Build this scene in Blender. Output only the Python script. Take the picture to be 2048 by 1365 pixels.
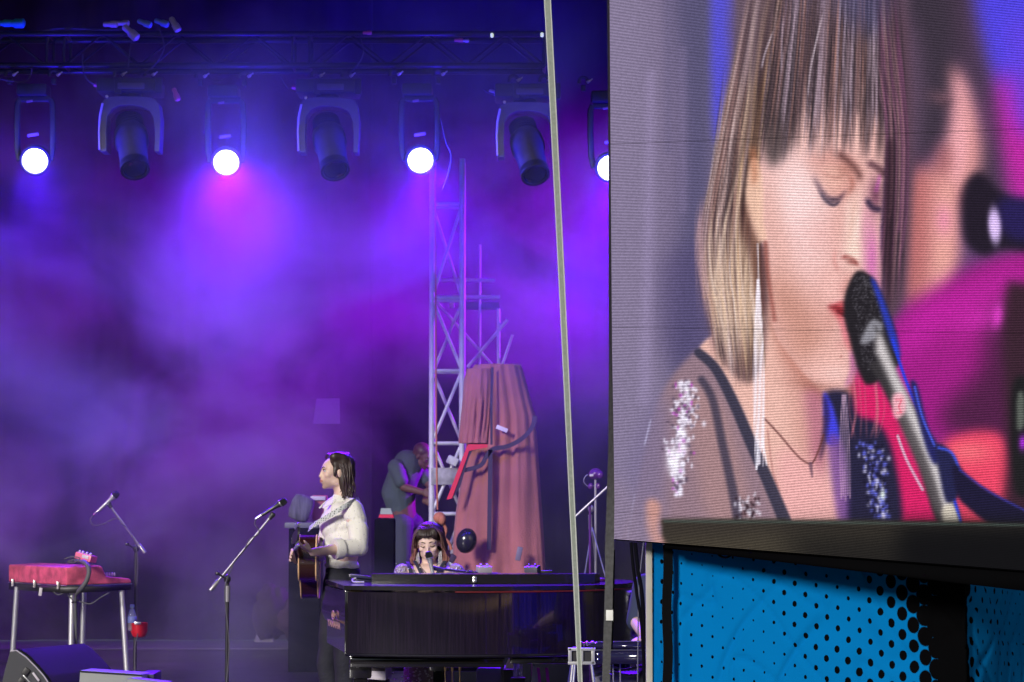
import bpy, bmesh, math, random
import numpy as np
from mathutils import Vector, Matrix, noise as mnoise

for o in list(bpy.data.objects): bpy.data.objects.remove(o)
SC = bpy.context.scene
COL = SC.collection
random.seed(7)
R = math.radians
# ---------------------------------------------------------------- camera
F = 5000.0            # focal length in photo pixels (2048 wide)
CAMZ = 1.49           # eye height above the stage floor
HY = 1000.0           # photo row of the horizon
PITCH = math.atan((HY - 682.5) / F)
cd = bpy.data.cameras.new('camera'); cam = bpy.data.objects.new('camera', cd); COL.objects.link(cam)
cd.sensor_width = 36.0; cd.lens = 36.0 * F / 2048.0; cd.clip_start = 0.1; cd.clip_end = 300
cam.location = (0, 0, CAMZ); cam.rotation_euler = (math.pi / 2 + PITCH, 0, 0)
cd.dof.use_dof = True; cd.dof.focus_distance = 14.2; cd.dof.aperture_fstop = 5.6
SC.camera = cam
CP, SP = math.cos(PITCH), math.sin(PITCH)
def P(px, py, Y):
    """photo pixel + distance -> world point"""
    dx = (px - 1024.0) / F; dz = (682.5 - py) / F
    wy = CP - dz * SP; wz = SP + dz * CP
    t = Y / wy
    return Vector((dx * t, Y, CAMZ + wz * t))
def PIX(p):
    x, y, z = p[0], p[1], p[2] - CAMZ
    d = y * CP + z * SP; u = -y * SP + z * CP
    return (1024 + F * x / d, 682.5 - F * u / d)
def M_(Y): return Y / F          # metres per photo pixel at distance Y
# ---------------------------------------------------------------- world, sun, exposure
w = bpy.data.worlds.new('World'); SC.world = w; w.use_nodes = True
SUN_EL, SUN_AZ = R(19), R(-28)   # azimuth measured from the camera's back, to its left
nt = w.node_tree; bg = nt.nodes['Background']
sky = nt.nodes.new('ShaderNodeTexSky'); sky.sky_type = 'NISHITA'; sky.sun_disc = False
sky.sun_elevation = SUN_EL; sky.sun_rotation = math.pi + SUN_AZ
nt.links.new(sky.outputs[0], bg.inputs[0]); bg.inputs[1].default_value = 0.05
sd = bpy.data.lights.new('sun', 'SUN'); sun = bpy.data.objects.new('sun', sd); COL.objects.link(sun)
sd.energy = 3.2; sd.angle = R(11); sd.color = (1.0, 0.95, 0.88)
_dir = Vector((math.sin(-SUN_AZ) * math.cos(SUN_EL), math.cos(SUN_AZ) * math.cos(SUN_EL), -math.sin(SUN_EL)))
sun.rotation_euler = _dir.to_track_quat('-Z', 'Y').to_euler()
SC.view_settings.view_transform = 'Standard'; SC.view_settings.look = 'None'
SC.view_settings.exposure = 0.0; SC.view_settings.gamma = 1.0
SC.cycles.volume_bounces = 0; SC.cycles.max_bounces = 6; SC.cycles.diffuse_bounces = 2
SC.cycles.glossy_bounces = 3; SC.cycles.transmission_bounces = 4; SC.cycles.transparent_max_bounces = 8
SC.cycles.volume_step_rate = 3.0; SC.cycles.volume_max_steps = 64
SC.cycles.use_denoising = True; SC.cycles.sample_clamp_indirect = 4
# ---------------------------------------------------------------- materials
def lin(c):
    return tuple(((v / 255.0) / 12.92 if v / 255.0 <= 0.04045 else ((v / 255.0 + 0.055) / 1.055) ** 2.4) for v in c)
MATS = {}
def mat(name, col, rough=0.6, metal=0.0, spec=0.5, var=0.0, vscale=8.0, bump=0.0, bscale=60.0, coat=0.0, emit=None, estr=0.0,
        alpha=1.0, trans=0.0, sheen=0.0, stretch=(1, 1, 1)):
    if name in MATS: return MATS[name]
    m = bpy.data.materials.new(name); m.use_nodes = True; t = m.node_tree; b = t.nodes['Principled BSDF']
    c = tuple(col) + (1.0,)
    b.inputs['Base Color'].default_value = c; b.inputs['Roughness'].default_value = rough
    b.inputs['Metallic'].default_value = metal; b.inputs['Specular IOR Level'].default_value = spec
    b.inputs['Coat Weight'].default_value = coat; b.inputs['Transmission Weight'].default_value = trans
    b.inputs['Alpha'].default_value = alpha; b.inputs['Sheen Weight'].default_value = sheen
    if emit: b.inputs['Emission Color'].default_value = tuple(emit) + (1,); b.inputs['Emission Strength'].default_value = estr
    if var or bump:
        tc = t.nodes.new('ShaderNodeTexCoord'); mp = t.nodes.new('ShaderNodeMapping'); mp.inputs['Scale'].default_value = stretch
        t.links.new(tc.outputs['Object'], mp.inputs[0])
    if var:
        n = t.nodes.new('ShaderNodeTexNoise'); n.inputs['Scale'].default_value = vscale; n.inputs['Detail'].default_value = 6
        t.links.new(mp.outputs[0], n.inputs[0])
        r = t.nodes.new('ShaderNodeValToRGB'); r.color_ramp.elements[0].position = 0.3; r.color_ramp.elements[1].position = 0.7
        r.color_ramp.elements[0].color = tuple(max(0, v * (1 - var)) for v in col) + (1,)
        r.color_ramp.elements[1].color = tuple(min(1, v * (1 + var)) for v in col) + (1,)
        t.links.new(n.outputs[0], r.inputs[0]); t.links.new(r.outputs[0], b.inputs['Base Color'])
    if bump:
        n2 = t.nodes.new('ShaderNodeTexNoise'); n2.inputs['Scale'].default_value = bscale; n2.inputs['Detail'].default_value = 4
        t.links.new(mp.outputs[0], n2.inputs[0])
        bp = t.nodes.new('ShaderNodeBump'); bp.inputs['Strength'].default_value = bump; bp.inputs['Distance'].default_value = 0.02
        t.links.new(n2.outputs[0], bp.inputs['Height']); t.links.new(bp.outputs[0], b.inputs['Normal'])
    MATS[name] = m; return m
# ---------------------------------------------------------------- mesh helpers (all in world coordinates)
def V(*a): return Vector(a)
class MB:
    def __init__(s): s.v = []; s.f = []; s.m = []
    def add(s, vs, fs, mi=0):
        n = len(s.v); s.v += [tuple(v) for v in vs]; s.f += [tuple(n + i for i in f) for f in fs]; s.m += [mi] * len(fs); return s
    def box(s, c, size, rot=None, mi=0, taper=1.0):
        hx, hy, hz = size[0] / 2, size[1] / 2, size[2] / 2; c = Vector(c); vs = []
        for dz in (-1, 1):
            k = taper if dz > 0 else 1
            for dx, dy in ((-1, -1), (1, -1), (1, 1), (-1, 1)):
                p = Vector((dx * hx * k, dy * hy * k, dz * hz))
                if rot is not None: p = rot @ p
                vs.append(c + p)
        return s.add(vs, [(0, 3, 2, 1), (4, 5, 6, 7), (0, 1, 5, 4), (1, 2, 6, 5), (2, 3, 7, 6), (3, 0, 4, 7)], mi)
    def rbox(s, c, size, r=0.01, rot=None, mi=0):
        """box with chamfered edges"""
        bm = bmesh.new(); bmesh.ops.create_cube(bm, size=1.0)
        for v in bm.verts: v.co = Vector((v.co.x * size[0], v.co.y * size[1], v.co.z * size[2]))
        bmesh.ops.bevel(bm, geom=bm.edges[:], offset=min(r, min(size) * 0.45), segments=2, affect='EDGES', profile=0.6)
        bm.verts.ensure_lookup_table(); vs = []
        for v in bm.verts:
            p = v.co if rot is None else rot @ v.co
            vs.append(Vector(c) + p)
        fs = [[v.index for v in f.verts] for f in bm.faces]; bm.free()
        return s.add(vs, fs, mi)
    def tube(s, pts, rad, n=8, mi=0, cap=True, flat=1.0):
        pts = [Vector(p) for p in pts]; k = len(pts)
        rads = [rad] * k if not hasattr(rad, '__len__') else list(rad)
        vs = []; prev = None
        for i, p in enumerate(pts):
            d = (pts[min(i + 1, k - 1)] - pts[max(i - 1, 0)])
            if d.length < 1e-9: d = Vector((0, 0, 1))
            d.normalize()
            if prev is None:
                a = Vector((0, 0, 1)) if abs(d.z) < 0.9 else Vector((1, 0, 0))
                u = d.cross(a).normalized()
            else:
                u = (prev - d * prev.dot(d))
                u = u.normalized() if u.length > 1e-6 else d.orthogonal().normalized()
            prev = u; w_ = d.cross(u)
            for j in range(n):
                a = 2 * math.pi * j / n
                vs.append(p + (u * math.cos(a) + w_ * math.sin(a) * flat) * rads[i])
        fs = []
        for i in range(k - 1):
            for j in range(n):
                j2 = (j + 1) % n
                fs.append((i * n + j, i * n + j2, (i + 1) * n + j2, (i + 1) * n + j))
        if cap: fs += [tuple(range(n))[::-1], tuple((k - 1) * n + j for j in range(n))]
        return s.add(vs, fs, mi)
    def lathe(s, prof, c=(0, 0, 0), rot=None, n=20, mi=0, sx=1.0, sy=1.0):
        vs = []
        for r, z in prof:
            for j in range(n):
                a = 2 * math.pi * j / n; p = Vector((r * math.cos(a) * sx, r * math.sin(a) * sy, z))
                if rot is not None: p = rot @ p
                vs.append(Vector(c) + p)
        fs = []
        for i in range(len(prof) - 1):
            for j in range(n):
                j2 = (j + 1) % n; fs.append((i * n + j, i * n + j2, (i + 1) * n + j2, (i + 1) * n + j))
        fs += [tuple(range(n))[::-1], tuple((len(prof) - 1) * n + j for j in range(n))]
        return s.add(vs, fs, mi)
    def prism(s, poly, off, mi=0):
        """closed polygon of world points extruded along vector off"""
        poly = [Vector(p) for p in poly]; off = Vector(off); n = len(poly)
        fs = [tuple(range(n))[::-1], tuple(range(n, 2 * n))]
        for i in range(n):
            j = (i + 1) % n; fs.append((i, j, n + j, n + i))
        return s.add(poly + [p + off for p in poly], fs, mi)
    def ell(s, c, r, rot=None, n=16, m=10, mi=0):
        vs = []; fs = []
        for i in range(1, m):
            t = math.pi * i / m
            for j in range(n):
                a = 2 * math.pi * j / n
                p = Vector((r[0] * math.sin(t) * math.cos(a), r[1] * math.sin(t) * math.sin(a), r[2] * math.cos(t)))
                vs.append(p)
        top = len(vs); vs.append(Vector((0, 0, r[2]))); vs.append(Vector((0, 0, -r[2])))
        if rot is not None: vs = [rot @ p for p in vs]
        vs = [Vector(c) + p for p in vs]
        for i in range(m - 2):
            for j in range(n):
                j2 = (j + 1) % n; fs.append((i * n + j, (i + 1) * n + j, (i + 1) * n + j2, i * n + j2))
        for j in range(n):
            j2 = (j + 1) % n; fs.append((top, j, j2)); fs.append((top + 1, (m - 2) * n + j2, (m - 2) * n + j))
        return s.add(vs, fs, mi)
    def strap(s, pts, wv, th, mi=0):
        """flat band: centre points, width vector(s), thickness vector"""
        pts = [Vector(p) for p in pts]; k = len(pts); vs = []
        wv = [Vector(x) for x in wv] if hasattr(wv[0], '__len__') else [Vector(wv)] * k
        th = Vector(th)
        for i, p in enumerate(pts):
            vs += [p - wv[i] / 2, p + wv[i] / 2, p + wv[i] / 2 + th, p - wv[i] / 2 + th]
        fs = [(0, 1, 2, 3), (4 * k - 1, 4 * k - 2, 4 * k - 3, 4 * k - 4)]
        for i in range(k - 1):
            for j in range(4):
                j2 = (j + 1) % 4; fs.append((4 * i + j, 4 * i + 4 + j, 4 * i + 4 + j2, 4 * i + j2))
        return s.add(vs, fs, mi)
def mesh_obj(name, mb, mats, parent=None, smooth=40, loc=None):
    me = bpy.data.meshes.new(name)
    o0 = Vector(loc) if loc is not None else Vector((0, 0, 0))
    me.from_pydata([tuple(Vector(v) - o0) for v in mb.v] if loc is not None else mb.v, [], mb.f)
    if not isinstance(mats, (list, tuple)): mats = [mats]
    for m in mats: me.materials.append(m)
    if len(mats) > 1: me.polygons.foreach_set('material_index', mb.m)
    bm = bmesh.new(); bm.from_mesh(me); bmesh.ops.recalc_face_normals(bm, faces=bm.faces); bm.to_mesh(me); bm.free()
    me.polygons.foreach_set('use_smooth', [True] * len(me.polygons))
    if smooth is not None and smooth < 180: me.set_sharp_from_angle(angle=R(smooth))
    me.update()
    o = bpy.data.objects.new(name, me); COL.objects.link(o)
    if loc is not None: o.location = o0
    if parent is not None:
        o.parent = parent; o.matrix_parent_inverse = wm(parent).inverted()
    return o
def wm(o):
    m = o.matrix_basis.copy()
    if o.parent is not None: m = wm(o.parent) @ o.matrix_parent_inverse @ m
    return m
def tag(o, label=None, cat=None, group=None, kind=None):
    if label: o['label'] = label
    if cat: o['category'] = cat
    if group: o['group'] = group
    if kind: o['kind'] = kind
    return o
def thing(name, label, cat, loc, group=None):
    o = bpy.data.objects.new(name, None); COL.objects.link(o); o.location = loc; o.empty_display_size = 0.1
    return tag(o, label, cat, group)
def solo(name, mb, m, label, cat, group=None, loc=None, smooth=40):
    if loc is None:
        a = np.array(mb.v); loc = (a[:, 0].mean(), a[:, 1].mean(), a[:, 2].min())
    return tag(mesh_obj(name, mb, m, loc=loc, smooth=smooth), label, cat, group)
def dup(root, delta, label=None, rz=0.0):
    r = root.copy(); COL.objects.link(r); r.location = root.location + Vector(delta); r.rotation_euler.z += rz
    if label: r['label'] = label
    kids = [c for c in bpy.data.objects if c.parent == root]
    for ch in kids:
        c = ch.copy(); COL.objects.link(c); c.parent = r; c.matrix_parent_inverse = ch.matrix_parent_inverse.copy()
        for g in [x for x in bpy.data.objects if x.parent == ch]:
            d = g.copy(); COL.objects.link(d); d.parent = c; d.matrix_parent_inverse = g.matrix_parent_inverse.copy()
    return r
def crv(pts, n=8, closed=False):
    """Catmull-Rom through 2-D or 3-D points"""
    pts = [Vector(p) for p in pts]; k = len(pts); out = []
    rng = range(k if closed else k - 1)
    for i in rng:
        if closed: a, b, c, d = pts[(i - 1) % k], pts[i], pts[(i + 1) % k], pts[(i + 2) % k]
        else: a, b, c, d = pts[max(i - 1, 0)], pts[i], pts[i + 1], pts[min(i + 2, k - 1)]
        for j in range(n):
            t = j / n
            out.append(0.5 * ((2 * b) + (c - a) * t + (2 * a - 5 * b + 4 * c - d) * t * t + (3 * b - a - 3 * c + d) * t ** 3))
    if not closed: out.append(pts[-1])
    return out
# ================================================================ the stage shell
YB = 26.6                                       # back curtain
def plane_grid(x0, x1, y0, y1, z, nx=1, ny=1):
    mb = MB(); vs = []; fs = []
    for j in range(ny + 1):
        for i in range(nx + 1):
            vs.append((x0 + (x1 - x0) * i / nx, y0 + (y1 - y0) * j / ny, z))
    for j in range(ny):
        for i in range(nx):
            a = j * (nx + 1) + i; fs.append((a, a + 1, a + nx + 2, a + nx + 1))
    return mb.add(vs, fs)
m_ground = mat('ground_trampled', (0.022, 0.022, 0.016), 0.9, var=0.3, vscale=3, bump=0.3)
tag(mesh_obj('ground', plane_grid(-60, 60, -40, 90, -1.6), m_ground), kind='structure')
m_floor = mat('stage_floor_black', (0.045, 0.040, 0.048), 0.38, var=0.95, vscale=4.2, bump=0.5, bscale=11, stretch=(0.55, 1.5, 1))
fl = MB(); fl.box((-0.5, 21.0, -0.1), (19.0, 18.0, 0.2)); tag(mesh_obj('stage_floor', fl, m_floor), kind='structure')
m_apron = mat('stage_front_cloth', (0.015, 0.015, 0.018), 0.9)
fl = MB(); fl.box((-0.5, 12.06, -0.9), (18.9, 0.1, 1.4)); tag(mesh_obj('stage_front', fl, m_apron), kind='structure')
# back curtain with soft folds
m_curt = mat('black_curtain_fabric', (0.020, 0.019, 0.024), 0.95, var=0.3, vscale=2.0, sheen=0.3, bump=0.1, bscale=120)
def curtain(x0, x1, y, z0, z1, nx, nz, amp, seed, thick=0.02):
    vs = []; fs = []
    for side in (0, 1):
        for k in range(nz + 1):
            for i in range(nx + 1):
                x = x0 + (x1 - x0) * i / nx; z = z0 + (z1 - z0) * k / nz
                f = mnoise.noise(Vector((x * 2.2, seed, z * 0.12))) * 1.2 + 0.6 * mnoise.noise(Vector((x * 4.5 + 0.9 * mnoise.noise(Vector((z * 0.5, seed, 0))), seed + 5, z * 0.2)))
                vs.append((x, y + f * amp + side * thick, z))
    N = (nx + 1) * (nz + 1)
    for side in (0, 1):
        for k in range(nz):
            for i in range(nx):
                a = side * N + k * (nx + 1) + i; q = (a, a + 1, a + nx + 2, a + nx + 1)
                fs.append(q if side == 0 else q[::-1])
    for i in range(nx):
        a = i; fs.append((a, a + N, a + N + 1, a + 1)); a = nz * (nx + 1) + i; fs.append((a, a + 1, a + N + 1, a + N))
    for k in range(nz):
        a = k * (nx + 1); b = a + nx + 1; fs.append((a, b, b + N, a + N)); a += nx; b += nx; fs.append((a, a + N, b + N, b))
    return MB().add(vs, fs)
for (x0, x1, y, seed, lab) in ((-7.6, -1.5, YB, 3.1, 'dark back curtain panel behind the red organ and the left microphone stand'),
                               (-1.7, 3.4, YB + 0.35, 9.7, 'dark back curtain panel behind the guitarist, piano and lattice tower'),
                               (3.2, 8.6, YB, 14.2, 'dark back curtain panel furthest right, hidden mostly by the screen')):
    o = tag(mesh_obj('back_curtain', curtain(x0, x1, y, 0.01, 8.3, 200, 24, 0.16, seed), m_curt, smooth=180), lab, 'curtain', 'black drapes closing the back of the stage')
m_roof = mat('roof_skin', (0.03, 0.03, 0.035), 0.9)
rf = MB(); rf.box((-0.5, 20.6, 8.6), (19.4, 14.0, 0.12)); tag(mesh_obj('stage_roof', rf, m_roof), 'dark fabric roof over the whole stage', 'stage roof')
hd = MB(); hd.box((-0.5, 13.7, 7.25), (19.4, 0.1, 2.7)); tag(mesh_obj('sun_blocking_header', hd, m_roof), 'unseen dark cloth header added across the stage mouth to block the sun', 'header')  # unseen header added to keep the low sun off rig and smoke
for x, lab in ((-9.6, 'dark side wall closing the left wing of the stage'), (8.9, 'dark side wall closing the right wing of the stage')):
    sw = MB(); sw.box((x, 20.9, 4.2), (0.1, 13.6, 8.5)); tag(mesh_obj('side_wall', sw, m_roof), lab, 'side wall')
wd = MB(); rw = random.Random(9); n_ = 120; vs = []
for i in range(n_ + 1):
    x = -90 + 180 * i / n_; h_ = 9.5 + 2.2 * mnoise.noise(Vector((x * 0.12, 3, 0))) + 0.9 * mnoise.noise(Vector((x * 0.6, 5, 0)))
    vs += [(x, -48 + 1.5 * mnoise.noise(Vector((x * 0.3, 0, 2))), -1.6), (x, -50, h_), (x, -60, h_ * 0.9), (x, -62, -1.6)]
wd.add(vs, [(4 * i + j, 4 * i + 4 + j, 4 * i + 4 + (j + 1) % 4, 4 * i + (j + 1) % 4) for i in range(n_) for j in range(4)])
tag(mesh_obj('sky_blocking_wood', wd, mat('dark_foliage', (0.03, 0.05, 0.02), 0.9, var=0.5, vscale=1.5, bump=0.8, bscale=2)), 'unseen dark tree belt added far behind the audience to block low sky light', 'wood', kind='stuff')  # unseen trees added to cut low sky reflection and grey fill
# smoke
def smoke_mat():
    m = bpy.data.materials.new('stage_smoke'); m.use_nodes = True; t = m.node_tree
    for n in list(t.nodes): t.nodes.remove(n)
    out = t.nodes.new('ShaderNodeOutputMaterial'); pv = t.nodes.new('ShaderNodeVolumePrincipled')
    pv.inputs['Color'].default_value = (0.85, 0.85, 0.88, 1); pv.inputs['Anisotropy'].default_value = 0.15
    tc = t.nodes.new('ShaderNodeTexCoord'); mp = t.nodes.new('ShaderNodeMapping'); mp.inputs['Scale'].default_value = (0.62, 0.30, 0.80)
    mp.inputs['Location'].default_value = SMOKE_OFF
    n = t.nodes.new('ShaderNodeTexNoise'); n.inputs['Scale'].default_value = 1.0; n.inputs['Detail'].default_value = 5.0
    n.inputs['Distortion'].default_value = 0.9; n.inputs['Roughness'].default_value = 0.58
    mr = t.nodes.new('ShaderNodeMapRange'); mr.inputs['From Min'].default_value = 0.44; mr.inputs['From Max'].default_value = 0.70
    mr.inputs['To Min'].default_value = SMOKE_D[0]; mr.inputs['To Max'].default_value = SMOKE_D[1]
    L = t.links.new
    L(tc.outputs['Object'], mp.inputs[0]); L(mp.outputs[0], n.inputs[0]); L(n.outputs[0], mr.inputs[0])
    sp = t.nodes.new('ShaderNodeSeparateXYZ'); L(tc.outputs['Object'], sp.inputs[0])
    def mrg(src, a, b, c, d):
        q = t.nodes.new('ShaderNodeMapRange'); q.interpolation_type = 'SMOOTHSTEP'; q.inputs['From Min'].default_value = a; q.inputs['From Max'].default_value = b
        q.inputs['To Min'].default_value = c; q.inputs['To Max'].default_value = d; L(src, q.inputs[0]); return q.outputs[0]
    def mth(op, a, b):
        q = t.nodes.new('ShaderNodeMath'); q.operation = op
        for i, x in enumerate((a, b)):
            if isinstance(x, float): q.inputs[i].default_value = x
            else: L(x, q.inputs[i])
        return q.outputs[0]
    hz = mth('MULTIPLY', mrg(sp.outputs[2], 1.4, 3.2, 0.14, 1.0), mrg(sp.outputs[2], 4.1, 5.6, 1.0, 0.30))                 # smoke hangs under the roof ...
    hz = mth('MULTIPLY', hz, mrg(sp.outputs[0], -3.6, -1.6, 0.5, 1.0))
    hx = mth('MULTIPLY', mrg(sp.outputs[0], -3.0, 0.0, 0.95, 0.0), mrg(sp.outputs[2], 2.6, 4.4, 1.0, 0.0))               # ... and rolls down at the left
    L(mth('MULTIPLY', mr.outputs[0], mth('MAXIMUM', hz, mth('ADD', hx, mth('MULTIPLY', hz, 0.6)))), pv.inputs['Density'])
    L(pv.outputs[0], out.inputs['Volume'])
    return m
SMOKE_D = (0.002, 0.15); SMOKE_OFF = (3.1, 0.0, 1.7)
sm = MB(); sm.box((-0.6, 21.4, 4.1), (16.4, 9.8, 8.4))
smoke = mesh_obj('stage_smoke', sm, smoke_mat(), smooth=None); tag(smoke, 'drifting stage smoke catching the blue and purple light', 'smoke', kind='stuff')
# lamps: beams
def spot(name, loc, target, color, power, size, blend=0.6, rad=0.12, parent=None):
    d = bpy.data.lights.new(name, 'SPOT'); d.energy = power; d.color = color; d.spot_size = R(size); d.spot_blend = blend; d.shadow_soft_size = rad
    o = bpy.data.objects.new(name, d); COL.objects.link(o); o.location = loc
    o.rotation_euler = (Vector(target) - Vector(loc)).to_track_quat('-Z', 'Y').to_euler(); return o
BLUE = (0.02, 0.0, 1.0); VIO = (0.16, 0.0, 1.0); PUR = (0.42, 0.0, 1.0)
# ================================================================ the live picture on the LED wall (colours of a lit screen)
class Paint:
    """small raster painter working in photo-pixel units; S = pixels per cell"""
    def __init__(s, x0, y0, x1, y1, S, col):
        s.x0, s.y0, s.S = x0, y0, S
        s.w = int((x1 - x0) / S) + 1; s.h = int((y1 - y0) / S) + 1
        s.img = np.zeros((s.h, s.w, 3)) + np.array(col, float)
        s.X = x0 + (np.arange(s.w) + 0.5) * S; s.Y = y0 + (np.arange(s.h) + 0.5) * S
    def _win(s, a, b, c, d):
        i0 = max(0, int((a - s.x0) / s.S)); i1 = min(s.w, int((c - s.x0) / s.S) + 2)
        j0 = max(0, int((b - s.y0) / s.S)); j1 = min(s.h, int((d - s.y0) / s.S) + 2)
        return i0, i1, j0, j1
    @staticmethod
    def smooth(pts, n=6, closed=True):
        p = np.array(pts, float); k = len(p); out = []
        for i in range(k if closed else k - 1):
            if closed: a, b, c, d = p[(i - 1) % k], p[i], p[(i + 1) % k], p[(i + 2) % k]
            else: a, b, c, d = p[max(i - 1, 0)], p[i], p[i + 1], p[min(i + 2, k - 1)]
            for j in range(n):
                t = j / n
                out.append(0.5 * (2 * b + (c - a) * t + (2 * a - 5 * b + 4 * c - d) * t * t + (3 * b - a - 3 * c + d) * t ** 3))
        if not closed: out.append(p[-1])
        return np.array(out)
    @staticmethod
    def _blur(m, r):
        for ax in (0, 1):
            for _ in range(3):
                k = max(1, int(round(r))); c = np.cumsum(np.pad(m, [(k + 1, k) if a == ax else (0, 0) for a in (0, 1)], mode='edge'), axis=ax)
                m = (np.take(c, range(2 * k + 1, c.shape[ax]), axis=ax) - np.take(c, range(0, c.shape[ax] - 2 * k - 1), axis=ax)) / (2 * k + 1)
        return m
    def poly(s, pts, col, soft=3.0, a=1.0, sm=True):
        p = s.smooth(pts) if sm else np.array(pts, float)
        m = soft * 2 + 2 * s.S
        i0, i1, j0, j1 = s._win(p[:, 0].min() - m, p[:, 1].min() - m, p[:, 0].max() + m, p[:, 1].max() + m)
        if i1 <= i0 or j1 <= j0: return
        X = s.X[i0:i1][None, :]; Y = s.Y[j0:j1][:, None]; ins = np.zeros((j1 - j0, i1 - i0), bool)
        n = len(p)
        for k in range(n):
            (xa, ya), (xb, yb) = p[k], p[(k + 1) % n]
            if ya == yb: continue
            c = ((ya > Y) != (yb > Y)) & (X < (xb - xa) * (Y - ya) / (yb - ya) + xa); ins ^= c
        mk = ins.astype(float)
        if soft > 0: mk = s._blur(mk, max(0.6, soft / s.S / 1.7))
        s._mix(i0, i1, j0, j1, mk * a, col)
    def _mix(s, i0, i1, j0, j1, mk, col):
        w_ = s.img[j0:j1, i0:i1]; s.img[j0:j1, i0:i1] = w_ + (np.array(col, float) - w_) * mk[..., None]
    def blob(s, cx, cy, rx, ry, col, a=1.0, ang=0.0, p=2.0):
        m = max(rx, ry) * 2.4
        i0, i1, j0, j1 = s._win(cx - m, cy - m, cx + m, cy + m)
        if i1 <= i0 or j1 <= j0: return
        X = s.X[i0:i1][None, :] - cx; Y = s.Y[j0:j1][:, None] - cy; c, n = math.cos(math.radians(ang)), math.sin(math.radians(ang))
        u = (X * c + Y * n) / rx; v = (-X * n + Y * c) / ry
        s._mix(i0, i1, j0, j1, a * np.exp(-((u * u + v * v) ** (p / 2)) * 0.9), col)
    def line(s, pts, w0, col, a=1.0, w1=None, soft=1.0, sm=True, fade=0.0):
        p = s.smooth(pts, 5, False) if sm and len(pts) > 2 else np.array(pts, float)
        if w1 is None: w1 = w0
        m = max(w0, w1) + soft * 2 + 2
        i0, i1, j0, j1 = s._win(p[:, 0].min() - m, p[:, 1].min() - m, p[:, 0].max() + m, p[:, 1].max() + m)
        if i1 <= i0 or j1 <= j0: return
        X = s.X[i0:i1][None, :]; Y = s.Y[j0:j1][:, None]; mk = np.zeros((j1 - j0, i1 - i0)); n = len(p) - 1
        for k in range(n):
            ax, ay = p[k]; bx, by = p[k + 1]; dx, dy = bx - ax, by - ay; L = dx * dx + dy * dy + 1e-9
            t = np.clip(((X - ax) * dx + (Y - ay) * dy) / L, 0, 1); g = (k + t) / n
            d = np.hypot(X - ax - t * dx, Y - ay - t * dy); ww = (w0 + (w1 - w0) * g) / 2
            v = np.clip((ww - d) / max(soft, 0.4) + 0.5, 0, 1)
            if fade: v = v * np.clip(np.minimum(g, 1 - g) / fade, 0, 1)
            mk = np.maximum(mk, v)
        s._mix(i0, i1, j0, j1, mk * a, col)

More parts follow.
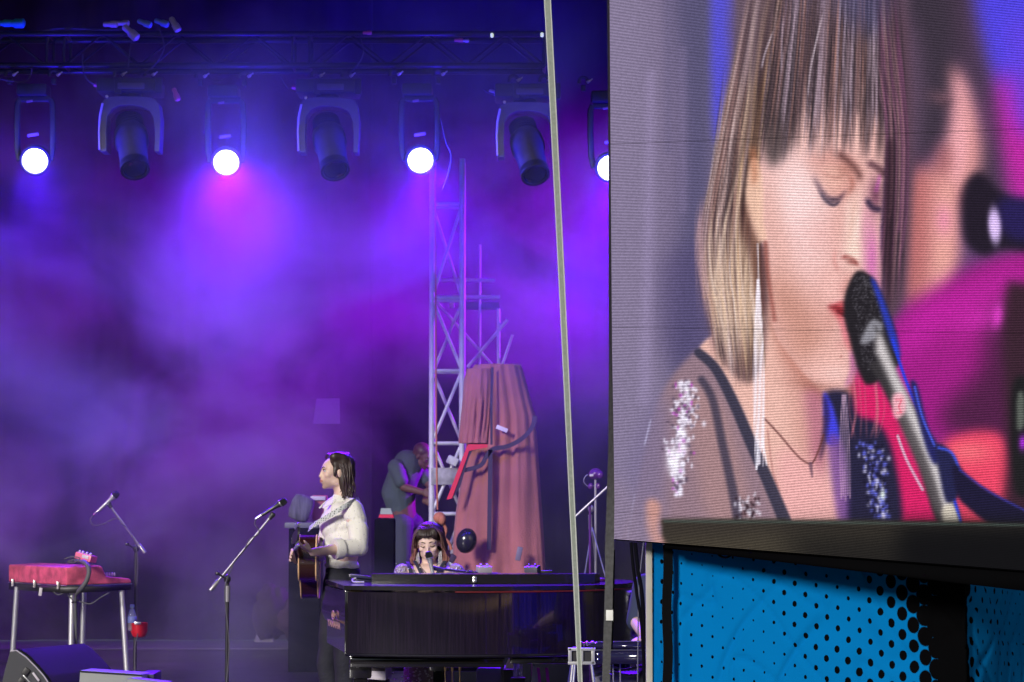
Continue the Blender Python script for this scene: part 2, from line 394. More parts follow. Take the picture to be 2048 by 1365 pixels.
def paint_picture():
    rg = random.Random(11)
    c = Paint(1210, -70, 2230, 1260, 2.0, (118, 102, 132))
    # far background, left part
    c.poly([(1200, -90), (1300, -90), (1320, 600), (1330, 1260), (1200, 1260)], (138, 122, 150), 50, 0.8)
    c.poly([(1350, -90), (1440, -90), (1425, 300), (1400, 700), (1350, 760), (1370, 300)], (82, 76, 112), 26, 0.85)
    c.poly([(1330, 520), (1420, 500), (1440, 700), (1390, 740), (1330, 700)], (80, 68, 112), 30, 0.6)
    c.line([(1303, 150), (1297, 500), (1290, 800)], 16, (158, 138, 176), 0.45, 26, soft=18)
    c.line([(1366, 100), (1368, 420)], 10, (150, 128, 166), 0.3, soft=16)
    c.line([(1336, -20), (1338, 300)], 14, (100, 90, 125), 0.4, soft=16)
    # background right
    c.poly([(1720, -90), (2260, -90), (2260, 1260), (1700, 1260)], (96, 62, 108), 20)
    c.poly([(1432, -90), (1520, -90), (1455, 180), (1436, 290), (1424, 200)], (84, 76, 212), 11)
    c.poly([(1740, -90), (1850, -90), (1812, 30), (1790, 110), (1764, 60)], (82, 66, 226), 10)
    c.poly([(1930, -90), (2260, -90), (2260, 300), (2060, 280), (1990, 170), (1955, 60)], (78, 62, 232), 26)
    c.poly([(1985, 170), (2080, 150), (2260, 200), (2260, 460), (2040, 440), (2000, 330)], (205, 28, 165), 30, 0.92)
    c.poly([(2010, 60), (2090, 60), (2100, 250), (2040, 250)], (98, 60, 235), 30, 0.8)
    # blurred second player behind
    c.poly([(1800, -90), (1930, -90), (1950, 60), (1985, 190), (2000, 330), (2010, 420), (1960, 470), (1930, 380), (1965, 260), (1935, 170), (1905, 120), (1900, 250), (1850, 330), (1800, 340), (1780, 150)], (70, 50, 70), 26)
    c.poly([(1825, -60), (1890, -60), (1908, 120), (1888, 260), (1830, 300), (1806, 150)], (58, 46, 60), 26)
    c.poly([(1790, 40), (1830, 60), (1848, 180), (1836, 300), (1790, 340), (1768, 200)], (118, 84, 112), 28, 0.6)
    c.poly([(1905, 128), (1934, 170), (1956, 240), (1964, 310), (1950, 370), (1926, 400), (1920, 520), (1890, 590), (1826, 600), (1806, 470), (1822, 360), (1868, 330), (1900, 260), (1906, 190)], (222, 142, 132), 20)
    c.poly([(1914, 150), (1930, 190), (1938, 300), (1910, 380), (1904, 300), (1912, 220)], (250, 170, 176), 16, 0.75)
    c.poly([(1884, 380), (1906, 390), (1900, 560), (1870, 580), (1866, 460)], (246, 172, 150), 18, 0.6)
    c.poly([(1822, 350), (1858, 345), (1850, 600), (1810, 610), (1804, 440)], (176, 86, 84), 24, 0.7)
    c.poly([(1876, 290), (1904, 300), (1900, 340), (1870, 350)], (150, 78, 84), 16, 0.6)
    c.blob(1888, 440, 16, 30, (236, 120, 170), 0.5); c.blob(1936, 400, 18, 24, (140, 70, 80), 0.5)
    # magenta jacket and stage light
    c.poly([(1780, 650), (1840, 600), (1930, 540), (2040, 500), (2260, 460), (2260, 900), (1930, 900), (1830, 860), (1760, 780)], (168, 20, 132), 24)
    c.poly([(1830, 620), (1960, 570), (2040, 540), (2040, 580), (1900, 650), (1800, 720)], (205, 24, 165), 26, 0.8)
    c.poly([(1960, 560), (2100, 560), (2180, 700), (2000, 720)], (188, 26, 150), 30, 0.7)
    c.poly([(2000, 610), (2260, 560), (2260, 900), (1960, 890), (1880, 830), (1960, 740)], (74, 26, 62), 32, 0.9)
    c.blob(1998, 632, 12, 24, (250, 60, 215), 0.9, 10)
    c.blob(1960, 640, 50, 24, (232, 40, 190), 0.5, -20)
    c.poly([(1700, 760), (1770, 770), (1830, 850), (1860, 900), (2020, 900), (2020, 1060), (1700, 1060)], (226, 24, 96), 16)
    c.poly([(1895, 880), (2012, 878), (2012, 1060), (1930, 1060), (1905, 960)], (244, 62, 92), 12)
    c.blob(1940, 905, 44, 22, (255, 130, 120), 0.5)
    c.poly([(2012, 590), (2060, 570), (2260, 570), (2260, 1060), (2030, 1060), (2014, 900)], (58, 30, 44), 12)
    c.poly([(2024, 780), (2060, 770), (2070, 960), (2030, 980)], (28, 26, 28), 7)
    c.poly([(2036, 790), (2048, 788), (2050, 850), (2034, 856)], (104, 110, 96), 5, 0.8)
    c.blob(2046, 886, 7, 14, (190, 40, 240), 0.9)
    # other microphone, out of focus
    c.poly([(1932, 365), (1962, 345), (1998, 380), (2040, 400), (2120, 400), (2120, 500), (2010, 500), (1968, 512), (1932, 486), (1924, 420)], (32, 22, 38), 11)
    c.poly([(2000, 400), (2080, 410), (2080, 480), (2010, 470)], (38, 26, 96), 12, 0.8)
    c.blob(1990, 452, 13, 36, (226, 190, 244), 1.0, -4, 4)
    # ---- woman: neck and chest
    c.poly([(1400, 702), (1440, 660), (1520, 600), (1660, 700), (1700, 790), (1690, 1060), (1560, 1060), (1500, 900), (1450, 770)], (236, 178, 158), 5)
    c.poly([(1535, 560), (1620, 700), (1700, 760), (1700, 810), (1640, 800), (1590, 745), (1545, 650)], (178, 100, 78), 12, 0.85)
    c.poly([(1560, 680), (1640, 770), (1660, 830), (1650, 940), (1600, 920), (1580, 800)], (206, 134, 118), 22, 0.5)
    c.poly([(1612, 780), (1652, 790), (1650, 960), (1625, 930), (1618, 860)], (172, 84, 118), 13, 0.6)
    c.poly([(1560, 900), (1640, 940), (1680, 1000), (1690, 1060), (1570, 1060)], (240, 166, 160), 16, 0.8)
    # face
    c.poly([(1510, 270), (1560, 170), (1660, 90), (1740, 140), (1772, 250), (1768, 380), (1762, 470), (1765, 560), (1748, 640), (1716, 720), (1704, 765), (1676, 786), (1640, 778), (1590, 725), (1548, 660), (1532, 560), (1522, 470), (1500, 420)], (232, 172, 158), 5)
    for x, y, rx, ry, col, al, an in ((1590, 400, 60, 95, (252, 208, 202), 0.75, 0), (1620, 500, 60, 80, (248, 196, 186), 0.7, 0), (1560, 340, 34, 60, (246, 190, 180), 0.6, 0), (1545, 420, 24, 70, (214, 146, 122), 0.45, 0),
        (1570, 600, 40, 70, (196, 126, 98), 0.55, -28), (1610, 690, 46, 50, (206, 138, 112), 0.6, -30), (1640, 620, 30, 40, (224, 156, 138), 0.4, 0), (1662, 730, 36, 34, (244, 186, 172), 0.75, 0), (1640, 775, 50, 12, (170, 104, 84), 0.6, 12),
        (1676, 450, 22, 60, (226, 158, 140), 0.55, 6), (1708, 452, 15, 62, (254, 222, 202), 0.85, 2), (1712, 512, 16, 22, (250, 204, 184), 0.8, 0), (1664, 560, 26, 34, (238, 172, 156), 0.5, 0), (1700, 575, 14, 26, (214, 134, 118), 0.6, 0),
        (1744, 520, 13, 66, (214, 92, 176), 0.75, 0), (1733, 470, 10, 60, (226, 140, 170), 0.5, 0), (1750, 610, 10, 50, (190, 70, 150), 0.6, 8), (1752, 390, 13, 34, (104, 48, 76), 0.8, 0), (1716, 700, 12, 50, (150, 70, 110), 0.5, 12)):
        c.blob(x, y, rx, ry, col, al, an)
    c.line([(1762, 346), (1752, 388)], 7, (206, 76, 186), 0.5, soft=7, fade=0.2)
    # brow, closed eye
    c.poly([(1612, 318), (1660, 300), (1706, 316), (1724, 350), (1706, 388), (1672, 400), (1636, 372)], (206, 128, 110), 15, 0.6)
    c.poly([(1640, 348), (1668, 328), (1692, 350), (1684, 378), (1660, 384)], (236, 172, 148), 13, 0.75)
    c.line([(1664, 300), (1694, 320), (1716, 344), (1722, 362)], 15, (86, 46, 44), 0.75, 9, soft=13, fade=0.2)
    c.line([(1700, 348), (1706, 372), (1694, 392)], 9, (160, 84, 66), 0.6, 5, soft=11, fade=0.3)
    c.line([(1626, 350), (1642, 380), (1658, 397), (1678, 398), (1694, 380)], 12, (80, 48, 62), 0.85, 6, soft=8, fade=0.18)
    c.line([(1640, 340), (1656, 352), (1676, 356), (1690, 350)], 5, (176, 104, 88), 0.55, soft=7, fade=0.25)
    c.line([(1638, 380), (1652, 401), (1668, 411), (1684, 400)], 9, (44, 32, 54), 0.95, 4, soft=5, fade=0.2)
    c.blob(1664, 402, 13, 7, (50, 36, 56), 0.7)
    c.blob(1600, 420, 60, 90, (255, 206, 200), 0.35); c.blob(1690, 340, 16, 14, (150, 84, 66), 0.35)
    c.line([(1736, 326), (1756, 336), (1772, 352)], 14, (74, 38, 50), 0.7, soft=10, fade=0.2)
    c.line([(1734, 398), (1746, 416), (1764, 420)], 12, (52, 34, 62), 0.85, soft=8, fade=0.2)
    # nose and mouth
    c.line([(1712, 380), (1706, 440), (1696, 500)], 10, (220, 150, 128), 0.45, soft=14, fade=0.3)
    c.line([(1684, 516), (1696, 514), (1708, 520), (1718, 534)], 8, (150, 52, 46), 0.85, 5, soft=7, fade=0.2)
    c.blob(1704, 524, 11, 6, (120, 34, 30), 0.7, 20)
    c.line([(1672, 496), (1670, 524), (1680, 546)], 7, (222, 140, 126), 0.6, soft=9, fade=0.3)
    c.blob(1706, 500, 14, 20, (252, 214, 190), 0.6)
    c.poly([(1650, 560), (1690, 560), (1690, 600), (1656, 606)], (246, 184, 170), 14, 0.7)
    c.poly([(1660, 616), (1680, 603), (1704, 604), (1712, 650), (1706, 700), (1694, 690), (1684, 650)], (204, 66, 72), 6, 0.9)
    c.poly([(1654, 614), (1676, 613), (1700, 627), (1694, 634), (1674, 622)], (128, 20, 28), 4, 0.9)
    c.poly([(1682, 636), (1700, 640), (1706, 696), (1690, 680)], (240, 132, 138), 6, 0.9)
    c.line([(1672, 622), (1690, 632), (1702, 636)], 5, (92, 16, 26), 0.8, soft=4, fade=0.15)
    c.line([(1664, 606), (1680, 598), (1698, 600)], 5, (250, 190, 180), 0.6, soft=5, fade=0.2)
    c.poly([(1640, 690), (1690, 696), (1696, 760), (1660, 774), (1630, 740)], (240, 178, 160), 16, 0.6)
    c.line([(1704, 700), (1706, 740), (1692, 776)], 10, (164, 50, 140), 0.45, soft=9, fade=0.2)
    c.blob(1683, 714, 2.4, 2.4, (170, 90, 80), 0.6)
    # ---- hair, back mass
    hairL = [(1500, -90), (1478, 60), (1455, 190), (1438, 290), (1420, 370), (1402, 450), (1399, 530), (1408, 600), (1424, 660), (1442, 712), (1470, 750), (1500, 766), (1524, 730), (1536, 640), (1534, 540), (1514, 480), (1498, 420), (1504, 320), (1518, 200), (1560, 100), (1660, 40), (1740, 60), (1790, -90)]
    c.poly(hairL, (124, 90, 88), 6)
    c.poly([(1500, -90), (1800, -90), (1800, 60), (1770, 130), (1690, 150), (1600, 120), (1530, 170), (1470, 180)], (104, 82, 96), 16)
    c.poly([(1740, -90), (1800, -60), (1822, 120), (1826, 300), (1822, 460), (1806, 600), (1776, 634), (1768, 560), (1772, 440), (1778, 350), (1768, 250), (1744, 130)], (90, 62, 76), 9)
    # fringe
    c.poly([(1560, 60), (1780, 40), (1786, 190), (1770, 232), (1700, 222), (1630, 214), (1580, 236), (1540, 240)], (84, 62, 72), 18, 0.9)
    c.poly([(1545, 110), (1590, 80), (1616, 120), (1610, 200), (1588, 270), (1560, 326), (1540, 332), (1524, 290), (1518, 230), (1524, 160)], (50, 42, 44), 14, 0.8)
    for x0, x1, w0, w1, yb in ((1622, 1596, 20, 6, 300), (1648, 1622, 20, 7, 318), (1676, 1656, 22, 7, 310), (1702, 1688, 26, 8, 316), (1744, 1730, 36, 16, 322), (1768, 1758, 22, 12, 330), (1606, 1566, 26, 12, 330), (1664, 1640, 12, 4, 325), (1690, 1670, 12, 4, 300)):
        c.line([(x0, 90), ((x0 * 0.55 + x1 * 0.45), 200), (x1, yb)], w0, (76, 54, 56), 0.7, w1, soft=9, fade=0.2)
    for x0, x1, w0, w1 in ((1616, 1600, 9, 14), (1656, 1638, 10, 14), (1684, 1672, 9, 12), (1726, 1712, 16, 13), (1634, 1612, 6, 8)):
        c.line([(x0, 150), ((x0 + x1) / 2, 240), (x1, 322)], w0, (240, 184, 168), 0.8, w1, soft=7, fade=0.28)
    # strands: left curtain of hair
    for k in range(620):
        t = rg.random() ** 0.9; w_ = rg.gauss(0, 2.5); x0 = 1504 + t * 66 + w_; xm = 1440 + t * 74 + w_; xl = 1403 + t * 116 + w_; xe = 1436 + t * 92 + rg.gauss(0, 5); ye = 630 + rg.random() ** 0.7 * 135 + (20 if 0.3 < t < 0.8 else -10)
        tone = rg.random() + 0.25 * math.sin(t * 21 + 1.3)
        if tone < 0.30: col = (48, 34, 40)
        elif tone < 0.55: col = (104, 72, 66)
        elif tone < 0.80: col = (186, 136, 120) if t < 0.6 else (176, 126, 84)
        else: col = (240, 208, 200) if t < 0.5 else (232, 188, 140)
        ys = -80 + rg.random() * 420; f0 = max(0.0, (ys + 80) / 360.0)
        pts = [(x0 + 8, -80), (xm + (x0 - 1502) * 0.1, 280), (xl, 470), (xl + (xe - xl) * 0.3, 600), (xe, ye)]
        if ys > 120: pts = [(xm + 2, ys)] + pts[2:]
        c.line(pts, 0.9 + rg.random() * 1.6, col, 0.25 + 0.45 * rg.random(), soft=1.7, fade=0.15)
    for x0, xm, xl, xe, wd, col, a in ((1512, 1492, 1446, 1452, 6, (252, 212, 176), 0.55), (1520, 1500, 1470, 1486, 6, (238, 202, 194), 0.45), (1500, 1460, 1412, 1440, 6, (214, 160, 150), 0.4), (1532, 1506, 1490, 1500, 6, (214, 166, 120), 0.45), (1540, 1514, 1474, 1470, 12, (58, 38, 36), 0.55), (1526, 1496, 1436, 1450, 10, (66, 46, 46), 0.5), (1510, 1474, 1424, 1444, 7, (60, 42, 46), 0.4), (1546, 1518, 1502, 1510, 8, (70, 46, 40), 0.55)):
        c.line([(x0, -60), (xm, 250), (xl, 480), ((xl + xe) / 2, 610), (xe, 710)], wd, col, a, wd * 0.6, soft=6, fade=0.18)
    c.poly([(1500, -90), (1580, -90), (1560, 60), (1530, 150), (1480, 150)], (96, 74, 88), 24, 0.45)
    c.poly([(1396, 460), (1420, 420), (1424, 620), (1440, 700), (1424, 690), (1404, 600)], (96, 70, 92), 10, 0.35)
    for k in range(150):
        t = rg.random(); xl = 1406 + t * 108; xe = 1438 + t * 82 + rg.gauss(0, 5); ys = 400 + rg.random() * 140; ye = 660 + rg.random() * 90
        col = (236, 196, 160) if rg.random() < 0.5 else ((206, 156, 116) if rg.random() < 0.6 else (242, 214, 200))
        c.line([(xl + 4, ys), (xl, ys + 60), (xl * 0.6 + xe * 0.4, 600), (xe, ye)], 1.0 + rg.random() * 2.0, col, 0.25 + 0.3 * rg.random(), soft=2, fade=0.25)
    for k in range(26):
        x = 1396 + rg.random() * 14; c.line([(x + rg.gauss(0, 3), 380 + rg.random() * 60), (x - 3 + rg.gauss(0, 4), 500), (x + 14 + rg.gauss(0, 6), 640)], 1.2, (196, 150, 150), 0.35, soft=2, fade=0.3)
    # ear edge and shadow by the cheek
    c.poly([(1500, 330), (1514, 318), (1526, 360), (1528, 440), (1534, 478), (1514, 484), (1498, 440), (1492, 390)], (246, 192, 160), 5, 0.9)
    c.poly([(1502, 300), (1512, 300), (1516, 350), (1506, 372)], (190, 110, 70), 6, 0.7)
    c.poly([(1490, 400), (1502, 440), (1520, 486), (1534, 500), (1530, 620), (1516, 620), (1500, 520), (1484, 460)], (84, 44, 40), 8, 0.6)
    c.line([(1532, 486), (1538, 560), (1550, 640)], 8, (150, 74, 62), 0.7, soft=7)
    # strands: crown and fringe
    for k in range(620):
        t = rg.random(); x0 = 1556 + t * 218; drift = -44 + 42 * t; y0 = -80 + rg.random() * 200; y1 = 150 + rg.random() * 130 + (60 if rg.random() < 0.35 else 0)
        if y0 > y1 - 60: continue
        tone = rg.random() + 0.22 * math.sin(t * 26); top = y0 < 60
        col = (186, 156, 168) if tone < 0.22 else ((42, 32, 38) if tone < 0.62 else ((104, 76, 80) if tone < 0.85 else (176, 120, 104)))
        xa = x0 + drift * max(0, y0) / 330; xb = x0 + drift * y1 / 330
        c.line([(xa, y0), ((xa + xb) / 2 + rg.gauss(0, 1.5), (y0 + y1) / 2), (xb, y1)], 0.9 + rg.random() * 1.7, col, 0.28 + 0.42 * rg.random(), soft=1.7, fade=0.22)
    c.line([(1648, 20), (1632, 90), (1622, 140), (1616, 200)], 3.2, (226, 200, 206), 0.8, 2, soft=2, fade=0.2)
    c.line([(1568, 30), (1564, 90), (1564, 150)], 3, (196, 172, 190), 0.6, soft=2, fade=0.2)
    c.line([(1548, 60), (1530, 110), (1524, 140)], 3, (214, 192, 202), 0.7, soft=2, fade=0.2)
    c.poly([(1680, -40), (1780, -40), (1770, 60), (1700, 50)], (60, 62, 110), 26, 0.5)
    # strands: right side
    for k in range(90):
        t = rg.random(); x0 = 1768 + t * 46; tone = rg.random()
        col = (128, 70, 104) if tone < 0.3 else ((170, 116, 120) if tone < 0.42 else (52, 36, 46))
        y0 = -60 + rg.random() * 260; y1 = 420 + rg.random() * 200
        c.line([(x0 - 16, y0), (x0 + 4, 260), (x0 + 2, 420), (x0 - 8, y1)], 1.4 + rg.random() * 2.6, col, 0.3 + 0.4 * rg.random(), soft=2.4, fade=0.15)
    c.poly([(1772, 300), (1790, 300), (1786, 520), (1776, 620), (1768, 500)], (44, 22, 34), 7, 0.7)
    # ---- dress: sheer sleeve and straps
    c.poly([(1404, 702), (1368, 726), (1338, 764), (1312, 820), (1292, 900), (1276, 980), (1266, 1120), (1580, 1120), (1572, 1050), (1532, 950), (1496, 850), (1452, 760)], (150, 116, 124), 7, 0.95)
    c.poly([(1260, 900), (1330, 790), (1330, 1000), (1310, 1120), (1250, 1120)], (124, 108, 142), 20, 0.7)
    c.poly([(1380, 780), (1440, 800), (1476, 900), (1500, 1040), (1420, 1040), (1390, 900)], (176, 130, 124), 16, 0.7)
    c.line([(1398, 706), (1432, 738), (1468, 806), (1500, 880), (1540, 970), (1574, 1050)], 18, (56, 52, 72), 0.95, 26, soft=5)
    c.line([(1404, 760), (1426, 800), (1446, 890), (1466, 980), (1478, 1046)], 15, (64, 56, 76), 0.85, 20, soft=8)
    c.line([(1302, 842), (1290, 890)], 3, (190, 180, 214), 0.7, soft=2)
    c.line([(1270, 990), (1256, 1080)], 3, (176, 166, 206), 0.5, soft=3)
    for k in range(330):
        t = rg.random(); yy = 764 + t * 226; wdt = 30 * math.sin(math.pi * min(1, 0.15 + t * 0.8)) ** 0.6
        if 0.40 < t < 0.47: wdt *= 0.4
        xx = 1366 + rg.gauss(0, 0.45) * wdt + (6 if t < 0.4 else -6)
        if t > 0.9: xx = 1358 + rg.gauss(0, 5)
        col = (246, 236, 250) if rg.random() < 0.6 else ((90, 70, 90) if rg.random() < 0.75 else (190, 60, 190))
        c.blob(xx, yy, 1.6 + rg.random() * 2.6, 1.8 + rg.random() * 3.6, col, 0.85)
    for x, y, r in ((1374, 780, 6), (1366, 866, 8), (1366, 896, 9), (1346, 926, 11), (1352, 942, 10), (1344, 906, 8), (1356, 910, 8)): c.blob(x, y, r, r * 1.3, (255, 246, 255), 0.9)
    for k in range(70):
        xx = 1496 + rg.gauss(0, 11); yy = 1018 + rg.gauss(0, 14); c.blob(xx, yy, 1.6 + rg.random() * 2, 2 + rg.random() * 3, (226, 216, 226) if rg.random() < 0.55 else (48, 26, 34), 0.8)
    # dark right half of the dress, blue light on the neck side
    c.poly([(1650, 790), (1700, 786), (1716, 830), (1760, 850), (1790, 920), (1800, 1060), (1700, 1060), (1690, 960), (1672, 880)], (36, 32, 62), 6)
    c.poly([(1648, 786), (1664, 808), (1678, 860), (1676, 890), (1654, 886), (1650, 850)], (64, 62, 234), 4)
    c.poly([(1656, 880), (1690, 900), (1698, 1060), (1680, 1060)], (116, 66, 150), 6, 0.8)
    c.poly([(1650, 790), (1660, 830), (1652, 890), (1640, 920), (1646, 850)], (44, 26, 58), 5, 0.7)
    for k in range(240):
        t = rg.random(); xx = 1742 + 22 * t + rg.gauss(0, 12); yy = 885 + t * 150
        r_ = rg.random(); col = (96, 100, 220) if r_ < 0.4 else ((214, 206, 236) if r_ < 0.6 else (22, 18, 44))
        c.blob(xx, yy, 1.6 + rg.random() * 2, 2 + rg.random() * 3, col, 0.8)
    c.blob(1766, 990, 5, 9, (240, 250, 232), 0.95); c.blob(1768, 1032, 4, 6, (240, 226, 250), 0.9); c.blob(1770, 942, 4, 5, (230, 220, 250), 0.8)
    # necklace
    c.line([(1530, 838), (1560, 870), (1596, 912), (1622, 928), (1636, 906), (1648, 870)], 3.4, (104, 52, 50), 0.9, soft=2)
    c.line([(1622, 928), (1625, 954)], 8, (112, 74, 90), 0.85, 3, soft=3)
    c.line([(1536, 860), (1546, 940), (1560, 980)], 2.6, (160, 90, 84), 0.6, soft=2)
    # long beaded earrings
    for k in range(9):
        dx = (k - 4) * 2.6; c.line([(1517 + dx * 0.2, 560), (1518 + dx * 0.9, 700), (1519 + dx, 820), (1521 + dx * 0.8, 890 + rg.random() * 50)], 1.8, (255, 240, 248), 0.8, soft=1.4)
    c.line([(1516, 488), (1518, 560)], 2.4, (240, 226, 232), 0.8, soft=1.4)
    c.line([(1518, 880), (1514, 938)], 4, (250, 240, 248), 0.85, soft=2); c.line([(1526, 880), (1534, 930)], 3, (250, 240, 248), 0.8, soft=2)
    for k in range(5):
        dx = (k - 2) * 4.4; c.line([(1689 + dx * 0.4, 790), (1690 + dx, 880), (1692 + dx, 990 + rg.random() * 12)], 2, (216, 168, 190), 0.7, soft=1.6)
    for k in range(12):
        x0 = 1700 + rg.random() * 60; c.line([(x0, 740), (x0 + 6 + rg.gauss(0, 4), 820), (x0 + rg.gauss(0, 8), 880)], 2.4, (214, 110, 120), 0.45, soft=3, fade=0.2)
    for x, y, rx, ry, col, al, an in ((1596, 380, 44, 60, (255, 222, 214), 0.45, 0), (1566, 500, 22, 70, (222, 156, 134), 0.35, -8), (1640, 470, 26, 34, (234, 166, 154), 0.35, 0), (1606, 640, 30, 60, (188, 120, 96), 0.35, -30), (1686, 690, 14, 10, (222, 140, 130), 0.4, 0),
        (1672, 748, 26, 16, (250, 200, 188), 0.5, 0), (1690, 580, 12, 16, (206, 128, 116), 0.45, 0), (1660, 640, 14, 22, (214, 140, 122), 0.4, 0), (1890, 206, 12, 10, (60, 40, 52), 0.5, 0), (1884, 196, 26, 16, (150, 96, 104), 0.4, 10)):
        c.blob(x, y, rx, ry, col, al, an)
    lum = c.img @ np.array([0.3, 0.59, 0.11]); c.img = c.img * 0.90 + lum[..., None] * 0.10 + np.array([0, 3.0, 9.0]) * np.clip(lum[..., None] / 160, 0, 1)
    # ---- microphone
    c.poly([(1722, 541), (1750, 560), (1772, 606), (1792, 664), (1800, 720), (1790, 740), (1762, 760), (1734, 770), (1716, 736), (1700, 680), (1688, 630), (1690, 594), (1704, 556)], (34, 30, 36), 3)
    for k in range(420):
        u, v = rg.random(), rg.random(); yy = 552 + u * 190; xc = 1722 + (yy - 552) * 0.17; hw = 34 if yy > 590 else 14 + (yy - 552) * 0.5
        c.blob(xc + (v - 0.45) * 1.7 * hw, yy, 1.2, 1.2, (112, 108, 118), 0.6)
    c.poly([(1742, 556), (1760, 580), (1796, 680), (1800, 716), (1784, 690), (1762, 620)], (44, 60, 190), 5, 0.9)
    c.poly([(1744, 640), (1766, 650), (1758, 672), (1730, 690), (1722, 680)], (150, 148, 158), 4, 0.9)
    c.poly([(1750, 650), (1776, 700), (1800, 760), (1850, 850), (1900, 970), (1924, 1050), (1878, 1050), (1836, 930), (1792, 830), (1756, 760), (1740, 730), (1764, 710)], (54, 50, 54), 4)
    c.poly([(1760, 664), (1788, 730), (1850, 862), (1906, 1000), (1916, 1050), (1898, 1050), (1860, 940), (1806, 820), (1766, 730), (1752, 700)], (214, 206, 208), 8, 0.95)
    c.poly([(1786, 780), (1846, 900), (1892, 1040), (1884, 1050), (1840, 940), (1800, 850)], (108, 100, 104), 7, 0.6)
    c.line([(1786, 680), (1812, 760), (1850, 850), (1896, 960), (1922, 1044)], 6, (40, 62, 224), 0.95, soft=3)
    c.poly([(1786, 792), (1808, 790), (1810, 826), (1790, 836)], (244, 176, 190), 3, 0.95)
    c.line([(1792, 800), (1804, 800), (1798, 814), (1804, 826), (1794, 826)], 2, (226, 60, 90), 0.8, soft=1.4, sm=False)
    c.line([(1796, 872), (1814, 920), (1846, 980)], 5, (210, 206, 220), 0.8, soft=2)
    c.poly([(1822, 770), (1836, 772), (1856, 850), (1880, 900), (1870, 930), (1848, 880)], (36, 36, 96), 4)
    c.line([(1830, 774), (1846, 836), (1870, 892)], 4, (74, 96, 230), 0.9, soft=2)
    c.poly([(1872, 890), (1900, 900), (1922, 940), (1918, 990), (1894, 1006), (1880, 950)], (34, 34, 74), 4)
    c.line([(1878, 896), (1904, 906), (1920, 940)], 5, (62, 84, 220), 0.9, soft=3)
    c.poly([(1910, 930), (1960, 970), (2060, 1030), (2060, 1060), (2000, 1060), (1930, 1010), (1912, 980)], (26, 22, 52), 4)
    c.line([(1920, 940), (1980, 984), (2060, 1026)], 4, (52, 54, 160), 0.8, soft=3)
    c.poly([(1886, 1016), (1904, 1010), (1918, 1046), (1890, 1050)], (226, 214, 196), 3, 0.9)
    # ---- piano edge in front of her, running off to the right
    c.poly([(1322, 1037), (1480, 1038), (1760, 1041), (2048, 1046), (2240, 1050), (2240, 1300), (1340, 1300), (1328, 1120)], (54, 48, 42), 3, 1, sm=False)
    c.poly([(1340, 1075), (1500, 1070), (1740, 1060), (2240, 1056), (2240, 1300), (1330, 1300)], (68, 62, 50), 16, 0.7, sm=False)
    c.poly([(1560, 1062), (2240, 1056), (2240, 1300), (1700, 1300)], (26, 24, 22), 40, 0.9, sm=False)
    c.poly([(1800, 1054), (2240, 1054), (2240, 1300), (1800, 1300)], (6, 6, 8), 30, 0.95, sm=False)
    c.line([(1330, 1043), (1700, 1046), (2060, 1051)], 5, (70, 84, 78), 0.7, soft=3)
    c.poly([(1296, 1000), (1322, 1010), (1318, 1060), (1336, 1100), (1308, 1100), (1292, 1050)], (206, 150, 138), 7, 0.9)
    c.poly([(1216, 960), (1262, 980), (1290, 1040), (1306, 1110), (1216, 1110)], (140, 124, 148), 20, 0.7)
    return c
# ================================================================ LED wall
SBL = P(1228, 1078, 13.0); SBR0 = P(2048, 1141, 11.64); STL0 = P(1219, 0, 13.0)
su = (SBR0 - SBL); su_len = su.length; su.normalize()
up0 = (STL0 - SBL); sv = up0.normalized()
SW = su_len * 1.16; SH = up0.length * 1.10; sn = su.cross(sv).normalized()      # normal towards the camera side
if sn.y > 0: sn = -sn
def led_material():
    m = bpy.data.materials.new('led_picture'); m.use_nodes = True; t = m.node_tree; b = t.nodes['Principled BSDF']; L = t.links.new
    b.inputs['Base Color'].default_value = (0.004, 0.004, 0.005, 1); b.inputs['Roughness'].default_value = 0.7; b.inputs['Specular IOR Level'].default_value = 0.02
    at = t.nodes.new('ShaderNodeAttribute'); at.attribute_name = 'picture'
    uv = t.nodes.new('ShaderNodeUVMap'); sp = t.nodes.new('ShaderNodeSeparateXYZ'); L(uv.outputs[0], sp.inputs[0])
    def mth(op, a, b_=None, c_=None):
        n = t.nodes.new('ShaderNodeMath'); n.operation = op
        for i, x in enumerate((a, b_, c_)):
            if x is None: continue
            if isinstance(x, (int, float)): n.inputs[i].default_value = x
            else: L(x, n.inputs[i])
        return n.outputs[0]
    row = mth('SINE', mth('MULTIPLY', sp.outputs[1], 2 * math.pi / LED_PITCH))
    colw = mth('SINE', mth('MULTIPLY', sp.outputs[0], 2 * math.pi / (LED_PITCH * 1.0)))
    k = mth('ADD', mth('MULTIPLY', row, 0.85), 1.0)
    k = mth('ADD', k, mth('MULTIPLY', colw, 0.08))
    # cabinet seams
    seam = mth('LESS_THAN', mth('ABSOLUTE', mth('SUBTRACT', mth('FRACT', mth('MULTIPLY', mth('SUBTRACT', sp.outputs[1], 0.62), 1 / 0.96)), 0.5)), 0.0018)
    k = mth('MULTIPLY', k, mth('SUBTRACT', 1.0, mth('MULTIPLY', seam, 0.45)))
    nz = t.nodes.new('ShaderNodeTexWhiteNoise'); nz.noise_dimensions = '2D'
    sc_ = t.nodes.new('ShaderNodeVectorMath'); sc_.operation = 'SNAP'; sc_.inputs[1].default_value = (LED_PITCH, LED_PITCH, LED_PITCH); L(uv.outputs[0], sc_.inputs[0]); L(sc_.outputs[0], nz.inputs[0])
    k = mth('MULTIPLY', k, mth('ADD', 0.90, mth('MULTIPLY', nz.outputs[0], 0.2)))
    L(at.outputs['Color'], b.inputs['Emission Color']); L(mth('MULTIPLY', k, LED_GAIN), b.inputs['Emission Strength'])
    return m
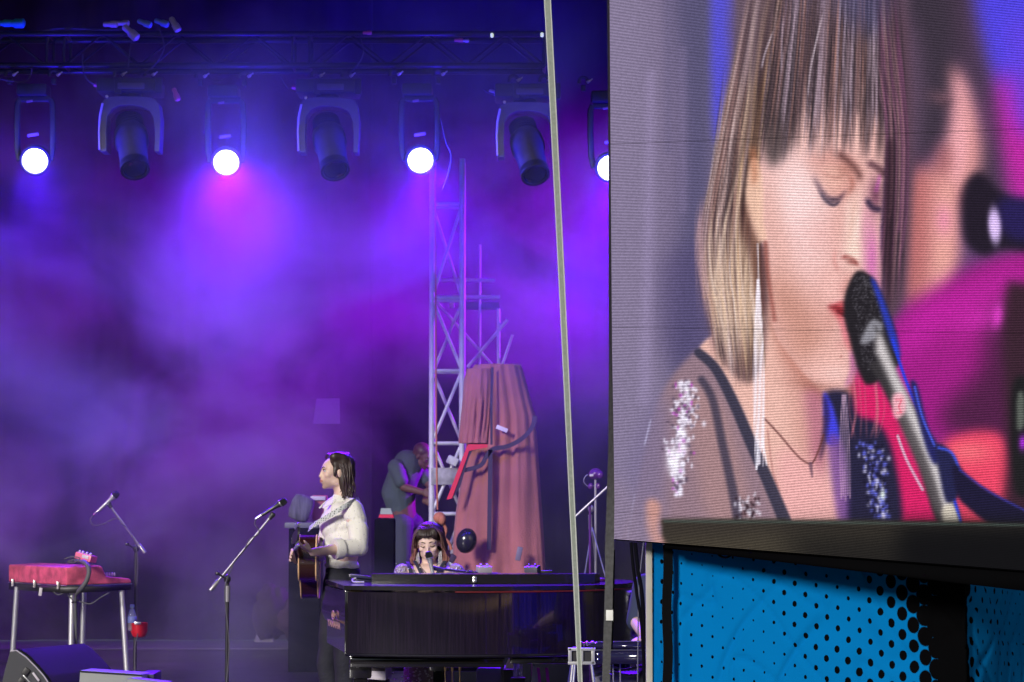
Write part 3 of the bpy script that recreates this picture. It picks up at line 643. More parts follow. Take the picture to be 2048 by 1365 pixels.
LED_PITCH = 3.0 * 13.0 / F; LED_GAIN = 1.0
def build_screen():
    root = thing('led_screen', 'giant LED video wall on the right showing a singing woman in close up', 'video screen', SBL + su * SW / 2)
    cv = paint_picture()
    nx, ny = 500, 560
    U, W = np.meshgrid(np.linspace(0, SW, nx + 1), np.linspace(0, SH, ny + 1))
    b0 = np.array(SBL); pu = np.array(su); pv_ = np.array(sv)
    pts = b0 + U[..., None] * pu + W[..., None] * pv_
    d = pts[..., 1] * CP + (pts[..., 2] - CAMZ) * SP; uu = -pts[..., 1] * SP + (pts[..., 2] - CAMZ) * CP
    px = 1024 + F * pts[..., 0] / d; py = 682.5 - F * uu / d          # picture content is laid out in the plane of the wall
    fx = np.clip((px - cv.x0) / cv.S - 0.5, 0, cv.w - 1.001); fy = np.clip((py - cv.y0) / cv.S - 0.5, 0, cv.h - 1.001)
    i = fx.astype(int); j = fy.astype(int); a = (fx - i)[..., None]; b = (fy - j)[..., None]; I = cv.img
    c = (I[j, i] * (1 - a) + I[j, i + 1] * a) * (1 - b) + (I[j + 1, i] * (1 - a) + I[j + 1, i + 1] * a) * b
    c = np.clip(c / 255.0, 0, 1); c = np.where(c <= 0.04045, c / 12.92, ((c + 0.055) / 1.055) ** 2.4)
    me = bpy.data.meshes.new('display'); N = (nx + 1) * (ny + 1); Q = nx * ny
    me.vertices.add(N); me.vertices.foreach_set('co', (pts - b0).reshape(-1).astype(np.float32))
    ii, jj = np.meshgrid(np.arange(nx), np.arange(ny)); q = (jj * (nx + 1) + ii).reshape(-1)
    idx = np.stack([q, q + 1, q + nx + 2, q + nx + 1], 1).reshape(-1)
    me.loops.add(Q * 4); me.loops.foreach_set('vertex_index', idx.astype(np.int32))
    me.polygons.add(Q); me.polygons.foreach_set('loop_start', (np.arange(Q) * 4).astype(np.int32)); me.polygons.foreach_set('loop_total', np.full(Q, 4, np.int32))
    at = me.color_attributes.new('picture', 'FLOAT_COLOR', 'POINT')
    at.data.foreach_set('color', np.concatenate([c, np.ones(c.shape[:2] + (1,))], -1).reshape(-1).astype(np.float32))
    uvl = me.uv_layers.new(name='UVMap'); UV = np.stack([U, W], -1).reshape(-1, 2)[idx]
    uvl.data.foreach_set('uv', UV.reshape(-1).astype(np.float32))
    me.update(); me.validate(); me.materials.append(led_material())
    o = bpy.data.objects.new('display', me); COL.objects.link(o); o.location = SBL + sn * 0.004
    o.parent = root; o.matrix_parent_inverse = wm(root).inverted()
    blk = mat('cabinet_black', (0.002, 0.002, 0.0025), 0.9, spec=0.03)
    mb = MB(); c0 = SBL - sn * 0.0; e = 0.006
    q = [c0 - su * e - sv * e, c0 + su * (SW + e) - sv * e, c0 + su * (SW + e) + sv * (SH + e), c0 - su * e + sv * (SH + e)]
    mb.prism(q, -sn * 0.07); mesh_obj('cabinet', mb, blk, root, smooth=None)
    mb = MB(); q = [SBL + su * 0.3 - sv * 0.03 - sn * 0.02, SBL + su * SW - sv * 0.11 - sn * 0.02, SBL + su * SW - sv * 0.0065 - sn * 0.02, SBL + su * 0.3 - sv * 0.0065 - sn * 0.02]
    mb.prism(q, -sn * 0.06); mesh_obj('underside_and_shadow', mb, blk, root, smooth=None)  # black wedge stands in for the cabinet underside and its shadow
    return root
screen = build_screen()
# ---------------------------------------------------------------- blue dotted banner
def banner_mat():
    m = bpy.data.materials.new('banner_print'); m.use_nodes = True; t = m.node_tree; b = t.nodes['Principled BSDF']; L = t.links.new
    b.inputs['Roughness'].default_value = 0.9; b.inputs['Specular IOR Level'].default_value = 0.04
    def mth(op, a, b_=None, c_=None, cl=False):
        n = t.nodes.new('ShaderNodeMath'); n.operation = op; n.use_clamp = cl
        for i, x in enumerate((a, b_, c_)):
            if x is None: continue
            if isinstance(x, (int, float)): n.inputs[i].default_value = x
            else: L(x, n.inputs[i])
        return n.outputs[0]
    uv = t.nodes.new('ShaderNodeUVMap'); sp = t.nodes.new('ShaderNodeSeparateXYZ'); L(uv.outputs[0], sp.inputs[0]); u, v = sp.outputs[0], sp.outputs[1]
    v = mth('ADD', v, mth('MULTIPLY', u, 0.07))
    A, B = 0.112, 0.104
    def lattice(o1, o2):
        cu = mth('MULTIPLY', mth('ADD', mth('ROUND', mth('SUBTRACT', mth('DIVIDE', u, A), o1)), o1), A)
        cvv = mth('MULTIPLY', mth('ADD', mth('ROUND', mth('SUBTRACT', mth('DIVIDE', v, B), o2)), o2), B)
        du = mth('MULTIPLY', mth('SUBTRACT', u, cu), 1.35); dv = mth('SUBTRACT', v, cvv)
        d = mth('SQRT', mth('ADD', mth('MULTIPLY', du, du), mth('MULTIPLY', dv, dv)))
        rp = t.nodes.new('ShaderNodeFloatCurve'); cm = rp.mapping.curves[0]
        _s = BL1 / BW
        P_ = [(x_ * _s, y_) for x_, y_ in ((0, 0.012), (0.03, 0.010), (0.07, 0.0075), (0.16, 0.0068), (0.30, 0.0076), (0.45, 0.0112), (0.58, 0.0135), (0.66, 0.018), (0.74, 0.026), (0.82, 0.034), (0.88, 0.043), (0.92, 0.050), (0.955, 0.058), (0.98, 0.072), (1.0, 0.072))] + [(_s + 0.02, 0.040), (_s + 0.05, 0.022), (_s + 0.09, 0.015), (_s + 0.15, 0.011), (1.0, 0.010)]
        cm.points[0].location = (P_[0][0], P_[0][1] * 10); cm.points[1].location = (P_[-1][0], P_[-1][1] * 10)
        for x, y in P_[1:-1]: cm.points.new(x, y * 10)
        rp.mapping.update(); L(mth('DIVIDE', cu, BW), rp.inputs['Value'])
        r0 = mth('MULTIPLY', rp.outputs[0], 0.1)
        wave = mth('ADD', 1.0, mth('MULTIPLY', mth('SINE', mth('ADD', mth('MULTIPLY', cu, 9.0), mth('MULTIPLY', cvv, 6.5))), 0.34))
        r0 = mth('MULTIPLY', r0, mth('MAXIMUM', wave, mth('MULTIPLY', r0, 24.0)))
        return mth('DIVIDE', d, r0)
    k = mth('MINIMUM', lattice(0.0, 0.0), lattice(0.5, 0.5))
    edge = t.nodes.new('ShaderNodeMapRange'); edge.inputs['From Min'].default_value = 0.93; edge.inputs['From Max'].default_value = 1.07; L(k, edge.inputs[0])
    mx = t.nodes.new('ShaderNodeMix'); mx.data_type = 'RGBA'; mx.inputs['A'].default_value = (0.0015, 0.0015, 0.002, 1); mx.inputs['B'].default_value = (0.0002, 0.165, 0.46, 1)
    L(edge.outputs[0], mx.inputs['Factor']); L(mx.outputs['Result'], b.inputs['Base Color'])
    n2 = t.nodes.new('ShaderNodeTexNoise'); n2.inputs['Scale'].default_value = 260; L(uv.outputs[0], n2.inputs[0])
    bp = t.nodes.new('ShaderNodeBump'); bp.inputs['Strength'].default_value = 0.12; bp.inputs['Distance'].default_value = 0.004
    L(n2.outputs[0], bp.inputs['Height']); L(bp.outputs[0], b.inputs['Normal'])
    return m
BA = P(1303, 1100, 13.12); BB = P(1932, 1100, 12.42); BC = P(2112, 1100, 13.7)
BL1 = (Vector((BB.x, BB.y, 0)) - Vector((BA.x, BA.y, 0))).length; BL2 = (Vector((BC.x, BC.y, 0)) - Vector((BB.x, BB.y, 0))).length; BW = BL1 + BL2
def build_banner():
    z0, z1 = -1.58, 1.36; nx, nz = 260, 150; vs = []; fs = []; uvs = []
    n1 = Vector((BB.y - BA.y, -(BB.x - BA.x), 0)).normalized(); n2 = Vector((BC.y - BB.y, -(BC.x - BB.x), 0)).normalized()
    for side in (0, 1):
        for k in range(nz + 1):
            for i in range(nx + 1):
                u = BW * i / nx; z = z0 + (z1 - z0) * k / nz
                if u <= BL1: p = Vector((BA.x, BA.y, 0)).lerp(Vector((BB.x, BB.y, 0)), u / BL1); nn = n1
                else: p = Vector((BB.x, BB.y, 0)).lerp(Vector((BC.x, BC.y, 0)), (u - BL1) / BL2); nn = n2
                f = 0.030 * mnoise.noise(Vector((u * 2.1, z * 0.9, 3))) + 0.010 * mnoise.noise(Vector((u * 5.5 + z * 2.2, z * 2.0, 8)))
                g = mnoise.noise(Vector((u * 2.6 - z * 1.7, z * 1.1 + u, 21))); f += -0.018 * math.exp(-(g / 0.07) ** 2) * (0.5 + mnoise.noise(Vector((u * 2, z * 2, 1))))
                g = mnoise.noise(Vector((u * 3.3 + z * 3.1, z * 2.1, 44))); f += -0.012 * math.exp(-(g / 0.05) ** 2)
                e = u / BW
                f += 0.035 * math.exp(-((u - 0.17) / 0.035) ** 2) * (0.6 + 0.4 * math.sin(z * 3 + 1)) - 0.02 * math.exp(-((u - 0.10) / 0.03) ** 2)
                f *= min(1, u / 0.05 + 0.05)
                vs.append(p + nn * (f - side * 0.003) + Vector((0, 0, z))); uvs.append((u, z + 2.0))
    N = (nx + 1) * (nz + 1)
    for side in (0, 1):
        for k in range(nz):
            for i in range(nx):
                a = side * N + k * (nx + 1) + i; q = (a, a + 1, a + nx + 2, a + nx + 1); fs.append(q if side == 0 else q[::-1])
    me = bpy.data.meshes.new('blue_banner'); me.from_pydata([tuple(v) for v in vs], [], fs)
    ul = me.uv_layers.new(name='UVMap')
    li = np.empty(len(me.loops), np.int32); me.loops.foreach_get('vertex_index', li)
    ul.data.foreach_set('uv', np.array(uvs, np.float32)[li].reshape(-1)); me.polygons.foreach_set('use_smooth', [True] * len(me.polygons))
    me.materials.append(banner_mat()); o = bpy.data.objects.new('blue_banner', me); COL.objects.link(o)
    return tag(o, 'blue fabric banner printed with black halftone dots hanging under the video screen', 'banner')
build_banner()
m_cream = mat('cream_tape', (0.50, 0.48, 0.42), 0.6, var=0.12, vscale=6, bump=0.1)
mb = MB(); mb.rbox(P(1298, 1200, 13.11) + V(0, 0, -0.55), (0.034, 0.03, 2.7), 0.004)
solo('banner_pole', mb, m_cream, 'pale cream upright pole along the left edge of the blue banner', 'pole')
m_web = mat('black_webbing', (0.004, 0.004, 0.005), 0.9, spec=0.1, bump=0.3, bscale=300)
mb = MB(); pts = [P(1325 + 9 + 1.5 * math.sin(i * 0.7), 1084 + i * 20, 12.99 - 0.004 * i) for i in range(26)]
mb.strap(pts, V(0.046, 0.012, 0), V(0.004, -0.006, 0)); solo('hanging_strap', mb, m_web, 'wide black strap hanging straight down in front of the blue banner', 'strap')
for dx, lab in ((1326, 'left of the two small zinc hooks holding the black strap under the screen'), (1342, 'right of the two small zinc hooks holding the black strap under the screen')):
    mb = MB(); mb.tube(crv([P(dx, 1085, 12.99), P(dx + 1, 1088, 12.98), P(dx + 3, 1093, 12.99)], 3), 0.006, 6)
    solo('strap_hook', mb, mat('zinc', (0.7, 0.7, 0.7), 0.3, metal=1), lab, 'hook', 'hooks of the black banner strap')
mb = MB(); mb.tube(crv([P(1430, 1098, 12.72), P(1440, 1112, 12.7), P(1455, 1115, 12.68), P(1470, 1103, 12.66)], 6), 0.006, 6)
solo('cable_loop', mb, m_web, 'small black cable loop drooping below the screen over the banner', 'cable')
# ---------------------------------------------------------------- straps and cables beside the screen
m_gweb = mat('grey_webbing', (0.27, 0.30, 0.27), 0.8, var=0.15, vscale=60, bump=0.4, bscale=400)
m_gedge = mat('webbing_lit_edge', (0.55, 0.58, 0.54), 0.8)
cx = [(-60, 1092, 14), (0, 1095, 14), (180, 1104.5, 13.4), (360, 1113.5, 13), (540, 1122.5, 12.6), (720, 1131, 12.3), (960, 1142, 11.6), (1180, 1152.5, 11), (1365, 1160.5, 9.4), (1480, 1166, 9.4)]
YS = 12.2
pts = [P(x, y, YS) for y, x, w_ in cx]; wv = [V(w_ * M_(YS) - 0.005, 0, 0) for y, x, w_ in cx]
st = thing('ratchet_strap', 'long pale grey ratchet strap running steeply down between stage and screen', 'strap', pts[-1])
mb = MB(); mb.strap(pts, wv, V(0, 0.003, 0)); mesh_obj('webbing', mb, m_gweb, st)
for s in (-1, 1):
    mb = MB(); mb.tube([p + w_ * s / 2 + V(0, 0.0015, 0) for p, w_ in zip(pts, wv)], 0.003, 6); mesh_obj('lit_edge', mb, m_gedge, st)  # paler edge lines painted as light caught along both sides
m_bw = mat('black_strap_face', (0.07, 0.07, 0.072), 0.75, var=0.3, vscale=50, bump=0.4, bscale=300)
YS2 = 12.9
def tw(y, x, w_, ang): return P(x, y, YS2), V(math.cos(R(ang)), math.sin(R(ang)), 0) * w_ * M_(YS2)
L_ = [tw(-80, 1216, 11, 60), tw(300, 1219, 11, 64), tw(700, 1221, 14, 60), tw(900, 1222, 15, 40), tw(1000, 1221, 17, 20), tw(1100, 1219, 18, 5), tw(1160, 1218, 17, -25), tw(1210, 1217, 17, -20), tw(1300, 1214, 16, -8), tw(1365, 1212, 16, 0), tw(1500, 1208, 16, 0)]
st = thing('twisted_strap', 'twisted black strap hanging along the left edge of the video screen', 'strap', L_[-1][0])
mb = MB(); mb.strap([a for a, b in L_], [b for a, b in L_], V(0, 0.003, 0)); mesh_obj('webbing', mb, m_bw, st)
mb = MB(); mb.strap([a + V(0.015, 0.02, 0) for a, b in L_[5:9]], [V(0.03, 0.01, 0)] * 4, V(0, 0.003, 0)); mesh_obj('webbing_tail', mb, m_web, st)
mb = MB(); a = P(1219, 1231, YS2 - 0.012); mb.rbox(a, (14 * M_(YS2), 0.006, 21 * M_(YS2)), 0.001); mesh_obj('tape_band', mb, mat('white_tape', (0.8, 0.8, 0.76), 0.6), st)
for (pts_, rr, lab) in (([(1262, 1085), (1266, 1130), (1274, 1190), (1284, 1260), (1290, 1380)], 0.009, 'thick black cable dropping behind the cream pole from the screen corner'),
                        ([(1270, 1085), (1276, 1140), (1284, 1190), (1290, 1290)], 0.011, 'second thick black cable beside the cream pole, curving under the screen'),
                        ([(1287, 1086), (1280, 1150), (1277, 1210), (1276, 1290), (1275, 1390)], 0.0035, 'thin grey wire hanging left of the cream pole')):
    mb = MB(); mb.tube(crv([P(x, y, 13.4) for x, y in pts_], 6), rr, 8)
    solo('hanging_cable', mb, m_web if rr > 0.005 else mat('grey_wire', (0.12, 0.12, 0.13), 0.5), lab, 'cable')
# ================================================================ lighting rig
YT = 18.8
m_alu = mat('truss_dark_alloy', (0.030, 0.030, 0.035), 0.38, metal=0.7, var=0.2, vscale=12)
m_blk = mat('fixture_black', (0.010, 0.010, 0.011), 0.5, var=0.2, vscale=10)
m_grey = mat('fixture_grey', (0.09, 0.08, 0.10), 0.42, var=0.12, vscale=20, bump=0.1, bscale=300)
m_grey2 = mat('head_shell', (0.05, 0.045, 0.06), 0.4, var=0.15, vscale=18)
m_zinc = mat('zinc', (0.7, 0.7, 0.7), 0.3, metal=1)
m_lens = mat('dark_lens', (0.006, 0.006, 0.012), 0.06, spec=0.9, coat=0.6)
m_lit = mat('lit_lens', (0.8, 0.8, 0.9), 0.4, emit=(0.78, 0.80, 1.0), estr=26.0)
zt, zb = P(0, 68, YT).z, P(0, 131, YT).z
xa, xe = P(-70, 100, YT).x, P(1089, 100, YT).x
tr = thing('lighting_truss', 'long horizontal box truss carrying the row of stage lights', 'truss', ((xa + xe) / 2, YT + 0.14, zb))
DY = 0.28
for y, z in ((YT, zt), (YT, zb), (YT + DY, zt), (YT + DY, zb)):
    mb = MB(); mb.tube([(xa, y, z), (xe, y, z)], 0.023, 10); mesh_obj('chord', mb, m_alu, tr)
secs = [xa, P(112, 0, YT).x, P(602, 0, YT).x, xe]
for x in secs[1:3]:
    for dx in (-0.065, 0.065):
        mb = MB(); 
        for y in (YT, YT + DY): mb.tube([(x + dx, y, zb), (x + dx, y, zt)], 0.012, 6)
        for z in (zb, zt): mb.tube([(x + dx, YT, z), (x + dx, YT + DY, z)], 0.012, 6)
        mesh_obj('end_frame', mb, m_alu, tr)
for y in (YT, YT + DY):
    for a, b in ((secs[0], secs[1] - 0.07), (secs[1] + 0.07, secs[2] - 0.07), (secs[2] + 0.07, secs[3])):
        n = max(1, round((b - a) / 0.29)); n += n % 2
        for i in range(n):
            x0 = a + (b - a) * i / n; x1 = a + (b - a) * (i + 1) / n; u = i % 2
            mb = MB(); mb.tube([(x0, y, zb if u == 0 else zt), (x1, y, zt if u == 0 else zb)], 0.009, 6); mesh_obj('brace', mb, m_alu, tr)
mb = MB()
for y in (YT, YT + DY): mb.tube([(xe, y, zb), (xe, y, zt)], 0.014, 8)
for z in (zb, zt): mb.tube([(xe, YT, z), (xe, YT + DY, z)], 0.014, 8)
mesh_obj('end_frame', mb, m_alu, tr)
def TQ(px, py, dy=0.0): return P(px, py, YT + dy)
def clamp(px, py, dy, parent):
    c = TQ(px, py, dy); mb = MB()
    mb.tube([c + V(0.034 * math.cos(a), 0, 0.034 * math.sin(a)) for a in np.linspace(-0.4, math.pi + 0.4, 10)], 0.009, 6, flat=1.6)
    mb.rbox(c + V(0, 0, -0.05), (0.035, 0.045, 0.05), 0.006)
    o = mesh_obj('clamp', mb, m_blk, parent)
    mb = MB(); mb.lathe([(0.003, -0.024), (0.013, -0.02), (0.013, 0.0), (0.006, 0.01), (0.006, 0.03), (0.003, 0.032)], c + V(0.045, -0.035, 0.0), Matrix.Rotation(R(55), 3, 'Y'), 8)
    mesh_obj('wing_nut', mb, m_zinc, o); return o
# ---- big moving heads
def moving_head():
    root = thing('moving_head', 'large moving head spotlight nearest the left edge, hanging switched off from the truss', 'stage light', TQ(260, 150), 'large moving heads under the truss')
    mb = MB(); mb.rbox(TQ(262, 177, 0.02), (0.47, 0.36, 0.105), 0.02)
    mb.rbox(TQ(236, 172, -0.15), (0.05, 0.05, 0.12), 0.008); mb.rbox(TQ(318, 172, -0.15), (0.05, 0.05, 0.12), 0.008)
    base = mesh_obj('base', mb, m_blk, root)
    mb = MB(); mb.rbox(TQ(262, 172, -0.175), (0.20, 0.012, 0.045), 0.005); mesh_obj('control_panel', mb, m_grey, base)
    mb = MB(); mb.lathe([(0.07, -0.02), (0.09, -0.015), (0.09, 0.015), (0.06, 0.03)], TQ(260, 191, 0.0), None, 18); mesh_obj('pan_joint', mb, m_blk, root)
    clamp(237, 150, 0.0, root); clamp(298, 150, 0.0, root)
    outer = [(200, 303), (198, 262), (199, 232), (203, 206), (213, 195), (240, 193), (285, 194), (306, 196), (317, 207), (321, 236), (320, 270), (318, 303)]
    inner = [(309, 303), (310, 262), (307, 236), (299, 221), (284, 213), (262, 210), (238, 211), (224, 218), (214, 232), (212, 262), (213, 303)]
    mb = MB(); poly = [TQ(x, y, -0.10) for x, y in outer + inner]; k = len(outer); kk = len(inner)
    vs = poly + [p + V(0, 0.20, 0) for p in poly]; N = len(poly); fs = []
    for i in range(N): j = (i + 1) % N; fs.append((i, j, N + j, N + i))
    seq = list(range(k)); inn = list(range(N - 1, k - 1, -1))
    ia = ib = 0
    while ia < k - 1 or ib < kk - 1:
        if ib >= kk - 1 or (ia < k - 1 and ia / (k - 1) <= ib / (kk - 1)): f = (seq[ia], seq[ia + 1], inn[ib]); ia += 1
        else: f = (seq[ia], inn[ib + 1], inn[ib]); ib += 1
        fs.append(f); fs.append(tuple(v + N for v in f[::-1]))
    mb.add(vs, fs); mesh_obj('yoke', mb, m_grey, root, smooth=30)
    mb = MB(); mb.tube([TQ(199.5, 300, -0.105), TQ(198.5, 262, -0.105), TQ(200, 232, -0.105), TQ(205, 207, -0.105)], 0.009, 8); mesh_obj('yoke_left_glint', mb, mat('yoke_left_glint', (0.5, 0.47, 0.52), 0.35), root)  # pale strip painted as daylight catching the left yoke arm
    a = TQ(258, 236, 0.14); b = TQ(270, 338, -0.20); ax = (b - a); L = ax.length; rot = ax.to_track_quat('Z', 'Y').to_matrix()
    prof = [(0.04, 0), (0.085, 0.02), (0.098, 0.08), (0.10, 0.14), (0.125, 0.17), (0.130, 0.24), (0.128, 0.30), (0.112, 0.34), (0.104, L - 0.05), (0.100, L - 0.01), (0.082, L)]
    mb = MB(); mb.lathe(prof, a, rot, 26); hd = mesh_obj('head', mb, m_grey2, root)
    for i in range(5):
        mb = MB(); z = 0.035 + i * 0.022; mb.lathe([(0.101, z), (0.106, z), (0.106, z + 0.008), (0.101, z + 0.008)], a, rot, 20); mesh_obj('cooling_fin', mb, m_blk, hd)
    mb = MB(); mb.lathe([(0.106, L - 0.055), (0.110, L - 0.05), (0.110, L + 0.012), (0.092, L + 0.014), (0.090, L - 0.01)], a, rot, 28); mesh_obj('lens_ring', mb, m_blk, hd)
    mb = MB(); mb.lathe([(0.090, L + 0.001), (0.07, L + 0.010), (0.035, L + 0.016), (0.004, L + 0.018)], a, rot, 24); mesh_obj('lens', mb, m_lens, hd)
    mb = MB(); mb.lathe([(0.008, 0), (0.012, 0.004), (0.012, 0.02), (0.004, 0.024)], TQ(214, 194, -0.10), Matrix.Rotation(R(90), 3, 'X'), 10); mesh_obj('lock_knob', mb, m_zinc, root)
    return root
mh = moving_head()
mp1 = dup(mh, TQ(655, 152) - TQ(260, 150), 'large moving head spotlight in the middle, hanging dark in the purple haze')
mp2 = dup(mh, TQ(1050, 161) - TQ(260, 150), 'large moving head spotlight on the right, faint in the haze beside the pale strap')
# ---- lit LED wash lights
def led_wash():
    px, py = 70, 322
    root = thing('led_wash_light', 'lit LED wash light on the far left, left of the first big moving head', 'stage light', TQ(px, 160), 'lit LED wash lights under the truss')
    mb = MB(); mb.rbox(TQ(px - 2, 183, 0.05), (0.23, 0.22, 0.09), 0.02); mesh_obj('base', mb, m_blk, root)
    mb = MB(); mb.rbox(TQ(px - 11, 203, -0.09), (0.048, 0.008, 0.018), 0.003, Matrix.Rotation(R(-12), 3, 'Y')); mesh_obj('sticker', mb, mat('pink_sticker', (0.22, 0.13, 0.18), 0.5), root)
    clamp(px - 50, 150, 0.0, root); clamp(px + 38, 150, 0.0, root)
    mb = MB(); q = [TQ(px - 35, 207, 0.02), TQ(px - 36, 250, 0.02), TQ(px - 35, 300, 0.02), TQ(px - 31, 322, 0.0)]
    mb.tube([TQ(px - 30, 198, 0.02)] + q, 0.013, 8, flat=1.8); mb.tube([TQ(px + 30, 198, 0.02), TQ(px + 35, 207, 0.02), TQ(px + 36, 250, 0.02), TQ(px + 35, 300, 0.02), TQ(px + 31, 322, 0.0)], 0.013, 8, flat=1.8)
    mb.tube([TQ(px - 30, 198, 0.02), TQ(px + 30, 198, 0.02)], 0.014, 8, flat=1.8)
    mesh_obj('yoke', mb, m_blk, root)
    d = V(0.10, -0.93, -0.34).normalized(); rot = d.to_track_quat('Z', 'Y').to_matrix(); a = TQ(px, py, -0.02) - d * 0.15
    mb = MB(); mb.lathe([(0.05, -0.04), (0.085, -0.02), (0.10, 0.04), (0.115, 0.10), (0.115, 0.16), (0.100, 0.165), (0.095, 0.14)], a, rot, 26); hd = mesh_obj('head', mb, m_blk, root)
    mb = MB(); mb.lathe([(0.092, 0.152), (0.06, 0.158), (0.01, 0.160)], a, rot, 30); mesh_obj('lens', mb, m_lit, hd)
    mb = MB(); mb.rbox(TQ(px - 4, 270, -0.10), (0.085, 0.012, 0.024), 0.004, Matrix.Rotation(R(-10), 3, 'Y')); mesh_obj('handle', mb, mat('worn_label', (0.20, 0.15, 0.20), 0.5), hd)
    return root
lw = led_wash()
LW = [(70, 322)]
for px, py, lab in ((452, 325, 'lit LED wash light glowing violet, between the first and second big moving heads'), (840, 321, 'lit LED wash light glowing blue above the top of the lattice tower'), (1219, 336, 'lit LED wash light half hidden by the left edge of the video screen')):
    dup(lw, TQ(px, py) - TQ(70, 322), lab); LW.append((px, py))
# ---- clutter on and under the truss
def coil(pts, r, lab, m=None, dy=-0.03, name='hanging_cable'):
    mb = MB(); mb.tube(crv([TQ(x, y, dy) for x, y in pts], 6), r, 6); return solo(name, mb, m or mat('cable_sheath', (0.05, 0.045, 0.055), 0.5), lab, 'cable', 'cables looped along the truss')
for pts, lab in (([(165, 108), (165, 128), (168, 148), (180, 165), (205, 172)], 'short cable loop dropping from the truss left of the first big moving head'),
                 ([(317, 55), (326, 80), (325, 105), (305, 135), (275, 152)], 'curved cable hanging from the connector group to the first big moving head'),
                 ([(64, 138), (60, 152), (48, 164), (20, 162), (0, 158)], 'cable running to the far left wash light under the truss'),
                 ([(262, 84), (258, 110), (256, 135)], 'thin cable hanging straight down over the first big moving head'),
                 ([(722, 78), (726, 105), (715, 130), (690, 155), (672, 165)], 'curved cable hanging to the second big moving head'),
                 ([(415, 148), (422, 160), (436, 163), (446, 158)], 'short slack cable above the second wash light'),
                 ([(882, 240), (892, 285), (902, 310), (897, 345), (885, 380)], 'slack cable hanging right of the third wash light'),
                 ([(560, 150), (568, 168), (576, 178)], 'short cable end left of the second big moving head'),
                 ([(966, 178), (978, 186), (1000, 190), (1020, 184)], 'cable loop left of the third big moving head')):
    coil(pts, 0.006, lab)
for i, (x, y, lab) in enumerate(((140, 56, 'thin cable bundle lying along the left top of the truss'), (800, 68, 'cable bundle lying along the right top of the truss'))):
    coil([(x - 50, y + 6), (x - 20, y + 1), (x + 25, y + 2), (x + 70, y + 4), (x + 120, y)], 0.012, lab, dy=0.05)
m_cy = mat('cyan_case', (0.03, 0.42, 0.62), 0.4); m_wh = mat('pale_plastic', (0.55, 0.5, 0.56), 0.4); m_lb = mat('light_blue', (0.22, 0.40, 0.75), 0.4); m_pk = mat('pink_tape', (0.7, 0.12, 0.22), 0.5)
def conn(x, y, m, lab, s=1.0, ang=0):
    mb = MB(); rot = Matrix.Rotation(R(ang), 3, 'Y') @ Matrix.Rotation(R(90), 3, 'Y')
    mb.lathe([(0.012 * s, -0.06 * s), (0.02 * s, -0.05 * s), (0.02 * s, -0.01 * s), (0.027 * s, 0.0), (0.027 * s, 0.045 * s), (0.015 * s, 0.055 * s)], TQ(x, y, -0.02), rot, 10)
    solo('cable_connector', mb, m, lab, 'connector', 'plugs and connectors on the truss')
conn(30, 47, m_cy, 'bright cyan connector on top of the truss at the far left', 1.4); conn(8, 47, m_cy, 'pale cyan box end beside the bright cyan connector at far left', 1.1)
conn(222, 49, m_wh, 'leftmost pale connector of the group above the first big moving head'); conn(246, 47, m_wh, 'second pale connector of the group above the first big moving head', 0.9)
conn(290, 47, m_lb, 'left light blue connector on top of the truss', 1.0, 20); conn(324, 46, m_lb, 'right light blue connector on top of the truss', 1.0, 20); conn(350, 50, m_wh, 'rightmost pale connector of the group on top of the truss', 1.1, 60)
conn(262, 66, m_wh, 'slanting white connector hanging below the connector group', 1.3, 42)
conn(352, 190, m_pk, 'small red plug dangling right of the first big moving head', 0.9, 70); conn(200, 172, m_pk, 'red and white plug at the left shoulder of the first big moving head', 0.8, 10)
conn(596, 177, m_pk, 'red and white plug at the left shoulder of the second big moving head', 0.8, 10); conn(990, 186, m_wh, 'pale plug at the left shoulder of the third big moving head', 0.8, 20)
conn(735, 66, m_pk, 'small dim pink plug on the truss above the second cable', 0.6); conn(918, 81, m_pk, 'pink plug on the truss right of centre', 0.6); conn(931, 82, m_wh, 'pale plug beside the pink plug on the truss', 0.5)
m_ylw = mat('pilot_lamp', (0.8, 0.85, 0.7), 0.4, emit=(0.75, 0.9, 0.6), estr=0.8)
for x, y, lab in ((984, 71, 'left of two tiny greenish lamps on the truss'), (1084, 70, 'tiny greenish lamp at the right end of the truss')):
    mb = MB(); mb.lathe([(0.004, -0.018), (0.012, -0.014), (0.012, 0.012), (0.004, 0.018)], TQ(x, y, -0.03), None, 10); solo('pilot_lamp', mb, m_ylw, lab, 'lamp', 'tiny pilot lamps on the truss')
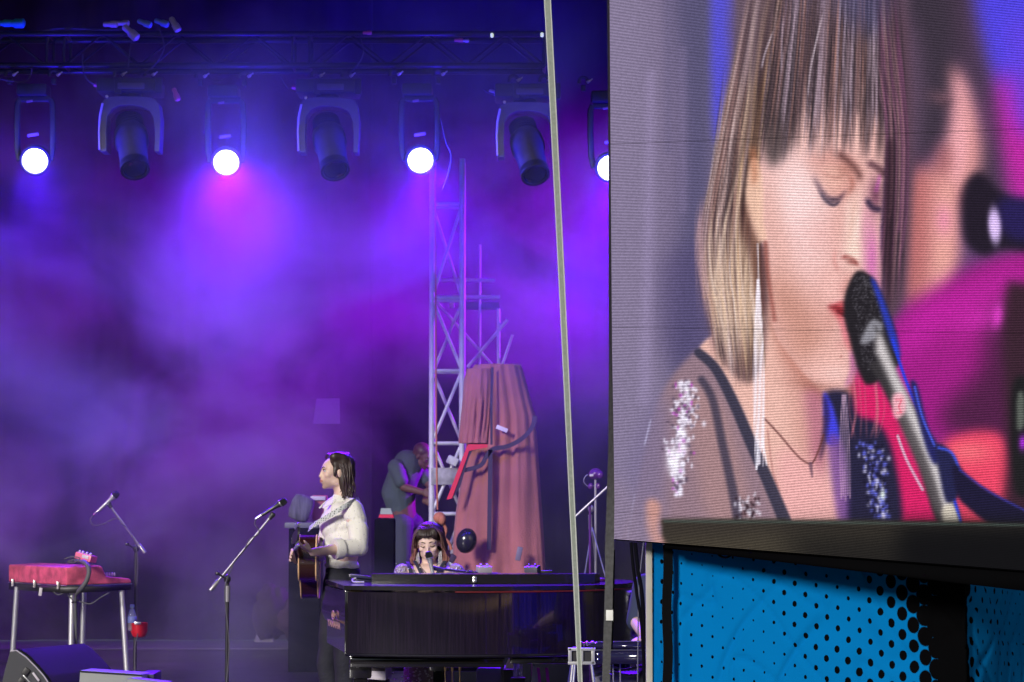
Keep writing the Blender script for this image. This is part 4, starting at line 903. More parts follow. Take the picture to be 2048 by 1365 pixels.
# ================================================================ lattice tower and scaffold
YM = 22.0
m_alt = mat('tower_alloy', (0.66, 0.66, 0.68), 0.5, metal=0.1, var=0.12, vscale=9)
x0, x1 = P(864, 700, YM).x, P(924, 700, YM).x; W_ = x1 - x0
tw_ = thing('lattice_tower', 'upright silver lattice tower standing behind the piano and singer', 'tower', ((x0 + x1) / 2, YM, 0.0))
for x in (x0, x1):
    for dy in (0, W_): mb = MB(); mb.tube([(x, YM + dy, 0.02), (x, YM + dy, P(0, 318, YM).z)], 0.026, 12); mesh_obj('chord', mb, m_alt, tw_)
rows = [1180, 1028, 887, 742, 597, 408]
zr = [P(0, r, YM).z for r in rows]
for i, z in enumerate(zr):
    for a, b in (((x0, YM), (x1, YM)), ((x0, YM + W_), (x1, YM + W_)), ((x0, YM), (x0, YM + W_)), ((x1, YM), (x1, YM + W_))):
        mb = MB(); mb.tube([(a[0], a[1], z), (b[0], b[1], z)], 0.016, 8); mesh_obj('rung', mb, m_alt, tw_)
    if i < len(zr) - 1:
        zz = zr[i + 1]; f = i % 2 == 1
        for y in (YM, YM + W_):
            ff = f if y == YM else not f
            mb = MB(); mb.tube([(x0 if ff else x1, y, zz if i > 1 else z), (x1 if ff else x0, y, z if i > 1 else zz)], 0.015, 8); mesh_obj('diagonal', mb, m_alt, tw_)
mb = MB(); mb.rbox(P(893, 953, YM - 0.03), (0.27, 0.012, 0.15), 0.004); mesh_obj('sleeve_plate', mb, mat('scuffed_plate', (0.35, 0.34, 0.36), 0.6, var=0.4, vscale=14), tw_)
mb = MB(); mb.rbox(((x0 + x1) / 2, YM + W_ / 2, 0.03), (0.6, 0.6, 0.04), 0.01); mesh_obj('base_plate', mb, m_alt, tw_)
YF = 22.5
fr = thing('scaffold_frame', 'partly hidden scaffold frame of silver pipes to the right of the lattice tower', 'scaffold', P(965, 1300, YF))
for a, b, r, nm in (((864, 560), (990, 561), 0.018, 'rail'), ((864, 594), (1000, 595), 0.020, 'rail'), ((997, 618), (997, 1290), 0.017, 'upright'), ((960, 490), (958, 1290), 0.011, 'upright'),
                ((935, 735), (1015, 640), 0.017, 'brace'), ((1003, 735), (1025, 670), 0.014, 'brace'), ((868, 598), (1000, 748), 0.014, 'brace'), ((933, 745), (935, 1290), 0.014, 'upright'), ((927, 1035), (892, 1150), 0.024, 'brace')):
    mb = MB(); mb.tube([P(a[0], a[1], YF), P(b[0], b[1], YF)], r, 10); mesh_obj(nm, mb, m_alt, fr)
mb = MB(); mb.rbox(P(962, 612, YF + 0.06), (0.33, 0.03, 0.07), 0.005); mesh_obj('toe_board', mb, mat('toe_board', (0.10, 0.06, 0.12), 0.7), fr)
mb = MB(); mb.rbox(P(904, 606, YF - 0.06), (0.045, 0.05, 0.10), 0.008); mesh_obj('coupler', mb, m_alt, fr)
m_rope = mat('orange_rope', (0.62, 0.22, 0.13), 0.8, bump=0.5, bscale=200)
rp = thing('orange_rope', 'thin orange rope running down the lattice tower to a knot', 'rope', P(876, 1035, 21.7))
mb = MB(); mb.tube(crv([P(870, 330, 21.7), P(871, 500, 21.7), P(872, 760, 21.7), P(873, 900, 21.7), P(875, 1020, 21.7)], 8), 0.008, 8); mesh_obj('line', mb, m_rope, rp)
mb = MB(); mb.ell(P(879, 1036, 21.7), (0.055, 0.05, 0.05), None, 12, 8); mb.ell(P(884, 1040, 21.68), (0.035, 0.04, 0.045), None, 10, 7); mesh_obj('knot', mb, m_rope, rp)
mb = MB(); mb.tube(crv([P(886, 1044, 21.7), P(892, 1060, 21.7), P(889, 1075, 21.7), P(898, 1086, 21.7), P(903, 1100, 21.7)], 6), 0.013, 8); mesh_obj('tail', mb, m_rope, rp)
mb = MB(); mb.rbox(P(905, 922, 21.9), (0.10, 0.05, 0.075), 0.015, Matrix.Rotation(R(25), 3, 'Y')); solo('tower_lamp', mb, m_alt, 'small pale floodlight strapped inside the lattice tower', 'lamp')
# ---- brown red cover draped over a scaffold leg
YD = 21.0
m_drape = mat('brown_red_cloth', (0.40, 0.135, 0.135), 0.9, var=0.16, vscale=3.0, bump=0.3, bscale=90, sheen=0.2)
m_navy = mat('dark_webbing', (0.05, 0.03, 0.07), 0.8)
def drape(rows, Y, depth, seed, nx=70, amp=0.05):
    """rows: (py, left px, right px) outline of a hanging cloth with real roundness"""
    ys = [r[0] for r in rows]; mb = MB(); vs = []; ny = 90; fs = []
    for k in range(ny + 1):
        y = ys[0] + (ys[-1] - ys[0]) * k / ny; Lx = np.interp(y, ys, [r[1] for r in rows]); Rx = np.interp(y, ys, [r[2] for r in rows])
        a = P(Lx, y, Y); b = P(Rx, y, Y); m = (a + b) / 2; hw = (b.x - a.x) / 2; g = min(1, 0.3 + k / ny)
        for i in range(nx):
            t = 2 * math.pi * i / nx; cx_, sy_ = math.cos(t), math.sin(t)
            f = amp * g * (mnoise.noise(Vector((t * 2.6 if False else cx_ * 5.2, seed + sy_ * 2.4, k / ny * 1.3))) + 0.5 * mnoise.noise(Vector((cx_ * 12, seed + sy_ * 5, k / ny * 2.5))))
            se = (abs(cx_) ** 1.0) * (1 if cx_ > 0 else -1)
            vs.append(Vector((m.x + hw * se, Y + depth * sy_ * 0.5 + f * (abs(sy_) ** 0.7) * -1, a.z)))
    for k in range(ny):
        for i in range(nx):
            j = (i + 1) % nx; fs.append((k * nx + i, k * nx + j, (k + 1) * nx + j, (k + 1) * nx + i))
    fs.append(tuple(range(nx))); return mb.add(vs, fs)
dr = thing('draped_cover', 'tall brown red cloth cover draped over scaffolding behind the piano', 'cloth cover', P(1000, 1355, YD))
mesh_obj('cloth', drape([(731, 948, 1043), (745, 940, 1048), (800, 938, 1062), (832, 936, 1071), (900, 932, 1076), (960, 922, 1080), (1020, 912, 1084), (1080, 906, 1088), (1145, 904, 1091), (1240, 902, 1094), (1350, 900, 1096)], YD, 0.50, 2.0, amp=0.11), m_drape, dr, smooth=180)
mesh_obj('upper_flap', drape([(738, 934, 985), (760, 928, 986), (800, 925, 984), (850, 920, 980), (878, 917, 977), (887, 917, 976)], YD - 0.20, 0.22, 6.0, amp=0.05), m_drape, dr, smooth=180)
m_red = mat('bright_red_trim', (0.75, 0.03, 0.07), 0.7)
mb = MB(); q = [(893, 1000), (904, 997), (934, 915), (938, 902), (975, 895), (975, 889), (936, 889), (929, 905)]
mb.prism([P(x, y, YD - 0.36) for x, y in q], (0, 0.01, 0)); mesh_obj('red_trim', mb, m_red, dr)
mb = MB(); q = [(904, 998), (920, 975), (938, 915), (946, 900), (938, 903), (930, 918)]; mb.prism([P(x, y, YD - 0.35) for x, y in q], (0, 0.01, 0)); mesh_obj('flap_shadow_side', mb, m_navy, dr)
for pts, w_ in (([(1070, 832), (1064, 855), (1045, 877), (1015, 893), (985, 899), (972, 915), (960, 932), (925, 942)], 0.036), ([(981, 900), (980, 960), (979, 1030), (978, 1100)], 0.036), ([(985, 735), (983, 800), (983, 890)], 0.02)):
    mb = MB(); c = crv([P(x, y, YD - 0.335) for x, y in pts], 6)
    tv = [(c[min(i + 1, len(c) - 1)] - c[max(i - 1, 0)]).normalized().cross(V(0, 1, 0)) * w_ for i in range(len(c))]
    mb.strap(c, tv, V(0, 0.006, 0)); mesh_obj('strap', mb, m_navy, dr)
mb = MB(); mb.rbox(P(1004, 858, YD - 0.33), (0.10, 0.01, 0.035), 0.003, Matrix.Rotation(R(22), 3, 'Y')); mesh_obj('label', mb, mat('white_label', (0.7, 0.6, 0.68), 0.6), dr)
mb = MB(); mb.rbox(P(1038, 1108, YD - 0.36), (0.045, 0.02, 0.115), 0.008, Matrix.Rotation(R(12), 3, 'Y')); mesh_obj('buckle', mb, mat('grey_buckle', (0.16, 0.13, 0.2), 0.5), dr)
mb = MB(); mb.ell(P(933, 1082, YD - 0.5), (0.085, 0.07, 0.105), Matrix.Rotation(R(14), 3, 'Y'), 18, 12); bb = solo('hanging_cymbal_bag', mb, mat('glossy_black', (0.02, 0.018, 0.03), 0.18, coat=0.5), 'round glossy black bag hanging on the lower left of the brown cover', 'bag')
mb = MB(); mb.rbox(P(904, 1117, YD - 0.4), (0.06, 0.04, 0.07), 0.02, Matrix.Rotation(R(30), 3, 'Y')); solo('small_pouch', mb, m_navy, 'small dark pouch at the foot of the brown cover by the singer', 'bag')
# ================================================================ grand piano
m_pgloss = mat('piano_black_gloss', (0.012, 0.010, 0.014), 0.10, spec=0.6, coat=0.8)
def rim_mat():
    m = bpy.data.materials.new('piano_rim_worn_sheen'); m.use_nodes = True; t = m.node_tree; b = t.nodes['Principled BSDF']; L = t.links.new
    tc = t.nodes.new('ShaderNodeTexCoord'); mp = t.nodes.new('ShaderNodeMapping'); mp.inputs['Scale'].default_value = (110, 110, 3.2); L(tc.outputs['Object'], mp.inputs[0])
    n = t.nodes.new('ShaderNodeTexNoise'); n.inputs['Scale'].default_value = 1; n.inputs['Detail'].default_value = 3; L(mp.outputs[0], n.inputs[0])
    r = t.nodes.new('ShaderNodeValToRGB'); r.color_ramp.elements[0].position = 0.42; r.color_ramp.elements[1].position = 0.72
    r.color_ramp.elements[0].color = (0.007, 0.004, 0.014, 1); r.color_ramp.elements[1].color = (0.016, 0.009, 0.026, 1)  # worn streaks, with violet haze sheen and reflection put into the colour
    L(n.outputs[0], r.inputs[0]); L(r.outputs[0], b.inputs['Base Color']); b.inputs['Roughness'].default_value = 0.16; b.inputs['Coat Weight'].default_value = 0.7
    bp = t.nodes.new('ShaderNodeBump'); bp.inputs['Strength'].default_value = 0.25; bp.inputs['Distance'].default_value = 0.004; L(n.outputs[0], bp.inputs['Height']); L(bp.outputs[0], b.inputs['Normal'])
    return m
m_rim = rim_mat()
def gx(px, Y): return P(px, 1200, Y).x
ZT, ZB = 0.955, 0.60
def plan(pts): return [(gx(px, Y), Y) for px, Y in pts]
front = plan([(692, 14.62), (740, 14.56), (830, 14.50), (930, 14.47), (1020, 14.50), (1100, 14.58), (1180, 14.72), (1235, 14.92), (1258, 15.12), (1264, 15.35)])
back_ = plan([(1258, 15.62), (1225, 15.74), (1150, 15.78), (900, 15.78), (654, 15.72)])
left_ = plan([(649, 15.45), (655, 15.2), (668, 14.95), (682, 14.75)])
pn = thing('grand_piano', 'long black grand piano with its rim towards us, hiding the singer from the chest down', 'piano', (gx(960, 15.1), 15.1, 0.0))
outline = [Vector((x, y, 0)) for x, y in crv([V(*p, 0) for p in front], 5) for _ in (0,)] if False else [Vector((v.x, v.y, 0)) for v in crv([V(p[0], p[1], 0) for p in front], 5)]
rest = [Vector((p[0], p[1], 0)) for p in back_]
mb = MB(); mb.prism([p + V(0, 0, ZB) for p in outline + rest], (0, 0, ZT - ZB)); mesh_obj('rim', mb, m_rim, pn, smooth=35)
# glossy end panel, bowed in profile
lp = [V(*p, 0) for p in left_]; e0 = outline[0]; el = Vector((gx(650, 15.45), 15.45, 0)); ed = (el - e0)
mb = MB(); prof = [(0.0, ZT + 0.006), (0.0, ZT - 0.05), (-0.012, 0.86), (-0.014, 0.80), (0.0, 0.755), (0.05, 0.725), (0.06, 0.71), (0.06, 0.60)]
nrm = Vector((ed.y, -ed.x, 0)).normalized();  nrm = -nrm if nrm.x > 0 else nrm
vs = []; fs = []; n = len(prof); segs = 10
for i in range(segs + 1):
    t = i / segs; p = e0 + ed * t
    for o_, z in prof: vs.append(p - nrm * o_ * (0.4 + t) + V(0, 0, z))
    vs.append(p - nrm * 0.10 + V(0, 0, 0.60)); vs.append(p - nrm * 0.10 + V(0, 0, ZT + 0.006))
M2 = n + 2
for i in range(segs):
    for j in range(M2): j2 = (j + 1) % M2; fs.append((i * M2 + j, i * M2 + j2, (i + 1) * M2 + j2, (i + 1) * M2 + j))
fs += [tuple(range(M2)), tuple(segs * M2 + j for j in range(M2))[::-1]]
mb.add(vs, fs); mesh_obj('end_panel', mb, m_pgloss, pn, smooth=50)
mb = MB(); mb.rbox((e0 + V(0.004, 0.006, (ZT + ZB) / 2)), (0.022, 0.022, ZT - ZB + 0.016), 0.006); mesh_obj('corner_post', mb, m_pgloss, pn)
# lid: a lipped slab over the rim, plus the folded flap lying on it
m_lid = mat('lid_black', (0.010, 0.008, 0.014), 0.22, spec=0.5, coat=0.4, bump=0.05, bscale=8)
cxy = V(gx(960, 15.1), 15.1, 0)
def grow(p, k): return cxy + (p - cxy) * k
mb = MB(); o2 = [grow(p, 1.012) for p in outline + rest]
mb.prism([p + V(0, 0, ZT + 0.012) for p in o2], (0, 0, 0.024)); mesh_obj('lid', mb, m_lid, pn, smooth=35)
mb = MB(); o3 = [grow(p, 1.006) for p in outline]
mb.tube([p + V(0, -0.004, ZT + 0.004) for p in o3[14:]], 0.0045, 8); mesh_obj('red_reflection_line', mb, mat('reflection_red', (0.16, 0.015, 0.02), 0.35), pn)  # red tube painted in as a reflection below the lid
fl_ = [V(gx(742, 14.9), 14.98, 0), V(gx(800, 14.9), 14.94, 0), V(gx(960, 14.86), 14.9, 0), V(gx(1190, 14.95), 14.98, 0), V(gx(1200, 15.1), 15.1, 0), V(gx(742, 15.15), 15.15, 0)]
mb = MB(); mb.prism([p + V(0, 0, ZT + 0.0375) for p in fl_], (0, 0, 0.056)); mesh_obj('folded_lid_flap', mb, m_lid, pn, smooth=35)
mb = MB(); c = P(949, 1157, 14.895); mb.lathe([(0.012, 0), (0.014, 0.003), (0.009, 0.006)], c, Matrix.Rotation(R(90), 3, 'X'), 14); mb.lathe([(0.012, 0), (0.014, 0.003), (0.009, 0.006)], c - V(0, 0, 0.016), Matrix.Rotation(R(90), 3, 'X'), 14)
mesh_obj('small_emblem', mb, m_zinc, pn)
mb = MB(); mb.tube([p + V(0, -0.003, ZB - 0.008) for p in outline], 0.009, 8); mesh_obj('bottom_moulding', mb, m_lid, pn)
mb = MB(); mb.rbox((gx(860, 15.1), 15.1, ZB - 0.055), (0.9, 0.9, 0.06), 0.01); mb.rbox((gx(1090, 15.1), 15.15, ZB - 0.045), (0.42, 0.8, 0.05), 0.01); mesh_obj('underframe', mb, m_pgloss, pn)
for px, Y in ((722, 15.0), (1238, 15.25), (880, 15.65)):
    mb = MB(); x = gx(px, Y); mb.rbox((x, Y, ZB - 0.10), (0.13, 0.13, 0.14), 0.012); mb.rbox((x, Y, 0.29), (0.085, 0.085, 0.46), 0.012); lg = mesh_obj('leg', mb, m_pgloss, pn)
    mb = MB(); mb.lathe([(0.012, -0.013), (0.034, -0.011), (0.034, 0.011), (0.012, 0.013)], (x, Y, 0.034), Matrix.Rotation(R(90), 3, 'X'), 14); mb.box((x, Y, 0.065), (0.05, 0.04, 0.03)); mesh_obj('caster', mb, mat('brass', (0.55, 0.38, 0.12), 0.3, metal=1), lg)
for i, px in enumerate((891, 905, 920)):
    mb = MB(); x = gx(px, 15.0); mb.tube([(x, 15.0, 0.09), (x, 15.0, 0.47)], 0.0045, 8); mb.lathe([(0.006, 0), (0.008, 0.01), (0.008, 0.04), (0.004, 0.05)], (x, 15.0, 0.47), None, 8)
    mesh_obj('pedal_rod', mb, mat('brass', (0, 0, 0)), pn)
mb = MB(); mb.rbox((gx(905, 15.0), 15.03, 0.07), (0.17, 0.14, 0.05), 0.01); mesh_obj('pedal_box', mb, m_pgloss, pn)
# maker's emblem and lettering on the end panel
def text_mesh(name, s, size, loc, xdir, zdir, m, parent, sx=1.0):
    cu = bpy.data.curves.new(name, 'FONT'); cu.body = s; cu.size = size; cu.align_x = 'CENTER'; cu.align_y = 'CENTER'; cu.extrude = 0.001; cu.offset = 0.0008
    ob = bpy.data.objects.new(name, cu); COL.objects.link(ob); bpy.context.view_layer.update()
    me = bpy.data.meshes.new_from_object(ob.evaluated_get(bpy.context.evaluated_depsgraph_get())); bpy.data.objects.remove(ob)
    xd = Vector(xdir).normalized(); zd = Vector(zdir).normalized(); nd = xd.cross(zd)
    for v in me.vertices: v.co = Vector(loc) + xd * v.co.x * sx + zd * v.co.y + nd * v.co.z
    me.materials.clear(); me.materials.append(m); o = bpy.data.objects.new(name, me); COL.objects.link(o)
    if parent: o.parent = parent; o.matrix_parent_inverse = wm(parent).inverted()
    return o
m_gold = mat('brass_letter', (0.72, 0.42, 0.30), 0.4, metal=0.4)
pd = (e0 - el).normalized(); tc_ = e0 + ed * 0.42 + nrm * 0.018
text_mesh('maker_lettering', 'YAMAHA', 0.056, tc_ + V(0, 0, 0.748), pd, (0, 0, 1), m_gold, pn, 2.2)
mb = MB(); u_ = pd; cc = tc_ + V(0, 0, 0.805) + nrm * 0.004
def ring(mb, c, ra, rb, n=22, th=0.003):
    pts = [c + u_ * ra * math.cos(2 * math.pi * i / n) + V(0, 0, 1) * rb * math.sin(2 * math.pi * i / n) for i in range(n + 1)]; mb.tube(pts, th, 6)
ring(mb, cc, 0.05, 0.026)
for k in range(3):
    a = math.pi / 2 + k * 2 * math.pi / 3; d_ = u_ * 0.045 * math.cos(a) + V(0, 0, 1) * 0.023 * math.sin(a); mb.tube([cc - d_ * 0.5, cc + d_], 0.0025, 6)
mesh_obj('maker_emblem', mb, m_gold, pn)
# things on the piano's left end
mb = MB(); z = ZT + 0.036
mb.rbox((gx(732, 15.3), 15.3, z + 0.030), (0.20, 0.16, 0.018), 0.005, Matrix.Rotation(R(5), 3, 'Y')); mb.rbox((gx(732, 15.3), 15.3, z + 0.011), (0.12, 0.1, 0.020), 0.004)
solo('music_tablet', mb, mat('blue_black_plastic', (0.03, 0.03, 0.07), 0.2, coat=0.5), 'small dark tablet stand lying on the left end of the piano beside the guitarist', 'tablet')
mb = MB(); mb.tube(crv([V(gx(712, 15.1), 15.1, z + 0.03), V(gx(705, 15.1), 15.1, z + 0.02), V(gx(710, 15.1), 15.0, z + 0.009), V(gx(730, 15.1), 15.0, z + 0.009)], 6), 0.005, 6)
solo('cable_end', mb, mat('pale_cable', (0.5, 0.48, 0.55), 0.5), 'short pale cable end curling at the left end of the piano lid', 'cable')
mb = MB(); mb.tube([V(gx(656, 14.9), 15.40, ZT + 0.012), V(gx(700, 14.7), 14.72, ZT + 0.012)], 0.006, 6); mesh_obj('chrome_edge', mb, m_zinc, pn)
zf = ZT + 0.0375 + 0.056
for px, Y, rz, lab in ((968, 15.03, 20, 'grey effects box on the piano lid just right of the singer'), (1065, 15.03, -25, 'darker effects box further right on the piano lid')):
    mb = MB(); rot = Matrix.Rotation(R(rz), 3, 'Z') @ Matrix.Rotation(R(8), 3, 'X'); mb.rbox((gx(px, Y), Y, zf + 0.027), (0.085, 0.06, 0.038), 0.006, rot)
    for k in (-0.02, 0.02): mb.lathe([(0.007, 0.0), (0.008, 0.014), (0.003, 0.016)], V(gx(px, Y), Y, zf + 0.043) + rot @ V(k, 0, 0), rot, 8)
    solo('effects_box', mb, mat('box_grey' if px < 1000 else 'box_dark', (0.4, 0.36, 0.42) if px < 1000 else (0.10, 0.09, 0.13), 0.4), lab, 'effects box')
mb = MB(); mb.rbox((gx(1090, 15.02), 15.05, zf + 0.010), (0.09, 0.03, 0.018), 0.005); solo('remote', mb, m_blk, 'flat black gadget lying right of the darker effects box on the piano lid', 'gadget')
# ================================================================ microphone stands
m_sil = mat('stand_satin', (0.36, 0.34, 0.38), 0.35, metal=0.6); m_stk = mat('stand_black', (0.03, 0.028, 0.035), 0.35, coat=0.2)
m_mic = mat('microphone_body', (0.22, 0.21, 0.23), 0.3, metal=0.6); m_grl = mat('microphone_grille', (0.05, 0.05, 0.055), 0.45, metal=0.6, bump=0.8, bscale=700)
def microphone(head, butt, lab, body_m=None, r=0.024):
    head = Vector(head); butt = Vector(butt); d = head - butt; L = d.length; rot = d.to_track_quat('Z', 'Y').to_matrix()
    t = thing('microphone', lab, 'microphone', butt, 'vocal microphones in the stand clips')
    mb = MB(); mb.lathe([(r * 0.42, 0), (r * 0.5, 0.01), (r * 0.5, L * 0.35), (r * 0.62, L * 0.6), (r * 0.9, L - r * 2.1)], butt, rot, 14); mesh_obj('body', mb, body_m or m_mic, t)
    mb = MB(); mb.lathe([(r * 0.9, L - r * 2.1), (r * 1.05, L - r * 1.6), (r * 1.05, L - r * 0.9), (r * 0.8, L - r * 0.2), (r * 0.3, L)], butt, rot, 16); mesh_obj('grille', mb, m_grl, t)
    mb = MB(); mb.lathe([(r * 1.02, L - r * 2.2), (r * 1.12, L - r * 2.1), (r * 1.12, L - r * 1.9), (r * 1.0, L - r * 1.8)], butt, rot, 16); mesh_obj('ring', mb, m_sil, t)
    mb = MB(); mb.lathe([(r * 0.3, -0.045), (r * 0.42, -0.035), (r * 0.45, 0.0)], butt, rot, 10); mesh_obj('plug', mb, m_zinc, t)
    return t
def boom_stand(polex, Y, top, boom_a, boom_b, lab, sleeve=None, group='boom microphone stands'):
    """polex px, top py of the pole; boom ends in px"""
    x = P(polex, top, Y).x; zt_ = P(polex, top, Y).z; t = thing('microphone_stand', lab, 'microphone stand', (x, Y, 0.0), group)
    mb = MB(); mb.lathe([(0.12, 0.002), (0.125, 0.006), (0.125, 0.018), (0.03, 0.026), (0.018, 0.04)], (x, Y, 0), None, 24); mesh_obj('base', mb, m_stk, t)
    mb = MB(); mb.tube([(x, Y, 0.03), (x, Y, zt_)], 0.0115, 10); mesh_obj('pole', mb, m_stk, t)
    if sleeve:
        mb = MB(); mb.tube([P(polex, sleeve[0], Y) + V(0, 0, 0), P(polex, sleeve[1], Y)], 0.017, 10); mesh_obj('grip_sleeve', mb, m_sil, t)
    mb = MB(); c = P(polex, top, Y) + V(0, -0.01, 0); mb.ell(c, (0.022, 0.026, 0.026), None, 10, 8); mb.tube([c + V(-0.004, -0.02, 0), c + V(-0.05, -0.035, 0.03)], 0.007, 6); mb.ell(c + V(-0.055, -0.036, 0.034), (0.014, 0.012, 0.014), None, 8, 6); mesh_obj('clutch', mb, m_stk, t)
    a = P(boom_a[0], boom_a[1], Y - 0.03); b = P(boom_b[0], boom_b[1], Y - 0.03)
    mb = MB(); mb.tube([a, b], 0.0072, 8); mesh_obj('boom', mb, m_sil, t)
    d = (b - a).normalized(); mb = MB(); mb.tube([b - d * 0.075, b - d * 0.07, b, b + d * 0.004], [0.010, 0.014, 0.014, 0.010], 10); mesh_obj('counterweight', mb, m_sil, t)
    mb = MB(); mb.tube([a - d * 0.004, a + d * 0.03], 0.014, 8); mb.ell(a, (0.018, 0.016, 0.018), None, 8, 6); mesh_obj('clip', mb, m_stk, t)
    return t
Y1 = 17.3; Y2 = 15.0
boom_stand(272, Y1, 1098, (218, 1009), (290, 1106), 'tall microphone stand right of the red organ, a red cup holder on its pole')
microphone(P(237, 984, Y1 - 0.03), P(197, 1022, Y1 - 0.03), 'silver bodied microphone on the left stand beside the red organ', mat('mic_grey', (0.45, 0.45, 0.47), 0.35, metal=0.5))
boom_stand(455, Y2, 1158, (545, 1030), (421, 1181), 'microphone stand in front of the guitarist with its boom sloping up to the right', (1172, 1204))
microphone(P(573, 1000, Y2 - 0.03), P(523, 1031, Y2 - 0.03), 'black microphone on the middle stand pointing towards the guitarist', m_stk, 0.022)
def cable(pts, Y, lab, r=0.0035, m=None):
    mb = MB(); mb.tube(crv([P(x, y, Y + (q[0] if q else 0)) for x, y, *q in pts], 6), r, 6); return solo('microphone_cable', mb, m or mat('cable_grey', (0.10, 0.09, 0.12), 0.5), lab, 'cable')
cable([(196, 1023), (186, 1032), (181, 1042), (188, 1051), (205, 1049), (228, 1038), (238, 1040), (243, 1048, -0.02), (252, 1054), (262, 1068, -0.03), (272, 1090, -0.04), (275, 1130, -0.04), (273, 1200, -0.04), (276, 1262, -0.03), (270, 1300, -0.04), (272, 1420, -0.04)], Y1 - 0.04, 'thin grey cable looping from the left microphone and down its stand')
cable([(522, 1033), (512, 1040), (510, 1050), (518, 1060), (516, 1070), (500, 1078, -0.02), (488, 1100), (470, 1122), (462, 1140), (452, 1165, -0.04), (450, 1200, -0.04), (458, 1290, -0.04), (452, 1380, -0.04)], Y2 - 0.04, 'thin grey cable looping from the middle microphone and down its stand')
# singer's boom mic behind the piano
Y3 = 15.86
t = thing('boom_arm_stand', 'low boom stand behind the piano reaching in to the singer from the right', 'microphone stand', (P(1005, 1150, Y3).x, Y3, 0.0))
x = P(1005, 1150, Y3).x; zz = P(1005, 1149, Y3).z
mb = MB(); mb.lathe([(0.12, 0.002), (0.125, 0.018), (0.02, 0.03)], (x, Y3, 0), None, 20); mesh_obj('base', mb, m_stk, t)
mb = MB(); mb.tube([(x, Y3, 0.02), (x, Y3, zz)], 0.011, 8); mesh_obj('pole', mb, m_stk, t)
mb = MB(); mb.tube([P(872, 1137, Y3 - 0.02), P(920, 1143, Y3 - 0.02), P(1010, 1150, Y3 - 0.02)], 0.008, 8); mb.tube([P(864, 1136, Y3 - 0.02), P(888, 1141, Y3 - 0.02)], 0.014, 8); mesh_obj('boom', mb, mat('boom_blue_black', (0.03, 0.02, 0.08), 0.3, coat=0.3), t)
microphone(P(856, 1103, Y3 - 0.06), P(869, 1162, Y3 - 0.05), 'silver bodied microphone held right at the mouth of the woman at the piano', mat('mic_silver', (0.6, 0.6, 0.62), 0.3, metal=0.6), 0.022)
cable([(905, 1147), (925, 1150), (940, 1140), (955, 1150), (975, 1152)], Y3 - 0.05, 'dark cable curling over the piano lid right of the singer', 0.004)
# cup holder and bottle on the left stand
mb = MB(); c = P(278, 1259, Y1 - 0.02); mb.lathe([(0.030, -0.055), (0.045, -0.045), (0.058, -0.015), (0.060, 0.045), (0.056, 0.045), (0.052, -0.01), (0.02, -0.045)], c, None, 20); h = tag(mesh_obj('cup_holder', mb, mat('red_plastic', (0.62, 0.012, 0.02), 0.35), loc=c), 'red plastic cup holder clamped on the left microphone stand', 'cup holder')
mb = MB(); mb.rbox(c + V(0.0, -0.066, 0.045), (0.045, 0.02, 0.018), 0.004); mesh_obj('clamp', mb, m_zinc, h)
bt = thing('water_bottle', 'clear plastic water bottle standing in the red cup holder', 'bottle', P(264, 1262, Y1 - 0.03)); b0 = P(264, 1262, Y1 - 0.03)
mb = MB(); mb.lathe([(0.015, 0.0), (0.029, 0.003), (0.030, 0.03), (0.027, 0.04), (0.030, 0.05), (0.030, 0.10), (0.022, 0.135), (0.012, 0.15), (0.012, 0.16)], b0, None, 18); mesh_obj('body', mb, mat('clear_plastic', (0.75, 0.85, 1.0), 0.08, trans=0.75, alpha=0.75), bt)
mb = MB(); mb.lathe([(0.013, 0.158), (0.015, 0.16), (0.015, 0.178), (0.011, 0.18)], b0, None, 14); mesh_obj('cap', mb, mat('blue_cap', (0.35, 0.45, 0.75), 0.4), bt)
mb = MB(); mb.lathe([(0.0302, 0.055), (0.0308, 0.056), (0.0308, 0.095), (0.0302, 0.096)], b0, None, 18); mesh_obj('label', mb, mat('blue_label', (0.25, 0.3, 0.7), 0.5), bt)
# ================================================================ red stage organ
m_rtol = mat('red_tolex', (0.62, 0.09, 0.17), 0.6, var=0.4, vscale=14.0, bump=0.5, bscale=220); m_obl = mat('organ_black', (0.02, 0.018, 0.022), 0.45)
org = thing('stage_organ', 'old red case electric organ on four chrome legs at the left', 'electric organ', P(140, 1400, 17.0) - V(0, 0, P(140, 1400, 17.0).z))
Yc = 16.75
def OR(px, py):                                         # point in the plane of the right-hand side
    return P(px, py, Yc + (px - 133) * 0.0022)
ext = P(17, 1120, 17.45) - P(133, 1133, Yc); ext.z = 0
side = [(133, 1135), (200, 1131), (205, 1134), (213, 1153), (258, 1157), (263, 1160), (264, 1167), (133, 1171)]
mb = MB(); mb.prism([OR(x, y) for x, y in side], ext); bm_ = mesh_obj('case', mb, m_rtol, org, smooth=None)
bv = bm_.modifiers.new('bevel', 'BEVEL'); bv.width = 0.012; bv.segments = 3
mb = MB(); mb.prism([OR(x, y) for x, y in ((133.5, 1172.5), (263, 1168.5), (262, 1180), (200, 1184), (134, 1187))], ext); mesh_obj('bottom_shell', mb, m_obl, org, smooth=None)
mb = MB(); mb.tube([OR(264, 1168), OR(133, 1172), OR(133, 1172) + ext], 0.0035, 6); mesh_obj('trim', mb, m_zinc, org)
for k in (0.12, 0.52, 0.9):
    p = OR(133, 1172) + ext * k + V(-0.006, -0.004, 0); mb = MB(); mb.rbox(p, (0.018, 0.026, 0.05), 0.004); mesh_obj('latch', mb, mat('nickel', (0.55, 0.5, 0.5), 0.3, metal=0.8), org)
